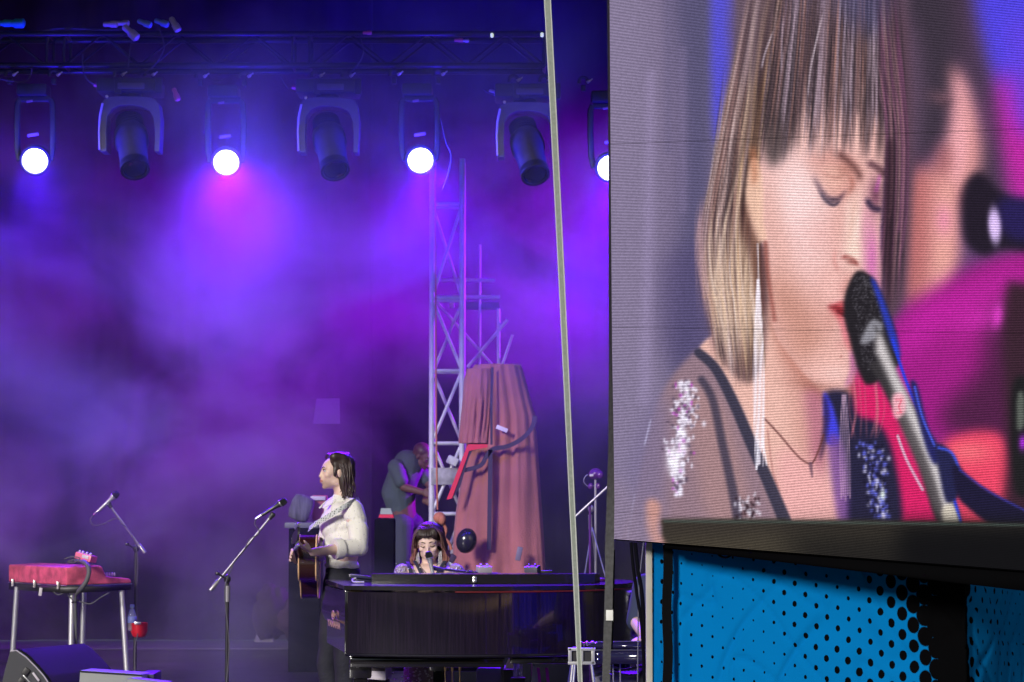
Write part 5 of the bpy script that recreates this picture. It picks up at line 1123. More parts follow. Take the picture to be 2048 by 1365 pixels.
for k in range(5):
    mb = MB(); mb.lathe([(0.005, 0), (0.007, 0.004), (0.006, 0.02), (0.002, 0.022)], OR(221 + k * 5, 1153) + ext * 0.1 + V(0, 0, 0.001), None, 8); mesh_obj('tab_switch', mb, m_wh, org)
mb = MB(); mb.rbox(OR(236, 1157) + ext * 0.55 + V(0, 0, 0.003), (0.10, 0.5, 0.012), 0.003, Matrix.Rotation(math.atan2(ext.y, ext.x) - math.pi / 2, 3, 'Z')); mesh_obj('keyboard', mb, m_wh, org)
zbt = OR(133, 1187).z
m_chr = mat('chrome', (0.78, 0.77, 0.80), 0.34, metal=0.75)
for tp, bt_ in (((34, 1174, 17.35), (20, 1392, 17.42)), ((144, 1184, 16.85), (139, 1440, 16.80)), ((243, 1180, 17.02), (257, 1398, 17.0)), ((168, 1178, 17.5), (162, 1380, 17.6))):
    a = P(*tp); b = P(*bt_); b = a + (b - a) * ((a.z - 0.02) / (a.z - b.z)); mb = MB(); mb.tube([a, b], 0.0185, 14); lg = mesh_obj('leg', mb, m_chr, org)
    mb = MB(); mb.lathe([(0.020, 0.0), (0.022, 0.004), (0.020, 0.028)], (b.x, b.y, 0.001), None, 12); mesh_obj('rubber_foot', mb, m_obl, lg)
mb = MB(); p = P(81, 1184, 17.0); mb.rbox(p, (0.022, 0.006, 0.055), 0.004, Matrix.Rotation(R(8), 3, 'Y')); mesh_obj('pull_tag', mb, m_wh, org)
ped = thing('effects_pedal', 'pink and white effects pedal perched on top of the red organ', 'effects pedal', OR(172, 1132)); rot = Matrix.Rotation(R(14), 3, 'Y') @ Matrix.Rotation(R(-20), 3, 'Z')
c = P(172, 1115, 16.95); mb = MB(); mb.rbox(c, (0.125, 0.09, 0.045), 0.006, rot); mesh_obj('casing', mb, mat('pink_enamel', (0.75, 0.16, 0.25), 0.4), ped)
for dx in (-0.045, -0.02, 0.01, 0.04):
    mb = MB(); mb.lathe([(0.008, 0), (0.009, 0.012), (0.004, 0.016)], c + rot @ V(dx, -0.02, 0.022), rot, 10); mesh_obj('knob', mb, m_wh, ped)
mb = MB(); mb.rbox(c + rot @ V(0.02, -0.0465, 0.004), (0.05, 0.004, 0.022), 0.003, rot); mesh_obj('side_label', mb, m_wh, ped)
m_loom = mat('grey_loom', (0.10, 0.10, 0.11), 0.6, bump=0.2, bscale=200)
mb = MB(); mb.tube(crv([P(150, 1122, 16.9), P(166, 1124, 16.75), P(174, 1130, 16.70), P(178, 1142, 16.68), P(174, 1160, 16.67), P(164, 1176, 16.68), P(156, 1186, 16.74), P(151, 1200, 16.8), P(152, 1280, 16.86), P(149, 1350, 16.9), P(150, 1430, 16.9)], 7), [0.008] * 7 + [0.016] * 35 + [0.010] * 29, 10)
solo('cable_loom', mb, m_loom, 'thick grey cable loom hanging over the side of the red organ', 'cable')
for pts, lab in (([(128, 1119), (145, 1114), (160, 1117), (150, 1125), (135, 1124), (152, 1119), (162, 1122)], 'thin cables coiled on top of the red organ behind the pedal'),
                 ([(107, 1184), (116, 1190), (130, 1187), (140, 1195), (150, 1207)], 'thin cable sagging under the left face of the red organ'),
                 ([(150, 1200), (180, 1208), (200, 1196), (218, 1186)], 'very thin cable looping under the right side of the red organ')):
    mb = MB(); mb.tube(crv([P(x, y, 16.82) for x, y in pts], 6), 0.004, 6); solo('thin_cable', mb, m_loom, lab, 'cable')
mb = MB(); c = P(150, 1205, 16.72); mb.tube([c + V(0.02 * math.cos(a), 0.02 * math.sin(a), 0) for a in np.linspace(0, 2 * math.pi, 14)], 0.006, 6); solo('cable_tie', mb, m_obl, 'black cable tie round the loom at the organ leg', 'cable tie')
# ================================================================ stage monitors at the bottom left
m_tx = mat('monitor_paint', (0.075, 0.075, 0.085), 0.6, bump=0.5, bscale=260); m_gr = mat('monitor_grille', (0.014, 0.014, 0.022), 0.7, bump=0.6, bscale=500)
Ym = 14.9
mw = thing('floor_monitor', 'curved black floor monitor wedge behind the organ leg at bottom left', 'stage monitor', V(P(60, 1400, Ym).x, Ym + 0.3, 0.0))
prof = [(4, 1365), (10, 1340), (20, 1304), (33, 1302), (52, 1315), (72, 1335), (88, 1353), (99, 1370)]
pts3 = [P(x, y, Ym) for x, y in crv([V(a, b, 0) for a, b in prof], 1) for _ in (0,)] if False else [P(x, y, Ym) for x, y in prof]
side_ = pts3 + [V(pts3[-1].x + 0.10, Ym, 0.0), V(pts3[0].x - 0.02, Ym, 0.0)]
mb = MB(); mb.prism(side_, (0.30, 0.62, 0.0)); mesh_obj('cabinet', mb, m_tx, mw, smooth=30)
mb = MB(); q = [p + V(0.012, 0.02, 0.003) for p in pts3[2:]] + [V(pts3[-1].x + 0.11, Ym + 0.02, 0.02)]; off = V(0.28, 0.58, 0.0); vs = q + [p + off for p in q]; n = len(q)
mb.add(vs + [v + V(0.004, 0, 0.006) for v in vs], [(i, i + 1, n + i + 1, n + i) for i in range(n - 1)] + [(2 * n + n + i, 2 * n + n + i + 1, 2 * n + i + 1, 2 * n + i) for i in range(n - 1)]); mesh_obj('grille', mb, m_gr, mw, smooth=30)
mb = MB(); mb.tube([p + V(0, -0.002, 0.002) for p in pts3[2:]], 0.0045, 6); mesh_obj('edge_trim', mb, mat('edge_grey', (0.45, 0.42, 0.48), 0.4), mw)
for x, y in ((52, 1344), (42, 1364)):
    mb = MB(); mb.rbox(P(x, y, Ym - 0.004), (0.035, 0.02, 0.045), 0.004, Matrix.Rotation(R(35), 3, 'Y')); mesh_obj('recess', mb, m_obl, mw)
mb = MB(); mb.rbox(P(72, 1354, Ym - 0.012), (0.062, 0.008, 0.014), 0.003, Matrix.Rotation(R(52), 3, 'Y')); mesh_obj('handle_plate', mb, m_wh, mw)
mb = MB(); mb.rbox(P(55, 1360, Ym - 0.006), (0.075, 0.006, 0.006), 0.002, Matrix.Rotation(R(46), 3, 'Y')); mesh_obj('trim_line', mb, m_zinc, mw)
def flatbox(q, Y, dep, name, lab, m, cat, h, grp=None):
    pts = [P(x, y, Y) for x, y in q]; t = thing(name, lab, cat, V(pts[0].x, Y, 0), grp)
    mb = MB(); mb.prism(pts, dep); o = mesh_obj('casing', mb, m, t, smooth=None); b = o.modifiers.new('bevel', 'BEVEL'); b.width = 0.006; b.segments = 2
    return t
m_lg = mat('light_grey_case', (0.30, 0.31, 0.31), 0.55, bump=0.3, bscale=300)
z0 = P(240, 1430, 14.3)
t = flatbox([(146, 1400), (160, 1341), (284, 1349), (290, 1400)], 14.3, V(0.03, 0.18, 0), 'light_grey_monitor', 'light grey monitor case at the bottom edge right of the curved monitor', m_lg, 'stage monitor', 0)
mb = MB(); mb.tube([P(160, 1343, 14.29), P(284, 1351, 14.29)], 0.004, 6); mesh_obj('seam', mb, m_obl, t)
mb = MB(); mb.rbox(P(300, 1360, 14.55), (0.09, 0.3, 0.09), 0.01); mesh_obj('side_block', mb, mat('navy_plastic', (0.03, 0.03, 0.08), 0.5), t)
flatbox([(250, 1400), (252, 1358), (262, 1357), (334, 1365), (336, 1400)], 14.1, V(0.02, 0.10, 0), 'small_grey_case', 'small grey case overlapping the light grey monitor at the bottom edge', mat('mid_grey_case', (0.22, 0.22, 0.24), 0.55), 'case', 0)
for o in list(bpy.data.objects):
    if o.name.startswith('casing') and o.parent and o.parent.name.startswith(('light_grey', 'small_grey')):
        me = o.data
        for v in me.vertices:
            if v.co.z < P(0, 1395, 14.2).z: v.co.z = 0.0
# ================================================================ steel guitar on its frame, lower right
YG = 13.75
m_frm = mat('grey_frame', (0.42, 0.42, 0.42), 0.4, metal=0.3); m_apr = mat('blue_black_lacquer', (0.015, 0.012, 0.05), 0.12, coat=0.8)
sg = thing('steel_guitar', 'pedal steel guitar on chrome legs at the lower right, its end frame facing us', 'steel guitar', V(P(1200, 1300, YG).x, YG + 0.15, 0))
def fq(x, y, dy=0): return P(x, y, YG + dy)
mb = MB(); 
for a, b in (((1137, 1297), (1190, 1301)), ((1137, 1325), (1190, 1328)), ((1140, 1297), (1140, 1325)), ((1186, 1300), (1186, 1328)), ((1163, 1299), (1163, 1326))):
    pa, pb = fq(*a), fq(*b); d = (pb - pa); mb.rbox((pa + pb) / 2, (max(abs(d.x), 0.013) + 0.006, 0.02, max(abs(d.z), 0.013) + 0.004), 0.003)
mesh_obj('end_frame', mb, m_frm, sg)
mb = MB(); mb.prism([fq(1141, 1300, 0.006), fq(1186, 1303, 0.006), fq(1186, 1326, 0.006), fq(1141, 1323, 0.006)], (0.02, 0.30, 0)); mesh_obj('end_plate', mb, m_obl, sg)
mb = MB(); mb.prism([fq(1188, 1302, 0.002), fq(1400, 1302, 0.002), fq(1400, 1330, 0.002), fq(1188, 1328, 0.002)], (0, 0.30, 0)); mesh_obj('body', mb, m_apr, sg, smooth=None)
mb = MB(); mb.prism([fq(1172, 1292, 0.03), fq(1195, 1287, 0.03), fq(1400, 1284, 0.03), fq(1400, 1297, 0.03), fq(1180, 1298, 0.03)], (0, 0.24, 0)); mesh_obj('neck', mb, m_apr, sg, smooth=None)
mb = MB(); mb.tube([fq(1188, 1301), fq(1400, 1301)], 0.004, 6); mesh_obj('trim', mb, m_zinc, sg)
mb = MB(); mb.tube([fq(1195, 1284, 0.02), fq(1400, 1282, 0.02)], 0.003, 6); mesh_obj('string_bundle', mb, m_zinc, sg)
for i in range(7):
    mb = MB(); mb.lathe([(0.004, 0), (0.006, 0.004), (0.006, 0.012), (0.009, 0.014), (0.009, 0.02), (0.003, 0.023)], fq(1156 + i * 6, 1293 - (i % 2) * 2, 0.06 + 0.03 * (i % 3)), None, 8); mesh_obj('tuner', mb, m_zinc, sg)
for y in (1309, 1319):
    mb = MB(); mb.lathe([(0.003, 0.0), (0.006, 0.001), (0.006, 0.006), (0.002, 0.008)], fq(1196, y, 0.0), Matrix.Rotation(R(90), 3, 'X'), 10); mesh_obj('screw', mb, m_zinc, sg)
for a, b, dy in (((1146, 1326), (1136, 1420), 0.0), ((1183, 1327), (1194, 1420), 0.0), ((1150, 1326), (1144, 1400), 0.28), ((1380, 1326), (1388, 1420), 0.0), ((1376, 1326), (1380, 1400), 0.28)):
    pa, pb = fq(*a, dy), fq(*b, dy); pb = pa + (pb - pa) * ((pa.z - 0.0) / (pa.z - pb.z)); mb = MB(); mb.tube([pa, pb], 0.0085, 10); mesh_obj('leg', mb, m_chr, sg)
for x in (1212, 1226, 1240):
    pa = fq(x, 1329, 0.1); mb = MB(); mb.tube([pa, V(pa.x + 0.01, pa.y, 0.06)], 0.004, 6); mesh_obj('pedal_rod', mb, m_sil, sg)
mb = MB(); pa = fq(1226, 1329, 0.1); mb.rbox((pa.x, pa.y - 0.02, 0.05), (0.5, 0.08, 0.035), 0.006); mesh_obj('pedal_bar', mb, m_obl, sg)
for pts, r_, lab in (([(1182, 1340), (1215, 1333), (1250, 1340), (1286, 1334), (1320, 1345)], 0.008, 'grey cable heap under the steel guitar, upper strand'), ([(1186, 1352), (1220, 1345), (1260, 1352), (1300, 1346)], 0.010, 'grey cable heap under the steel guitar, lower strand')):
    mb = MB(); mb.tube(crv([P(x, y, 14.05) for x, y in pts], 6), r_, 6); solo('floor_cable', mb, m_loom, lab, 'cable')
mb = MB(); mb.rbox(P(1260, 1366, 14.25) + V(0, 0, -0.12), (0.42, 0.25, 0.36), 0.02); solo('volume_pedal_case', mb, mat('purple_grey_case', (0.10, 0.09, 0.15), 0.5), 'dark purple grey case standing under the steel guitar', 'case')
# ================================================================ drum and hardware at the piano's right end
YR = 15.0
dk = thing('snare_drum', 'chrome hooped drum just visible past the right end of the piano', 'drum', V(P(1290, 1200, YR + 0.6).x, YR + 0.6, 0.72))
c = V(P(1292, 1200, YR + 0.6).x, YR + 0.6, 0); zt_, zb_ = P(0, 1186, YR + 0.6).z, P(0, 1222, YR + 0.6).z
mb = MB(); mb.lathe([(0.155, zb_), (0.155, zt_)], c, None, 32); mesh_obj('shell', mb, mat('purple_shell', (0.06, 0.03, 0.16), 0.2, coat=0.5), dk)
for z in (zb_, zt_): mb = MB(); mb.lathe([(0.156, z - 0.008), (0.166, z - 0.007), (0.166, z + 0.007), (0.156, z + 0.008)], c, None, 32); mesh_obj('hoop', mb, m_chr, dk)
for k in range(8):
    a = R(k * 45 + 200); p = c + V(0.164 * math.cos(a), 0.164 * math.sin(a), (zt_ + zb_) / 2); mb = MB(); mb.tube([p - V(0, 0, 0.045), p - V(0, 0, 0.03), p + V(0, 0, 0.03), p + V(0, 0, 0.045)], [0.004, 0.009, 0.009, 0.004], 8); mesh_obj('lug', mb, m_chr, dk)
hw = thing('drum_stand', 'chrome drum stand with folded legs right of the piano', 'drum stand', V(c.x, c.y, 0))
mb = MB(); mb.tube([(c.x, c.y, 0.35), (c.x, c.y, zb_ - 0.015)], 0.013, 10); mesh_obj('tube', mb, m_chr, hw)
for k in range(3):
    a = R(k * 120 + 200); mb = MB(); mb.tube([(c.x, c.y, 0.38), (c.x + 0.22 * math.cos(a), c.y + 0.22 * math.sin(a), 0.01)], 0.008, 8); mesh_obj('leg', mb, m_chr, hw)
    mb = MB(); mb.tube([(c.x, c.y, zb_ - 0.10), (c.x + 0.15 * math.cos(a), c.y + 0.15 * math.sin(a), zb_ - 0.015)], 0.007, 8); mesh_obj('basket_arm', mb, m_chr, hw)
mb = MB(); p = P(1276, 1262, 15.7); mb.ell(p, (0.05, 0.05, 0.05), None, 12, 8); mb.tube([p, V(p.x, p.y, 0.01)], 0.012, 8); solo('clamp_post', mb, m_sil, 'silver knob on a short post beside the drum stand', 'post')
# ================================================================ stand with small purple lamp behind the piano
YP = 19.4
ls = thing('lamp_stand', 'tripod stand with a small purple lamp head behind the far end of the piano', 'lamp stand', V(P(1190, 1000, YP).x, YP, 0))
m_pl = mat('purple_plastic', (0.10, 0.02, 0.18), 0.25, coat=0.5)
q = lambda x, y, dy=0: P(x, y, YP + dy)
mb = MB(); mb.tube([q(1191, 960), V(q(1191, 960).x, YP, 0.5)], 0.010, 8); mesh_obj('pole', mb, m_sil, ls)
mb = MB(); mb.ell(q(1191, 948), (0.055, 0.07, 0.045), Matrix.Rotation(R(-10), 3, 'Y'), 14, 10); mb.ell(q(1200, 950, -0.05), (0.03, 0.03, 0.032), None, 10, 8); mesh_obj('lamp_head', mb, m_pl, ls)
mb = MB(); mb.rbox(q(1183, 951, -0.06), (0.03, 0.01, 0.018), 0.003); mesh_obj('white_label', mb, m_wh, ls)
for x in (1181, 1196): mb = MB(); mb.ell(q(x, 973), (0.022, 0.02, 0.026), None, 8, 6); mesh_obj('knob', mb, m_pl, ls)
mb = MB(); mb.tube(crv([q(1175, 950), q(1169, 956), q(1168, 965), q(1178, 974), q(1188, 972)], 5), 0.004, 6); mesh_obj('lamp_cable', mb, m_sil, ls)
mb = MB(); mb.ell(q(1182, 1018), (0.025, 0.025, 0.03), None, 10, 8); mb.tube([q(1180, 1030), q(1181, 1060)], 0.015, 8); mesh_obj('joint', mb, m_sil, ls)
for x1_, y1_, dy in ((1165, 1180, -0.3), (1218, 1180, -0.3), (1196, 1180, 0.4)):
    a = q(1184, 1055); b = P(x1_, y1_, YP + dy); b = a + (b - a) * (a.z / (a.z - b.z)); mb = MB(); mb.tube([a, b], 0.006, 8); mesh_obj('leg', mb, m_sil, ls)
t = thing('long_boom_stand', 'microphone stand whose long silver boom slants up behind the screen edge', 'microphone stand', V(P(1183, 1100, YP - 0.3).x, YP - 0.3, 0))
mb = MB(); mb.tube([P(1148, 1036, YP - 0.3), P(1236, 955, YP - 0.3)], 0.009, 8); mesh_obj('boom', mb, m_sil, t)
mb = MB(); x = P(1180, 1010, YP - 0.3); mb.tube([x + V(0, 0.02, 0), V(x.x, x.y + 0.02, 0.02)], 0.009, 8); mesh_obj('pole', mb, m_pl, t)
mb = MB(); mb.lathe([(0.12, 0.002), (0.13, 0.015), (0.02, 0.03)], (x.x, x.y + 0.02, 0), None, 20); mesh_obj('base', mb, m_pl, t)
mb = MB(); z = ZT + 0.037
mb.lathe([(0.10, 0.001), (0.105, 0.006), (0.10, 0.016), (0.02, 0.026), (0.012, 0.05)], (gx(1186, 15.4), 15.42, z), None, 24)
solo('round_weight', mb, m_pl, 'round purple stand foot resting on the far end of the piano lid', 'stand foot')
# ================================================================ things under and behind the piano
t = flatbox([(717, 1330), (722, 1321), (770, 1327), (772, 1334), (772, 1362), (722, 1358), (717, 1350)], 15.4, V(0.02, 0.3, 0), 'white_drawer_unit', 'white plastic box with one dark slot under the left of the piano', mat('white_plastic', (0.72, 0.66, 0.75), 0.45), 'box', 0)
mb = MB(); mb.prism([P(730, 1334, 15.392), P(770, 1337, 15.392), P(770, 1343, 15.392), P(730, 1341, 15.392)], (0, 0.012, 0)); mesh_obj('slot', mb, mat('slot_grey', (0.10, 0.08, 0.09), 0.6), t)
mb = MB(); a = P(744, 1392, 15.5); mb.rbox((a.x, 15.55, a.z / 2 + 0.02), (0.20, 0.3, a.z + 0.14), 0.01); solo('black_case', mb, m_obl, 'black case carrying the white slotted box under the piano', 'case')
mb = MB(); mb.prism([P(731, 1322, 15.6), P(765, 1325, 15.6), P(762, 1318, 15.75), P(732, 1315, 15.75)], (0, 0.02, -0.006)); solo('magenta_folder', mb, mat('magenta_card', (0.40, 0.08, 0.45), 0.5), 'magenta folder lying on top of the white box under the piano', 'folder')
t = flatbox([(952, 1440), (953, 1338), (960, 1336), (1014, 1337), (1016, 1440)], 15.9, V(0.03, 0.3, 0), 'grey_stage_box', 'plain violet grey box standing under the piano right of the pedals', mat('violet_grey', (0.13, 0.12, 0.19), 0.6), 'box', 0)
mb = MB(); mb.prism([P(1009, 1338, 15.8), P(1017, 1318, 15.8), P(1034, 1318, 15.8), P(1030, 1338, 15.8)], (0, 0.02, 0)); bk = solo('paperback', mb, mat('cream_paper', (0.55, 0.45, 0.38), 0.7, var=0.3, vscale=60), 'cream printed booklet leaning on the violet grey box under the piano', 'booklet')
mb = MB(); a = P(1036, 1355, 15.6); mb.lathe([(0.025, 0.0), (0.03, 0.004), (0.03, 0.09), (0.014, 0.12), (0.013, 0.14)], a, None, 14); gb = solo('glass_jar', mb, mat('clear_glass', (0.8, 0.75, 1.0), 0.05, trans=0.8, alpha=0.8), 'clear bottle beside the cream booklet under the piano', 'bottle')
mb = MB(); a = P(1036, 1356, 15.6); mb.rbox((a.x, 15.6, a.z / 2), (0.09, 0.12, a.z), 0.006); solo('small_stool', mb, m_obl, 'small black stool carrying the clear bottle under the piano', 'stool')
a = P(1030, 1339, 15.83); mb = MB(); mb.rbox((P(1022, 1339, 15.85).x, 15.86, a.z / 2), (0.10, 0.14, a.z), 0.006); solo('storage_trunk', mb, m_obl, 'black trunk behind the violet grey box carrying the booklet', 'trunk')
mb = MB(); q_ = [P(1055, 1440, 15.3), P(1066, 1333, 15.5), P(1074, 1336, 15.5), P(1085, 1440, 15.3)]; mb.prism(q_, (0, 0.012, 0)); ms = solo('music_sheet_board', mb, mat('pale_sheet', (0.5, 0.48, 0.52), 0.5), 'narrow pale board with magenta lit edge leaning under the right of the piano', 'board')
for x1_, x2_, lab in ((1076, 1086, 'left of two magenta edged stand legs under the piano'), (1093, 1102, 'right of two magenta edged stand legs under the piano')):
    mb = MB(); mb.strap([P(x1_, 1336, 15.35), P(x1_ + 2, 1350, 15.33), P(x2_, 1440, 15.3)], V(0.018, 0, 0), V(0, 0.01, 0)); solo('folding_leg', mb, mat('magenta_gloss', (0.4, 0.02, 0.5), 0.15, coat=0.6), lab, 'stand leg', 'magenta edged legs under the piano')
# behind the guitarist
YK = 21.8
mb = MB(); a = P(578, 1048, YK); b = P(640, 1048, YK); mb.rbox(((a.x + b.x) / 2, YK + 0.2, a.z / 2 - 0.02), (b.x - a.x, 0.45, a.z - 0.04), 0.012); fc = solo('flight_case', mb, mat('case_black', (0.006, 0.006, 0.010), 0.9, spec=0.1), 'tall dark flight case with pale lid edge behind the guitarist', 'flight case')
mb = MB(); mb.rbox(((a.x + b.x) / 2 - 0.02, YK + 0.19, a.z - 0.013), (b.x - a.x + 0.03, 0.47, 0.05), 0.01); mesh_obj('lid_edge', mb, mat('pale_grey_edge', (0.14, 0.14, 0.17), 0.5), fc)
def cloth_heap(cx, cy, Y, rx, ry, rz, seed, m, name, lab, cat, zbase=None):
    c = P(cx, cy, Y); vs = []; fs = []; n, k = 40, 22
    for i in range(k + 1):
        t = math.pi * i / k
        for j in range(n):
            a = 2 * math.pi * j / n; d = Vector((math.sin(t) * math.cos(a), math.sin(t) * math.sin(a), math.cos(t)))
            f = 1 + 0.26 * mnoise.noise(d * 1.7 + Vector((seed, 0, 0))) + 0.12 * mnoise.noise(Vector((d.x * 9 + d.z * 4, seed, d.z * 2)))
            p = Vector((d.x * rx, d.y * ry, d.z * rz)) * f + c
            if zbase is not None and p.z < zbase: p.z = zbase
            vs.append(p)
    for i in range(k):
        for j in range(n): j2 = (j + 1) % n; fs.append((i * n + j, (i + 1) * n + j, (i + 1) * n + j2, i * n + j2))
    mb = MB(); mb.add(vs, fs); return solo(name, mb, m, lab, cat, smooth=180)
mb = MB(); mb.rbox(P(603, 1019, YK + 0.1) + V(0, 0, 0.01), (0.20, 0.16, 0.235), 0.075, Matrix.Rotation(R(20), 3, 'Y'))
me_ = mat('grey_striped_cloth', (0.12, 0.115, 0.15), 0.9, var=0.55, vscale=9, bump=0.3, bscale=30, stretch=(4, 1, 0.5)); solo('folded_jacket', mb, me_, 'slanting grey striped bundle leaning on the flight case behind the guitarist', 'cloth bundle', smooth=180)
mb = MB(); c = P(640, 1016, YK + 0.25); mb.rbox(c, (0.13, 0.1, 0.22), 0.01); bx = solo('red_white_carton', mb, mat('carton_red', (0.42, 0.10, 0.16), 0.6), 'red and white carton standing behind the jacket on the flight case', 'carton')
mb = MB(); mb.rbox(P(636, 997, YK + 0.18), (0.13, 0.02, 0.035), 0.004); mesh_obj('white_band', mb, m_wh, bx)
mb = MB(); c = P(773, 1027, 21.5); mb.prism([P(762, 1017, 21.5), P(781, 1017, 21.5), P(785, 1029, 21.5), P(760, 1029, 21.5)], (0, 0.12, 0)); gc = solo('green_lid_box', mb, mat('pale_green', (0.35, 0.42, 0.33), 0.6), 'small box with a pale green top and red base left of the crew member', 'box')
mb = MB(); mb.prism([P(759, 1029.5, 21.49), P(786, 1029.5, 21.49), P(787, 1036, 21.49), P(757, 1036, 21.49)], (0, 0.14, 0)); mesh_obj('red_base', mb, m_red, gc)
mb = MB(); a = P(770, 1037, 21.6); mb.rbox((a.x, 21.62, a.z / 2), (0.17, 0.3, a.z - 0.004), 0.02); solo('amplifier_rack', mb, mat('case_black', (0, 0, 0)), 'tall black rack under the small green and red box', 'rack')
cloth_heap(548, 1224, 24.3, 0.20, 0.22, 0.27, 9.0, mat('dark_brown_cloth', (0.022, 0.014, 0.02), 0.9, var=0.3, vscale=6), 'covered_gear', 'dark lumpy cloth covered gear on the floor behind the guitarist', 'covered gear', zbase=0.004)
cloth_heap(610, 1236, 24.2, 0.26, 0.24, 0.22, 5.0, mat('dark_red_cloth', (0.035, 0.017, 0.026), 0.9, var=0.4, vscale=7), 'covered_bundle', 'low reddish brown cloth bundle beside the dark covered gear', 'cloth bundle', zbase=0.004)
mb = MB(); mb.prism([P(508, 1285, 24.6), P(522, 1234, 24.6), P(548, 1285, 24.6)], (0, 0.05, 0)); solo('pale_wedge', mb, mat('pale_mauve', (0.17, 0.15, 0.2), 0.8), 'faint pale triangular board left of the dark covered gear', 'board')
mb = MB(); q = [P(633, 798, 25.9), P(679, 797, 25.9), P(680, 848, 25.9), P(626, 848, 25.9)]; mb.prism(q, (0, 0.012, 0)); sgn = solo('paper_notice', mb, mat('notice_paper', (0.24, 0.22, 0.27), 0.9), 'faint pale paper notice hanging on the back curtain above the guitarist', 'notice')
for x in (650, 668):
    mb = MB(); a = P(x, 797, 25.92); mb.tube([a, a + V(0.02, 0, 6.4 - 0.1 * 0 - a.z + 2.0)], 0.002, 5); mesh_obj('hanging_wire', mb, m_obl, sgn)
m_pale = mat('worn_floor_sheet', (0.19, 0.175, 0.20), 0.45, var=0.35, vscale=2.5, bump=0.2, bscale=9, stretch=(0.6, 3, 1))
mb = MB(); mb.box((-2.4, 25.75, 0.004), (9.5, 1.3, 0.004)); tag(mesh_obj('floor_sheet', mb, m_pale), kind='structure')

for i, (x0_, x1_, y0_, lab) in enumerate(((880, 968, 1268, 'low black box added to keep it dark behind the pedal rods under the piano'), (972, 1062, 1275, 'low black box added to keep it dark behind the violet grey box'), (1066, 1140, 1270, 'low black box added to keep it dark behind the leaning pale board'))):
    a, b = P(x0_, y0_, 19.9), P(x1_, y0_, 19.9); mb = MB(); mb.rbox(((a.x + b.x) / 2, 20.1, a.z / 2), (b.x - a.x, 0.5, a.z - 0.006), 0.01); solo('dark_filler_case', mb, mat('case_black', (0, 0, 0)), lab, 'dark filler box', 'added dark boxes behind the piano')  # boxes added to darken the gap under the piano
# ================================================================ people
def fused(name, mb, m, parent, voxel=0.008, it=4, fac=0.5, disp=None):
    """one continuous surface grown from overlapping limbs"""
    me = bpy.data.meshes.new('tmp'); me.from_pydata([tuple(v) for v in mb.v], [], mb.f)
    bm = bmesh.new(); bm.from_mesh(me); bmesh.ops.recalc_face_normals(bm, faces=bm.faces); bm.to_mesh(me); bm.free()
    o = bpy.data.objects.new('tmp', me); COL.objects.link(o)
    r = o.modifiers.new('r', 'REMESH'); r.mode = 'VOXEL'; r.voxel_size = voxel
    s = o.modifiers.new('s', 'SMOOTH'); s.iterations = it; s.factor = fac
    bpy.context.view_layer.update()
    m2 = bpy.data.meshes.new_from_object(o.evaluated_get(bpy.context.evaluated_depsgraph_get())); bpy.data.objects.remove(o)
    m2.name = name
    if disp:
        for v in m2.vertices: v.co += v.normal * disp(v.co)
    m2.polygons.foreach_set('use_smooth', [True] * len(m2.polygons)); m2.materials.clear(); m2.materials.append(m)
    o = bpy.data.objects.new(name, m2); COL.objects.link(o); o.parent = parent; o.matrix_parent_inverse = wm(parent).inverted(); return o
def limb(mb, pts, rs, n=14):
    pts = [Vector(p) for p in pts]
    fine = []; fr = []
    for i in range(len(pts) - 1):
        for k in range(4): t = k / 4; fine.append(pts[i].lerp(pts[i + 1], t)); fr.append(rs[i] * (1 - t) + rs[i + 1] * t)
    fine.append(pts[-1]); fr.append(rs[-1])
    mb.tube(fine, fr, n)
    for p, r in zip(pts, rs): mb.ell(p, (r, r, r), None, 12, 8)
def frame(fwd, up=(0, 0, 1)):
    """rotation: local -Y -> fwd, local Z ~ up"""
    f = Vector(fwd).normalized(); y = -f; z = Vector(up); z = (z - y * z.dot(y)).normalized(); x = y.cross(z)
    return Matrix((x, y, z)).transposed()
def head_parts(mb, c, Rm, s=1.0, male=True):
    E = lambda p, r, rot=None: mb.ell(c + Rm @ (Vector(p) * s), tuple(q * s for q in r), Rm if rot is None else Rm @ rot, 20, 14)
    E((0, 0.018, 0.035), (0.074, 0.093, 0.083)); E((0, -0.035, 0.02), (0.062, 0.055, 0.070)); E((0, -0.028, -0.045), (0.054 if male else 0.050, 0.058, 0.060))
    E((0, -0.052, -0.083), (0.033 if male else 0.028, 0.030, 0.024)); E((0, -0.070, -0.096), (0.018, 0.014, 0.014))
    for x in (-1, 1):
        E((x * 0.040, 0.0, -0.062), (0.022, 0.042, 0.028)); E((x * 0.040, -0.060, -0.018), (0.020, 0.022, 0.020)); E((x * 0.030, -0.078, 0.028), (0.024, 0.012, 0.009))
        E((x * 0.074, 0.012, -0.004), (0.009, 0.019, 0.031), Matrix.Rotation(0.2 * x, 3, 'Z')); E((x * 0.0080, -0.094, -0.031), (0.007, 0.009, 0.006))
    for i in range(8):
        t = i / 7; E((0, -0.084 - 0.017 * t ** 1.2, 0.018 - 0.046 * t), (0.0075 + 0.003 * t, 0.010, 0.009))
    E((0, -0.088, -0.052), (0.023, 0.010, 0.007)); E((0, -0.086, -0.066), (0.019, 0.010, 0.007))
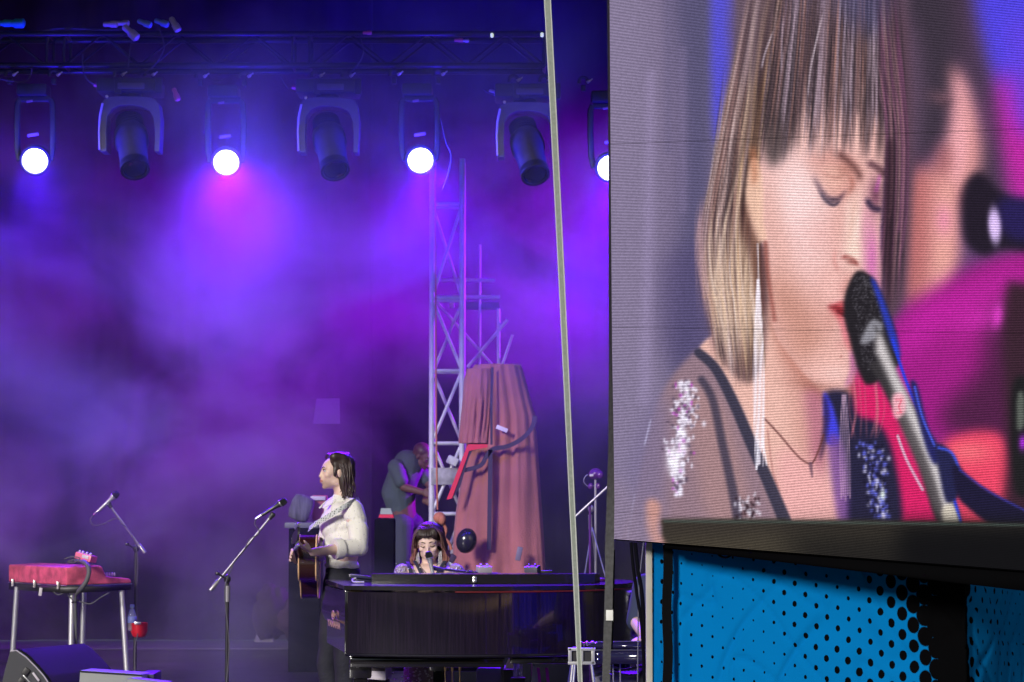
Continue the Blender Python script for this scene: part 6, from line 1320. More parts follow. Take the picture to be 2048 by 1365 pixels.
def face_details(c, Rm, parent, s, m_brow, m_lip, closed=False, m_iris=None):
    L = lambda x, y, z: c + Rm @ (V(x, y, z) * s)
    for x in (-1, 1):
        mb = MB(); mb.tube(crv([L(x * 0.013, -0.090, 0.026), L(x * 0.030, -0.0905, 0.033), L(x * 0.050, -0.076, 0.026)], 4), [0.0035 * s] * 4 + [0.003 * s] * 4 + [0.0015 * s], 6, flat=0.8); mesh_obj('eyebrow', mb, m_brow, parent)
        if closed:
            mb = MB(); mb.tube(crv([L(x * 0.016, -0.084, 0.006), L(x * 0.030, -0.0865, -0.001), L(x * 0.047, -0.074, 0.005)], 4), 0.0026 * s, 6); mesh_obj('eyelashes', mb, m_brow, parent)
        else:
            mb = MB(); mb.ell(L(x * 0.031, -0.074, 0.010), (0.012 * s,) * 3, None, 14, 10); e = mesh_obj('eye', mb, mat('eye_white', (0.6, 0.58, 0.56), 0.2), parent)
            mb = MB(); mb.ell(L(x * 0.031, -0.0835, 0.009), (0.0055 * s,) * 3, None, 10, 8); mesh_obj('iris', mb, mat('iris_dark', (0.03, 0.02, 0.015), 0.1), e)
            mb = MB(); mb.tube(crv([L(x * 0.017, -0.086, 0.013), L(x * 0.031, -0.0885, 0.018), L(x * 0.047, -0.076, 0.012)], 4), 0.0022 * s, 6); mesh_obj('eyelid_line', mb, m_brow, parent)
    mb = MB(); mb.tube(crv([L(-0.021, -0.086, -0.0565), L(-0.008, -0.097, -0.0525), L(0, -0.097, -0.054), L(0.008, -0.097, -0.0525), L(0.021, -0.086, -0.0565)], 4), 0.0040 * s, 6)
    mb.tube(crv([L(-0.019, -0.086, -0.0575), L(0, -0.0965, -0.0645), L(0.019, -0.086, -0.0575)], 4), 0.0045 * s, 6); mesh_obj('lips', mb, m_lip, parent)
def strand(mb, pts, r, n=5): 
    p = crv(pts, 4); k = len(p); mb.tube(p, [r * (0.75 + 0.5 * math.sin(math.pi * min(1, (i + 1) / k * 0.9))) * (1 if i < k - 2 else 0.5) for i in range(k)], n)
def hand(mb, wrist, palm_end, side, curl, spread_dir, s=1.0, thumb_dir=None):
    """palm + five separate bent fingers; spread_dir = across the knuckles, side = direction the fingers curl to"""
    w_ = Vector(wrist); e = Vector(palm_end); d = (e - w_).normalized(); a = Vector(spread_dir).normalized(); c = Vector(side).normalized()
    rot = Matrix((a, d, c)).transposed(); mb.ell((w_ + e) / 2 + d * 0.005, (0.041 * s, 0.052 * s, 0.016 * s), rot, 14, 10); mb.ell(w_, (0.027 * s, 0.03 * s, 0.021 * s), rot, 12, 8)
    lens = (0.070, 0.082, 0.078, 0.062)
    for i, L in enumerate(lens):
        base = e + a * (0.030 - 0.020 * i) * s - d * 0.006; p = [base]; dd = d.copy(); ang = 0
        for j, fr in enumerate((0.45, 0.32, 0.23)):
            ang += curl * (0.6, 1.0, 0.7)[j]; v = d * math.cos(ang) + c * math.sin(ang) + a * (0.10 - 0.065 * i) * 0.8; p.append(p[-1] + v.normalized() * L * fr * s)
        limb(mb, p, [0.0092 * s, 0.0088 * s, 0.0080 * s, 0.0066 * s], 8)
    tb = w_ + (e - w_) * 0.35 + a * 0.030 * s; td = Vector(thumb_dir).normalized() if thumb_dir is not None else (d + a * 0.8 + c * 0.4).normalized()
    limb(mb, [tb, tb + td * 0.034 * s, tb + (td + d * 0.5).normalized() * 0.064 * s], [0.013 * s, 0.0105 * s, 0.008 * s], 8)
m_skin = mat('skin_fair', (0.72, 0.50, 0.40), 0.5, var=0.06, vscale=20); m_skin2 = mat('skin_fair_warm', (0.80, 0.56, 0.47), 0.45, var=0.05, vscale=20)
m_hair = mat('dark_brown_hair', (0.035, 0.020, 0.018), 0.42, spec=0.5); m_hair2 = mat('auburn_hair', (0.10, 0.045, 0.04), 0.45); m_hairtip = mat('copper_hair', (0.26, 0.11, 0.085), 0.45)
m_lipm = mat('lip_pale', (0.52, 0.22, 0.19), 0.45); m_lipf = mat('lip_red', (0.45, 0.10, 0.12), 0.35)
def shirt_mat():
    m = mat('cream_speckled_shirt', (0.80, 0.78, 0.72), 0.85, bump=0.5, bscale=8, stretch=(1.8, 1.0, 0.5)); t = m.node_tree; b = t.nodes['Principled BSDF']; L = t.links.new
    tc = t.nodes.new('ShaderNodeTexCoord'); v = t.nodes.new('ShaderNodeTexVoronoi'); v.inputs['Scale'].default_value = 62; L(tc.outputs['Object'], v.inputs['Vector'])
    r = t.nodes.new('ShaderNodeValToRGB'); r.color_ramp.elements[0].position = 0.12; r.color_ramp.elements[1].position = 0.24; r.color_ramp.elements[0].color = (0.50, 0.47, 0.44, 1); r.color_ramp.elements[1].color = (0.80, 0.77, 0.70, 1)
    L(v.outputs['Distance'], r.inputs[0]); L(r.outputs[0], b.inputs['Base Color']); return m
# ---------------------------------------------------------------- guitarist
YA = 16.15
def H(x, y, dy=0.0): return P(x, y, YA + dy)
def guitarist():
    root = thing('person', 'man with dark shoulder length hair in a cream shirt standing with an acoustic guitar', 'person', V(H(685, 1200).x, YA, 0.0))
    hc = H(671, 946, 0.0); fwd = V(-0.95, -0.30, 0.05); Rm = frame(fwd)
    sh_l, sh_r = H(704, 1018, -0.17), H(672, 1015, 0.17); el_l, wr_l = H(716, 1093, -0.26), H(626, 1105, -0.43); el_r, wr_r = H(655, 1095, 0.26), H(602, 1122, 0.06)
    mb = MB(); head_parts(mb, hc, Rm, 1.0)
    limb(mb, [H(684, 972, 0.005), H(686, 1008, 0.0)], [0.054, 0.060]); chest = H(686, 1045); belly = H(686, 1105); pel = H(684, 1155)
    rt = frame(fwd)
    for p, r in ((H(686, 1022), (0.165, 0.085, 0.07)), (chest, (0.160, 0.105, 0.14)), (belly, (0.14, 0.10, 0.13)), (pel, (0.15, 0.105, 0.12))): mb.ell(p, r, rt, 20, 14)
    limb(mb, [sh_l, el_l, wr_l], [0.052, 0.042, 0.027]); limb(mb, [sh_r, el_r, wr_r], [0.052, 0.042, 0.027])
    hip_l, hip_r = H(694, 1172, -0.085), H(676, 1170, 0.09); kn_l, kn_r = H(690, 1330, -0.11), H(656, 1330, 0.10)
    an_l = V(H(702, 1300).x, YA - 0.12, 0.09); an_r = V(H(668, 1300).x, YA + 0.12, 0.09)
    limb(mb, [hip_l, kn_l, an_l], [0.085, 0.058, 0.040]); limb(mb, [hip_r, kn_r, an_r], [0.085, 0.058, 0.040])
    # fretting hand round the neck, near the head; strumming hand over the top
    hand(mb, wr_l, H(603, 1093, -0.475), V(-0.25, -0.1, 0.95), 0.75, V(0.15, -0.95, 0.1), 1.0, V(-0.3, 0.1, 0.95))
    hand(mb, wr_r, H(584, 1112, -0.02), V(0.35, -0.9, -0.2), 0.75, V(0.2, -0.1, 0.95), 1.0, V(-0.7, -0.3, 0.6))
    msk = bpy.data.materials.new('skin_with_stubble'); msk.use_nodes = True; t = msk.node_tree; bb = t.nodes['Principled BSDF']; bb.inputs['Roughness'].default_value = 0.5
    tc = t.nodes.new('ShaderNodeTexCoord'); vm = t.nodes.new('ShaderNodeVectorMath'); vm.operation = 'DISTANCE'; vm.inputs[1].default_value = hc + Rm @ V(0, -0.045, -0.085); t.links.new(tc.outputs['Object'], vm.inputs[0])
    rp = t.nodes.new('ShaderNodeValToRGB'); rp.color_ramp.elements[0].position = 0.035; rp.color_ramp.elements[1].position = 0.078; rp.color_ramp.elements[0].color = (0.42, 0.28, 0.23, 1); rp.color_ramp.elements[1].color = (0.72, 0.50, 0.40, 1)
    t.links.new(vm.outputs['Value'], rp.inputs[0]); t.links.new(rp.outputs[0], bb.inputs['Base Color'])
    fused('body', mb, msk, root, 0.0075, 2)
    face_details(hc, Rm, root, 1.0, m_hair, m_lipm)
    # hair: solid cap + strands
    mb = MB(); E = lambda p, r: mb.ell(hc + Rm @ V(*p), r, Rm, 20, 14)
    E((0, 0.030, 0.052), (0.086, 0.098, 0.083)); E((0, 0.062, 0.0), (0.082, 0.070, 0.095)); E((0, 0.078, -0.07), (0.078, 0.052, 0.085)); E((0, 0.075, -0.125), (0.070, 0.042, 0.055))
    for x in (-1, 1): E((x * 0.066, 0.052, -0.04), (0.024, 0.042, 0.095)); E((x * 0.058, 0.066, -0.11), (0.024, 0.034, 0.065))
    for x in (-1, 1): E((x * 0.068, -0.020, 0.002), (0.008, 0.013, 0.030)); E((x * 0.05, 0.0, 0.10), (0.035, 0.06, 0.035))
    fused('hair', mb, m_hair, root, 0.008, 2, disp=lambda co: 0.010 * mnoise.noise(Vector((co.x * 26, co.y * 26, co.z * 7)))); hr = [o for o in bpy.data.objects if o.parent == root and o.name.startswith('hair')][0]
    rg = random.Random(3); mb = MB()
    for k in range(230):
        a = rg.uniform(-1, 1); side = 1 if rg.random() < 0.5 else -1; yy = rg.uniform(-0.045, 0.10); L = lambda x, y, z: hc + Rm @ V(x, y, z)
        top = L(side * rg.uniform(0.0, 0.02), yy * 0.8, 0.134 - 2.0 * max(0, -yy) * 0.6)
        mid = L(side * rg.uniform(0.066, 0.084), 0.03 + yy * 0.55, 0.055)
        low = L(side * rg.uniform(0.072, 0.092), 0.045 + max(yy, 0) * 0.5, -0.03); e = L(side * rg.uniform(0.045, 0.085), 0.05 + max(yy, 0) * 0.55 + rg.uniform(-0.02, 0.02), rg.uniform(-0.185, -0.115))
        jit = lambda p: p + Vector((rg.gauss(0, 0.006), rg.gauss(0, 0.006), 0)); l2 = jit(low.lerp(e, 0.5))
        strand(mb, [top, jit(mid), jit(low), l2, e + V(rg.gauss(0, 0.010), rg.gauss(0, 0.01), 0)], rg.uniform(0.0022, 0.0048))
    mesh_obj('strands', mb, mat('hair_light', (0.050, 0.030, 0.030), 0.4), hr, smooth=180)
    # shirt
    mb = MB()
    for p, r in ((H(685, 1022), (0.178, 0.100, 0.072)), (H(681, 1048), (0.168, 0.138, 0.13)), (H(682, 1095), (0.150, 0.122, 0.125)), (H(684, 1130), (0.150, 0.114, 0.055)), (H(688, 1078, -0.03), (0.145, 0.120, 0.12))): mb.ell(p, r, rt, 22, 14)
    limb(mb, [H(686, 1000), H(685, 1010)], [0.068, 0.085]); cuff = el_l.lerp(wr_l, 0.42)
    limb(mb, [sh_l, sh_l.lerp(el_l, 0.5) + V(0.022, 0, 0), el_l + V(0.01, 0, -0.005), cuff], [0.072, 0.068, 0.058, 0.050]); limb(mb, [sh_r, el_r, el_r.lerp(wr_r, 0.4)], [0.078, 0.072, 0.058])
    def wr(co):
        u = co.x * 0.8 + co.z * 0.55; return 0.006 * mnoise.noise(co * 5) + 0.015 * (0.35 - abs(mnoise.noise(Vector((u * 9, co.y * 3, co.z * 1.6)))) * 1.6) * (0.5 + mnoise.noise(co * 3 + Vector((4, 0, 0)))) - 0.010 * (1 - min(1, abs(mnoise.noise(Vector((u * 5 + 3, co.y * 5, co.z * 4)))) * 9))
    shm = shirt_mat(); fused('shirt', mb, shm, root, 0.0085, 2, disp=wr)
    d = (wr_l - el_l).normalized(); rot = d.to_track_quat('Z', 'Y').to_matrix(); mb = MB(); mb.lathe([(0.050, -0.035), (0.066, -0.038), (0.068, 0.0), (0.064, 0.014), (0.046, 0.012)], cuff + d * 0.02, rot, 18); mesh_obj('rolled_cuff', mb, shm, root)
    for s in (-1, 1):
        mb = MB(); c = hc + Rm @ V(0.028 * s, -0.045, -0.19); q = [c, c + Rm @ V(0.040 * s, 0.05, 0.020), c + Rm @ V(0.055 * s, 0.02, -0.012), c + Rm @ V(0.022 * s, -0.035, -0.045)]; mb.prism(q, Rm @ V(0, -0.008, 0.004)); mesh_obj('collar', mb, shm, root)
    # trousers
    mb = MB(); mb.ell(H(686, 1160), (0.160, 0.118, 0.10), rt, 20, 12); mb.ell(H(686, 1142), (0.150, 0.112, 0.05), rt, 20, 12)
    limb(mb, [hip_l, kn_l, an_l + V(0, 0, 0.02)], [0.102, 0.075, 0.062]); limb(mb, [hip_r, kn_r, an_r + V(0, 0, 0.02)], [0.102, 0.075, 0.062])
    fused('trousers', mb, mat('black_jeans', (0.018, 0.018, 0.030), 0.8, bump=0.3, bscale=60), root, 0.012, 4, disp=lambda co: 0.006 * mnoise.noise(co * 12))
    for a in (an_l, an_r):
        mb = MB(); mb.ell(V(a.x - 0.06, a.y - 0.02, 0.048), (0.135, 0.048, 0.046), Matrix.Rotation(0.25, 3, 'Z'), 16, 10); mesh_obj('shoe', mb, mat('black_leather', (0.015, 0.014, 0.015), 0.3), root)
    return root
guitarist()
def guitar():
    # body axes: n = towards the strings (left), a = along the neck (towards us), b = across the body (up)
    n = V(-1.0, -0.02, 0.0).normalized(); a = V(0.0, -0.96, 0.25); a = (a - n * a.dot(n)).normalized(); b = n.cross(a); b = b if b.z > 0 else -b
    c = H(619, 1127, 0.02)
    prof = [(-0.25, 0.0), (-0.245, 0.08), (-0.215, 0.15), (-0.16, 0.192), (-0.09, 0.196), (-0.03, 0.165), (0.02, 0.130), (0.06, 0.122), (0.11, 0.138), (0.165, 0.146), (0.21, 0.125), (0.238, 0.075), (0.245, 0.0)]
    pr = prof + [(x, -y) for x, y in prof[-2:0:-1]]; pr = [(v.x, v.y) for v in crv([V(x, y, 0) for x, y in pr], 4, True)]
    g = thing('acoustic_guitar', 'dark acoustic guitar with cream bindings held against the man, neck pointing at us', 'guitar', c - n * 0.05)
    def pt(u, v, w_): return c + a * u + b * v + n * w_
    D = 0.055; mb = MB(); N = len(pr); vs = [pt(u, v, -D) for u, v in pr] + [pt(u, v, D) for u, v in pr]
    mb.add(vs, [(i, (i + 1) % N, N + (i + 1) % N, N + i) for i in range(N)] + [tuple(range(N))[::-1]]); mesh_obj('back_and_sides', mb, mat('guitar_mahogany', (0.028, 0.008, 0.008), 0.22, coat=0.4), g, smooth=50)
    mb = MB(); mb.prism([pt(u * 0.992, v * 0.992, D - 0.001) for u, v in pr], n * 0.004); mesh_obj('top', mb, mat('guitar_sunburst_top', (0.10, 0.035, 0.015), 0.2, coat=0.6), g, smooth=50)
    m_bind = mat('cream_binding', (0.80, 0.50, 0.26), 0.4)
    for w_ in (-D, D): mb = MB(); mb.tube([pt(u * 1.004, v * 1.004, w_) for u, v in pr + [pr[0]]], 0.0048, 6, cap=False); mesh_obj('binding', mb, m_bind, g)
    mb = MB(); mb.lathe([(0.001, 0), (0.05, 0.0), (0.052, 0.001)], pt(0.06, 0, D + 0.0035), n.to_track_quat('Z', 'Y').to_matrix(), 24); mesh_obj('sound_hole', mb, m_obl, g)
    neck = lambda u, v, w_: pt(u, v, D + w_)
    mb = MB(); k = 10; mb.tube([neck(0.235 + 0.40 * i / k, 0, -0.002) for i in range(k + 1)], [0.028 - 0.0006 * i for i in range(k + 1)], 12, flat=0.6); mesh_obj('neck', mb, mat('neck_mahogany', (0.10, 0.035, 0.02), 0.35), g)
    mb = MB(); mb.prism([neck(0.10, -0.026, 0.010), neck(0.10, 0.026, 0.010), neck(0.64, 0.021, 0.010), neck(0.64, -0.021, 0.010)], n * 0.008); mesh_obj('fingerboard', mb, mat('ebony', (0.012, 0.010, 0.010), 0.35), g)
    mb = MB(); hp = [(0.63, -0.022), (0.66, -0.036), (0.80, -0.042), (0.815, -0.02), (0.82, 0.0), (0.815, 0.02), (0.80, 0.042), (0.66, 0.036), (0.63, 0.022)]
    tilt = lambda u, v: neck(u, v, 0.004 - (u - 0.63) * 0.25); mb.prism([tilt(u, v) for u, v in hp], n * 0.014); hs = mesh_obj('headstock', mb, m_obl, g, smooth=30)
    for s in (-1, 1):
        for u in (0.68, 0.72, 0.76):
            p = tilt(u, s * 0.045); mb = MB(); mb.tube([tilt(u, s * 0.034), tilt(u, s * 0.056)], 0.003, 6); mb.ell(tilt(u, s * 0.066), (0.012, 0.014, 0.014), None, 8, 6); mesh_obj('tuning_peg', mb, m_zinc, hs)
    mb = MB()
    for i in range(6): v = -0.018 + 0.0072 * i; mb.tube([pt(-0.13, v * 1.4, D + 0.014), neck(0.63, v * 0.85, 0.021)], 0.0007, 4)
    mesh_obj('strings', mb, m_zinc, g)
    mb = MB(); mb.rbox(pt(-0.13, 0, D + 0.009), (0.02, 0.14, 0.012), 0.003, Matrix((n, b, a)).transposed() @ Matrix.Rotation(0, 3, 'X')); mesh_obj('bridge', mb, m_obl, g)
    mb = MB(); q = [(0.03, -0.05), (0.06, -0.09), (-0.02, -0.11), (-0.07, -0.09), (-0.02, -0.05)]; mb.prism([pt(u, v, D + 0.003) for u, v in q], n * 0.001); mesh_obj('pickguard', mb, m_obl, g)
    # strap over the shoulder
    def strap_mat():
        m = bpy.data.materials.new('patterned_strap'); m.use_nodes = True; t = m.node_tree; bb = t.nodes['Principled BSDF']; bb.inputs['Roughness'].default_value = 0.8
        tc = t.nodes.new('ShaderNodeTexCoord'); ck = t.nodes.new('ShaderNodeTexVoronoi'); ck.inputs['Scale'].default_value = 70; ck.inputs['Randomness'].default_value = 0.15; t.links.new(tc.outputs['Object'], ck.inputs[0])
        r = t.nodes.new('ShaderNodeValToRGB'); r.color_ramp.elements[0].position = 0.3; r.color_ramp.elements[1].position = 0.42; r.color_ramp.elements[0].color = (0.10, 0.11, 0.11, 1); r.color_ramp.elements[1].color = (0.58, 0.60, 0.57, 1)
        t.links.new(ck.outputs['Distance'], r.inputs[0]); t.links.new(r.outputs[0], bb.inputs['Base Color']); return m
    pts = [(722, 1010, -0.05), (714, 1001, -0.16), (704, 1005, -0.235), (690, 1013, -0.255), (672, 1024, -0.235), (655, 1034, -0.205), (640, 1043, -0.17), (628, 1050, -0.14), (618, 1058, -0.11)]
    cp = [H(x, y, z) for x, y, z in pts]; wv = [V(0.010, 0.05, 0.0), V(0.02, 0.02, 0.045), V(0.022, 0.004, 0.046), V(0.020, 0.0, 0.047), V(0.020, 0, 0.047), V(0.020, 0, 0.046), V(0.020, 0, 0.046), V(0.018, 0, 0.044), V(0.014, 0, 0.040)]
    mb = MB(); mb.strap(cp, wv, V(-0.001, -0.004, 0)); mesh_obj('shoulder_strap', mb, strap_mat(), g, smooth=60)
    return g
guitar()
# ---------------------------------------------------------------- singer at the piano
YW = 16.2
def Wq(x, y, dy=0.0): return P(x, y, YW + dy)
def sequins(c, n, sx, sz, seed, parent, dy, size=0.006):
    rg = random.Random(seed); mb = MB()
    for k in range(n):
        p = Vector(c) + V(rg.gauss(0, sx), dy + rg.uniform(-0.004, 0.004), rg.gauss(0, sz)); r = size * rg.uniform(0.5, 1.2)
        mb.ell(p, (r, r * 0.6, r), Matrix.Rotation(rg.random() * 3, 3, 'X'), 6, 4)
    o = mesh_obj('sequins', mb, mat('sequin', (0.85, 0.83, 0.86), 0.3, metal=0.3), parent, smooth=None); o['kind'] = 'stuff'
def singer():
    SH_ = 15
    root = thing('person', 'woman with a dark fringe and bob, eyes closed, singing behind the piano', 'person', V(Wq(858, 1200).x, YW, 0.42))
    hc = Wq(858, 1088, -0.01); fwd = V(-0.08, -0.97, -0.22); Rm = frame(fwd, (-0.06, 0, 1))
    mb = MB(); head_parts(mb, hc, Rm, 1.0, False)
    nb = Wq(858, 1130, 0.03); limb(mb, [hc + V(0, 0.03, -0.06), nb], [0.046, 0.050])
    for p, r in ((Wq(858, 1146), (0.185, 0.085, 0.06)), (Wq(858, 1180), (0.145, 0.10, 0.12)), (Wq(858, 1250), (0.125, 0.10, 0.14)), (Wq(858, 1300), (0.165, 0.13, 0.11))): mb.ell(p, r, None, 20, 14)
    sl, sr = Wq(806, 1146), Wq(911, 1146); 
    for s_, x in ((sl, 792), (sr, 925)):
        e = Wq(x, 1235, -0.08); w_ = Wq(x + (30 if x < 850 else -30), 1238, -0.30); limb(mb, [s_, e, w_], [0.046, 0.037, 0.024]); hand(mb, w_, w_ + V(0.0, -0.075, -0.005), V(0, 0, -1), 0.3, V(1 if x < 850 else -1, 0, 0), 0.92)
    for x in (835, 880):
        k_ = Wq(x, 1318, -0.38); limb(mb, [Wq(x, 1310), k_, V(k_.x, k_.y + 0.05, 0.09)], [0.085, 0.055, 0.036])
    fused('body', mb, m_skin2, root, 0.0072, 2); face_details(hc, Rm, root, 1.0, m_hair, m_lipf, closed=True)
    mb = MB(); E = lambda p, r: mb.ell(hc + Rm @ V(*p), r, Rm, 20, 14)
    E((0, 0.022, 0.058), (0.088, 0.102, 0.080)); E((0, 0.062, -0.01), (0.084, 0.066, 0.10)); E((0, 0.07, -0.08), (0.084, 0.05, 0.07))
    fused('hair', mb, m_hair, root, 0.008, 2, disp=lambda co: 0.008 * mnoise.noise(Vector((co.x * 30, co.y * 30, co.z * 8)))); hr = [o for o in bpy.data.objects if o.parent == root and o.name.startswith('hair')][0]
    L = lambda x, y, z: hc + Rm @ V(x, y, z)
    rg = random.Random(5); mb = MB()
    for k in range(84):                                     # fringe
        x = rg.uniform(-0.066, 0.066); e = 0.050 + 0.022 * rg.random() - 0.45 * x * x
        strand(mb, [L(x * 0.35, 0.0, 0.137), L(x * 0.75, -0.060, 0.114), L(x * 1.0, -0.090 + 5 * x * x, 0.082), L(x * 1.04, -0.094 + 5.5 * x * x, e)], rg.uniform(0.0018, 0.0036))
    mesh_obj('fringe', mb, m_hair, hr, smooth=180)
    for nm, m, z1, cnt in (('side_strands', m_hair2, -0.07, 120), ('hair_tips', m_hairtip, -0.145, 130)):
        mb = MB()
        for k in range(cnt):
            s = 1 if rg.random() < 0.5 else -1; y = rg.uniform(-0.055, 0.07); flare = rg.uniform(0.0, 0.022)
            pts = [L(s * rg.uniform(0.0, 0.03), y * 0.6, 0.136), L(s * 0.082, y * 0.9, 0.075), L(s * (0.089 + flare * 0.5), y, 0.0), L(s * (0.094 + flare), y * 0.9, -0.07)]
            if nm == 'hair_tips': pts = [L(s * (0.088 + flare * 0.4), y, -0.015), L(s * (0.092 + flare), y * 0.95, -0.06), L(s * (0.090 + flare * 1.5), y * 0.85 - 0.005, -0.10), L(s * (0.070 + flare * 1.6), y * 0.8 - 0.01, -0.118 - rg.random() * 0.02)]
            strand(mb, [p_ + V(rg.gauss(0, 0.004), 0, 0) for p_ in pts], rg.uniform(0.0025, 0.005))
        mesh_obj(nm, mb, m, hr, smooth=180)
    # dress
    mb = MB()
    for p, r in ((Wq(807, 1153), (0.068, 0.080, 0.062)), (Wq(910, 1153), (0.068, 0.080, 0.062)), (Wq(858, 1200), (0.17, 0.115, 0.115)), (Wq(824, 1164), (0.062, 0.095, 0.085)), (Wq(893, 1164), (0.062, 0.095, 0.085)), (Wq(858, 1262), (0.14, 0.115, 0.13)), (Wq(858, 1310), (0.19, 0.16, 0.12))): mb.ell(p, r, None, 20, 14)
    for s_, x in ((sl, 792), (sr, 925)): limb(mb, [s_, Wq(x, 1215, -0.05)], [0.062, 0.052])
    for x in (835, 880): k_ = Wq(x, 1318, -0.38); limb(mb, [Wq(x, 1310), k_, V(k_.x, k_.y + 0.03, 0.25)], [0.105, 0.085, 0.09])
    fused('dress', mb, mat('sheer_mauve_dress', (0.34, 0.26, 0.28), 0.7, bump=0.2, bscale=80), root, 0.010, 3, disp=lambda co: 0.004 * mnoise.noise(co * 16))
    m_st = mat('dress_strap', (0.025, 0.025, 0.05), 0.7)
    for q in ([(815, 1124, -0.05), (820, 1138, -0.10), (824, 1158, -0.125)], [(829, 1122, -0.05), (838, 1138, -0.10), (848, 1160, -0.125)], [(890, 1122, -0.05), (880, 1138, -0.10), (868, 1160, -0.125)]):
        mb = MB(); mb.strap(crv([Wq(*p) for p in q], 4), V(0.024, 0, 0), V(0, 0.006, 0)); mesh_obj('neck_strap', mb, m_st, root)
    sequins(Wq(800, 1139), 46, 0.016, 0.015, 1, root, -0.068, 0.0042); sequins(Wq(913, 1140), 46, 0.018, 0.014, 2, root, -0.068, 0.0042); sequins(Wq(828, 1142), 16, 0.014, 0.008, 6, root, -0.095)
    sequins(Wq(835, 1352), 90, 0.08, 0.05, 3, root, -0.46, 0.008)
    for s, dx in ((-1, -0.082), (1, 0.080)):
        mb = MB()
        for k in range(4): x = dx + (k - 1.5) * 0.005; a = L(x * 0.9, -0.03, -0.045); mb.tube([a, V(a.x + (k - 1.5) * 0.003, a.y - 0.01, a.z - 0.07), V(a.x + (k - 1.5) * 0.005, a.y - 0.02, a.z - 0.13)], 0.0015, 5)
        mesh_obj('earring', mb, mat('pearl', (0.85, 0.82, 0.84), 0.25), root)
    mb = MB(); mb.tube(crv([Wq(838, 1128, -0.03), Wq(848, 1142, -0.085), Wq(857, 1149, -0.10), Wq(866, 1142, -0.085), Wq(876, 1128, -0.03)], 4), 0.0018, 5); mesh_obj('necklace', mb, m_st, root)
    return root
singer()
bn = thing('piano_bench', 'low black bench carrying the singer behind the piano', 'bench', V(Wq(858, 1200).x, YW + 0.05, 0))
mb = MB(); mb.rbox((Wq(858, 1200).x, YW + 0.05, 0.43), (0.75, 0.36, 0.07), 0.015); mesh_obj('seat', mb, mat('black_vinyl', (0.02, 0.02, 0.022), 0.4), bn)
for dx in (-0.33, 0.33):
    for dy in (-0.14, 0.14): mb = MB(); mb.rbox((Wq(858, 1200).x + dx, YW + 0.05 + dy, 0.198), (0.045, 0.045, 0.395), 0.005); mesh_obj('leg', mb, m_pgloss, bn)
# ---------------------------------------------------------------- crew member in the haze
YC = 23.9
def Cq(x, y, dy=0.0): return P(x, y, YC + dy)
rs = MB(); rs.rbox((Cq(830, 1100).x + 0.1, YC + 0.4, 0.12), (1.9, 1.9, 0.235), 0.01); solo('low_riser', rs, mat('riser_black', (0.03, 0.03, 0.035), 0.7), 'low black platform behind the singer with the crew member on it', 'platform')
def crew():
    root = thing('person', 'hazy crew member in a pale green shirt bending forward behind the singer', 'person', V(Cq(815, 1100).x, YC, 0.24))
    hc = Cq(846, 914, -0.05); fwd = V(0.75, -0.5, -0.4); Rm = frame(fwd); mb = MB(); head_parts(mb, hc, Rm, 0.98)
    limb(mb, [hc + V(-0.02, 0.03, -0.05), Cq(826, 940)], [0.05, 0.055]); rt = frame(V(0.5, -0.8, 0))
    limb(mb, [Cq(815, 935), Cq(800, 985), Cq(806, 1035)], [0.13, 0.14, 0.13]); 
    for q, r_ in (([Cq(792, 935, -0.14), Cq(808, 975, -0.22), Cq(845, 985, -0.30)], [0.05, 0.042, 0.03]), ([Cq(838, 940, 0.12), Cq(862, 975, 0.0), Cq(850, 1003, -0.2)], [0.05, 0.04, 0.03])): limb(mb, q, r_); hand(mb, q[-1], q[-1] + V(0.06, -0.03, -0.02), V(0, -1, 0), 0.5, V(0, 0.2, 1))
    for x, dy in ((800, -0.09), (822, 0.09)): limb(mb, [Cq(x + 4, 1050, dy), Cq(x + 6, 1140, dy), V(Cq(x, 1140).x, YC + dy, 0.30)], [0.09, 0.06, 0.042])
    fused('body', mb, mat('skin_tanned', (0.16, 0.075, 0.06), 0.6), root, 0.009, 3); face_details(hc, Rm, root, 0.98, m_hair, m_lipm)
    mb = MB(); E = lambda p, r: mb.ell(hc + Rm @ V(*p), r, Rm, 16, 10); E((0, 0.028, 0.05), (0.084, 0.096, 0.08)); E((0, 0.055, 0.0), (0.08, 0.06, 0.075)); fused('hair', mb, m_hair2, root, 0.009, 2)
    mb = MB(); limb(mb, [Cq(816, 930), Cq(797, 985), Cq(802, 1012)], [0.145, 0.165, 0.140]); limb(mb, [Cq(792, 935, -0.14), Cq(803, 962, -0.20)], [0.08, 0.07]); limb(mb, [Cq(836, 938, 0.12), Cq(852, 960, 0.05)], [0.08, 0.07])
    fused('shirt', mb, mat('pale_green_cotton', (0.085, 0.12, 0.115), 0.9), root, 0.011, 4, disp=lambda co: 0.012 * mnoise.noise(co * 9))
    mb = MB(); mb.ell(Cq(808, 1040), (0.155, 0.12, 0.12), rt, 16, 10)
    for x, dy in ((800, -0.09), (822, 0.09)): limb(mb, [Cq(x + 4, 1050, dy), Cq(x + 6, 1140, dy), V(Cq(x, 1140).x, YC + dy, 0.31)], [0.11, 0.085, 0.07])
    fused('trousers', mb, mat('grey_blue_jeans', (0.06, 0.07, 0.10), 0.85), root, 0.011, 4)
    for x, dy in ((800, -0.09), (822, 0.09)): mb = MB(); mb.ell(V(Cq(x, 1140).x + 0.05, YC + dy - 0.03, 0.28), (0.13, 0.048, 0.042), Matrix.Rotation(-0.5, 3, 'Z'), 14, 8); mesh_obj('shoe', mb, m_obl, root)
crew()
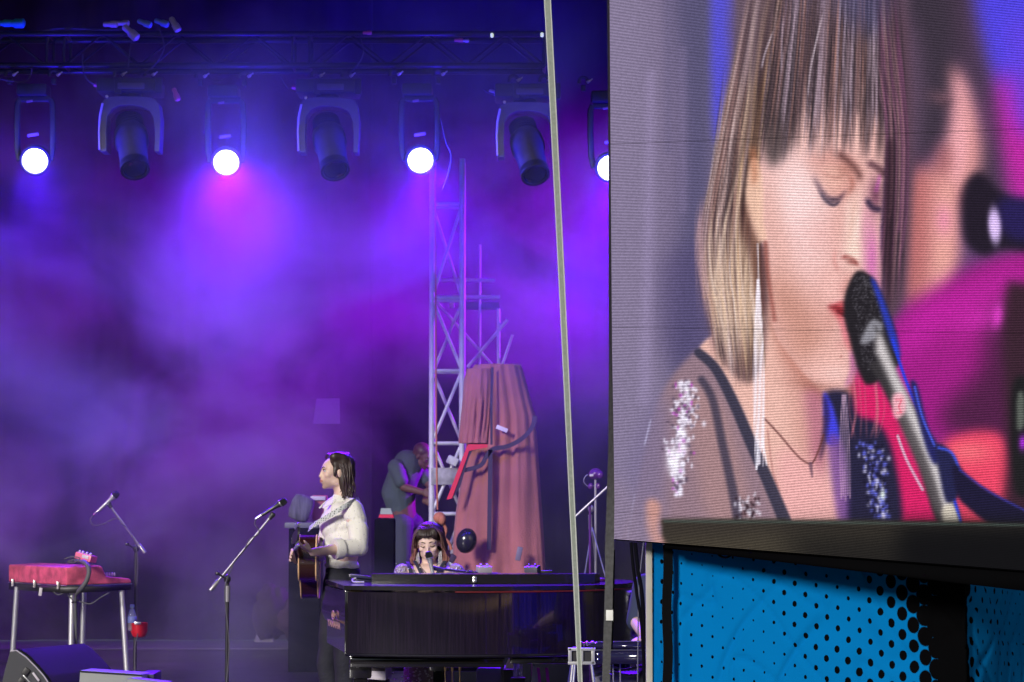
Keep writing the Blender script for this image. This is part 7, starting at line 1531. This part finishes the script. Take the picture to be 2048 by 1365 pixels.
# ---------------------------------------------------------------- steel guitar player (mostly behind the banner)
def player():
    x0 = P(1345, 1200, 14.2).x; root = thing('person', 'seated steel guitar player hidden behind the banner, only a forearm showing', 'person', V(x0, 14.35, 0.5)); B = lambda dx, dy, z: V(x0 + dx, 14.3 + dy, z)
    hc = B(0, -0.02, 1.22); fwd = V(-0.2, -0.9, -0.4); Rm = frame(fwd); mb = MB(); head_parts(mb, hc, Rm, 1.0); limb(mb, [B(0, 0.02, 1.15), B(0, 0.05, 1.06)], [0.05, 0.055])
    limb(mb, [B(0, 0.06, 1.0), B(0, 0.08, 0.80), B(0, 0.12, 0.62)], [0.15, 0.14, 0.15]); tipw = P(1292, 1276, 13.95)
    limb(mb, [B(-0.15, 0.05, 1.0), B(-0.20, 0.0, 0.80), tipw], [0.05, 0.042, 0.028]); hand(mb, tipw, tipw + V(-0.05, -0.03, -0.008), V(0, -0.2, -1), 0.4, V(0.4, -0.9, 0), 0.95); limb(mb, [B(0.17, 0.05, 1.0), B(0.22, 0.0, 0.80), B(0.1, -0.25, 0.74)], [0.05, 0.042, 0.028]); hand(mb, B(0.1, -0.25, 0.74), B(0.06, -0.31, 0.735), V(0, 0, -1), 0.4, V(-0.8, -0.5, 0), 0.95)
    for s in (-1, 1): limb(mb, [B(0.09 * s, 0.1, 0.58), B(0.13 * s, -0.22, 0.50), B(0.12 * s, -0.22, 0.10)], [0.08, 0.055, 0.04])
    fused('body', mb, m_skin, root, 0.009, 3); face_details(hc, Rm, root, 1.0, m_hair, m_lipm)
    mb = MB(); E = lambda p, r: mb.ell(hc + Rm @ V(*p), r, Rm, 16, 10); E((0, 0.028, 0.05), (0.084, 0.096, 0.08)); E((0, 0.055, 0.0), (0.08, 0.06, 0.075)); fused('hair', mb, m_hair, root, 0.009, 2)
    mb = MB(); limb(mb, [B(0, 0.06, 0.98), B(0, 0.08, 0.80), B(0, 0.12, 0.62)], [0.17, 0.16, 0.17]); limb(mb, [B(-0.15, 0.05, 1.0), B(-0.20, 0.0, 0.80)], [0.07, 0.06]); limb(mb, [B(0.17, 0.05, 1.0), B(0.22, 0.0, 0.80)], [0.07, 0.06]); fused('shirt', mb, mat('dark_blue_shirt', (0.03, 0.04, 0.09), 0.85), root, 0.012, 3)
    mb = MB()
    for s in (-1, 1): limb(mb, [B(0.09 * s, 0.1, 0.58), B(0.13 * s, -0.22, 0.50), B(0.12 * s, -0.22, 0.12)], [0.10, 0.08, 0.06])
    fused('trousers', mb, mat('black_jeans', (0, 0, 0)), root, 0.012, 3)
    for s in (-1, 1): mb = MB(); mb.ell(B(0.12 * s, -0.28, 0.045), (0.05, 0.13, 0.042), None, 14, 8); mesh_obj('shoe', mb, m_obl, root)
    st = thing('stool', 'round black stool carrying the steel guitar player', 'stool', B(0, 0.12, 0)); mb = MB(); mb.lathe([(0.15, 0.44), (0.16, 0.45), (0.16, 0.49), (0.14, 0.50)], B(0, 0.12, 0), None, 20); mesh_obj('seat', mb, m_obl, st)
    for k in range(4): a = R(45 + 90 * k); mb = MB(); mb.tube([B(0.1 * math.cos(a), 0.12 + 0.1 * math.sin(a), 0.44), B(0.17 * math.cos(a), 0.12 + 0.17 * math.sin(a), 0.01)], 0.011, 8); mesh_obj('leg', mb, m_chr, st)
player()
# ================================================================ beams of the stage lamps
MAG = (0.36, 0.0, 1.0)
LC = [((0.08, 0.0, 1.0), 1300, 50), ((0.19, 0.0, 1.0), 1250, 78), ((0.13, 0.0, 1.0), 1900, 56), ((0.10, 0.0, 1.0), 2000, 60)]
for (px, py), (c, pw, sz) in zip(LW, LC):
    p = TQ(px, py, -0.02) + V(0.03, -0.16, -0.05); spot('beam', p, p + V(0.5, -3, -2.6), c, pw, sz)
    d = bpy.data.lights.new('lens_halo', 'POINT'); d.energy = 110; d.color = (0.03, 0.01, 1.0); d.shadow_soft_size = 0.06  # extra point lamp added to imitate glare around the lit lens
    o = bpy.data.objects.new('lens_halo', d); COL.objects.link(o); o.location = p + V(0.01, -0.06, -0.03)
# unseen wash lamps, in the wings and overhead, that colour smoke and rims
for (x, y, z, tx, ty, tz, c, pw, sz) in ((5.8, 25.6, 4.8, -1.0, 24.0, 3.2, MAG, 17000, 40), (5.2, 25.4, 5.6, -0.5, 24.5, 4.2, MAG, 10000, 36), (-6.6, 22.5, 5.0, -1.5, 22.5, 3.4, MAG, 800, 34),
    (0.5, 23.0, 8.3, -0.6, 25.5, 6.4, BLUE, 1500, 80), (-3.0, 20, 8.3, -3.0, 22.5, 0.5, MAG, 350, 60), (-6.2, 17.4, 2.6, 0.0, 15.3, 0.8, (0.75, 0.0, 1.0), 160, 50)):
    spot('wash', (x, y, z), (tx, ty, tz), c, pw, sz, 0.9)
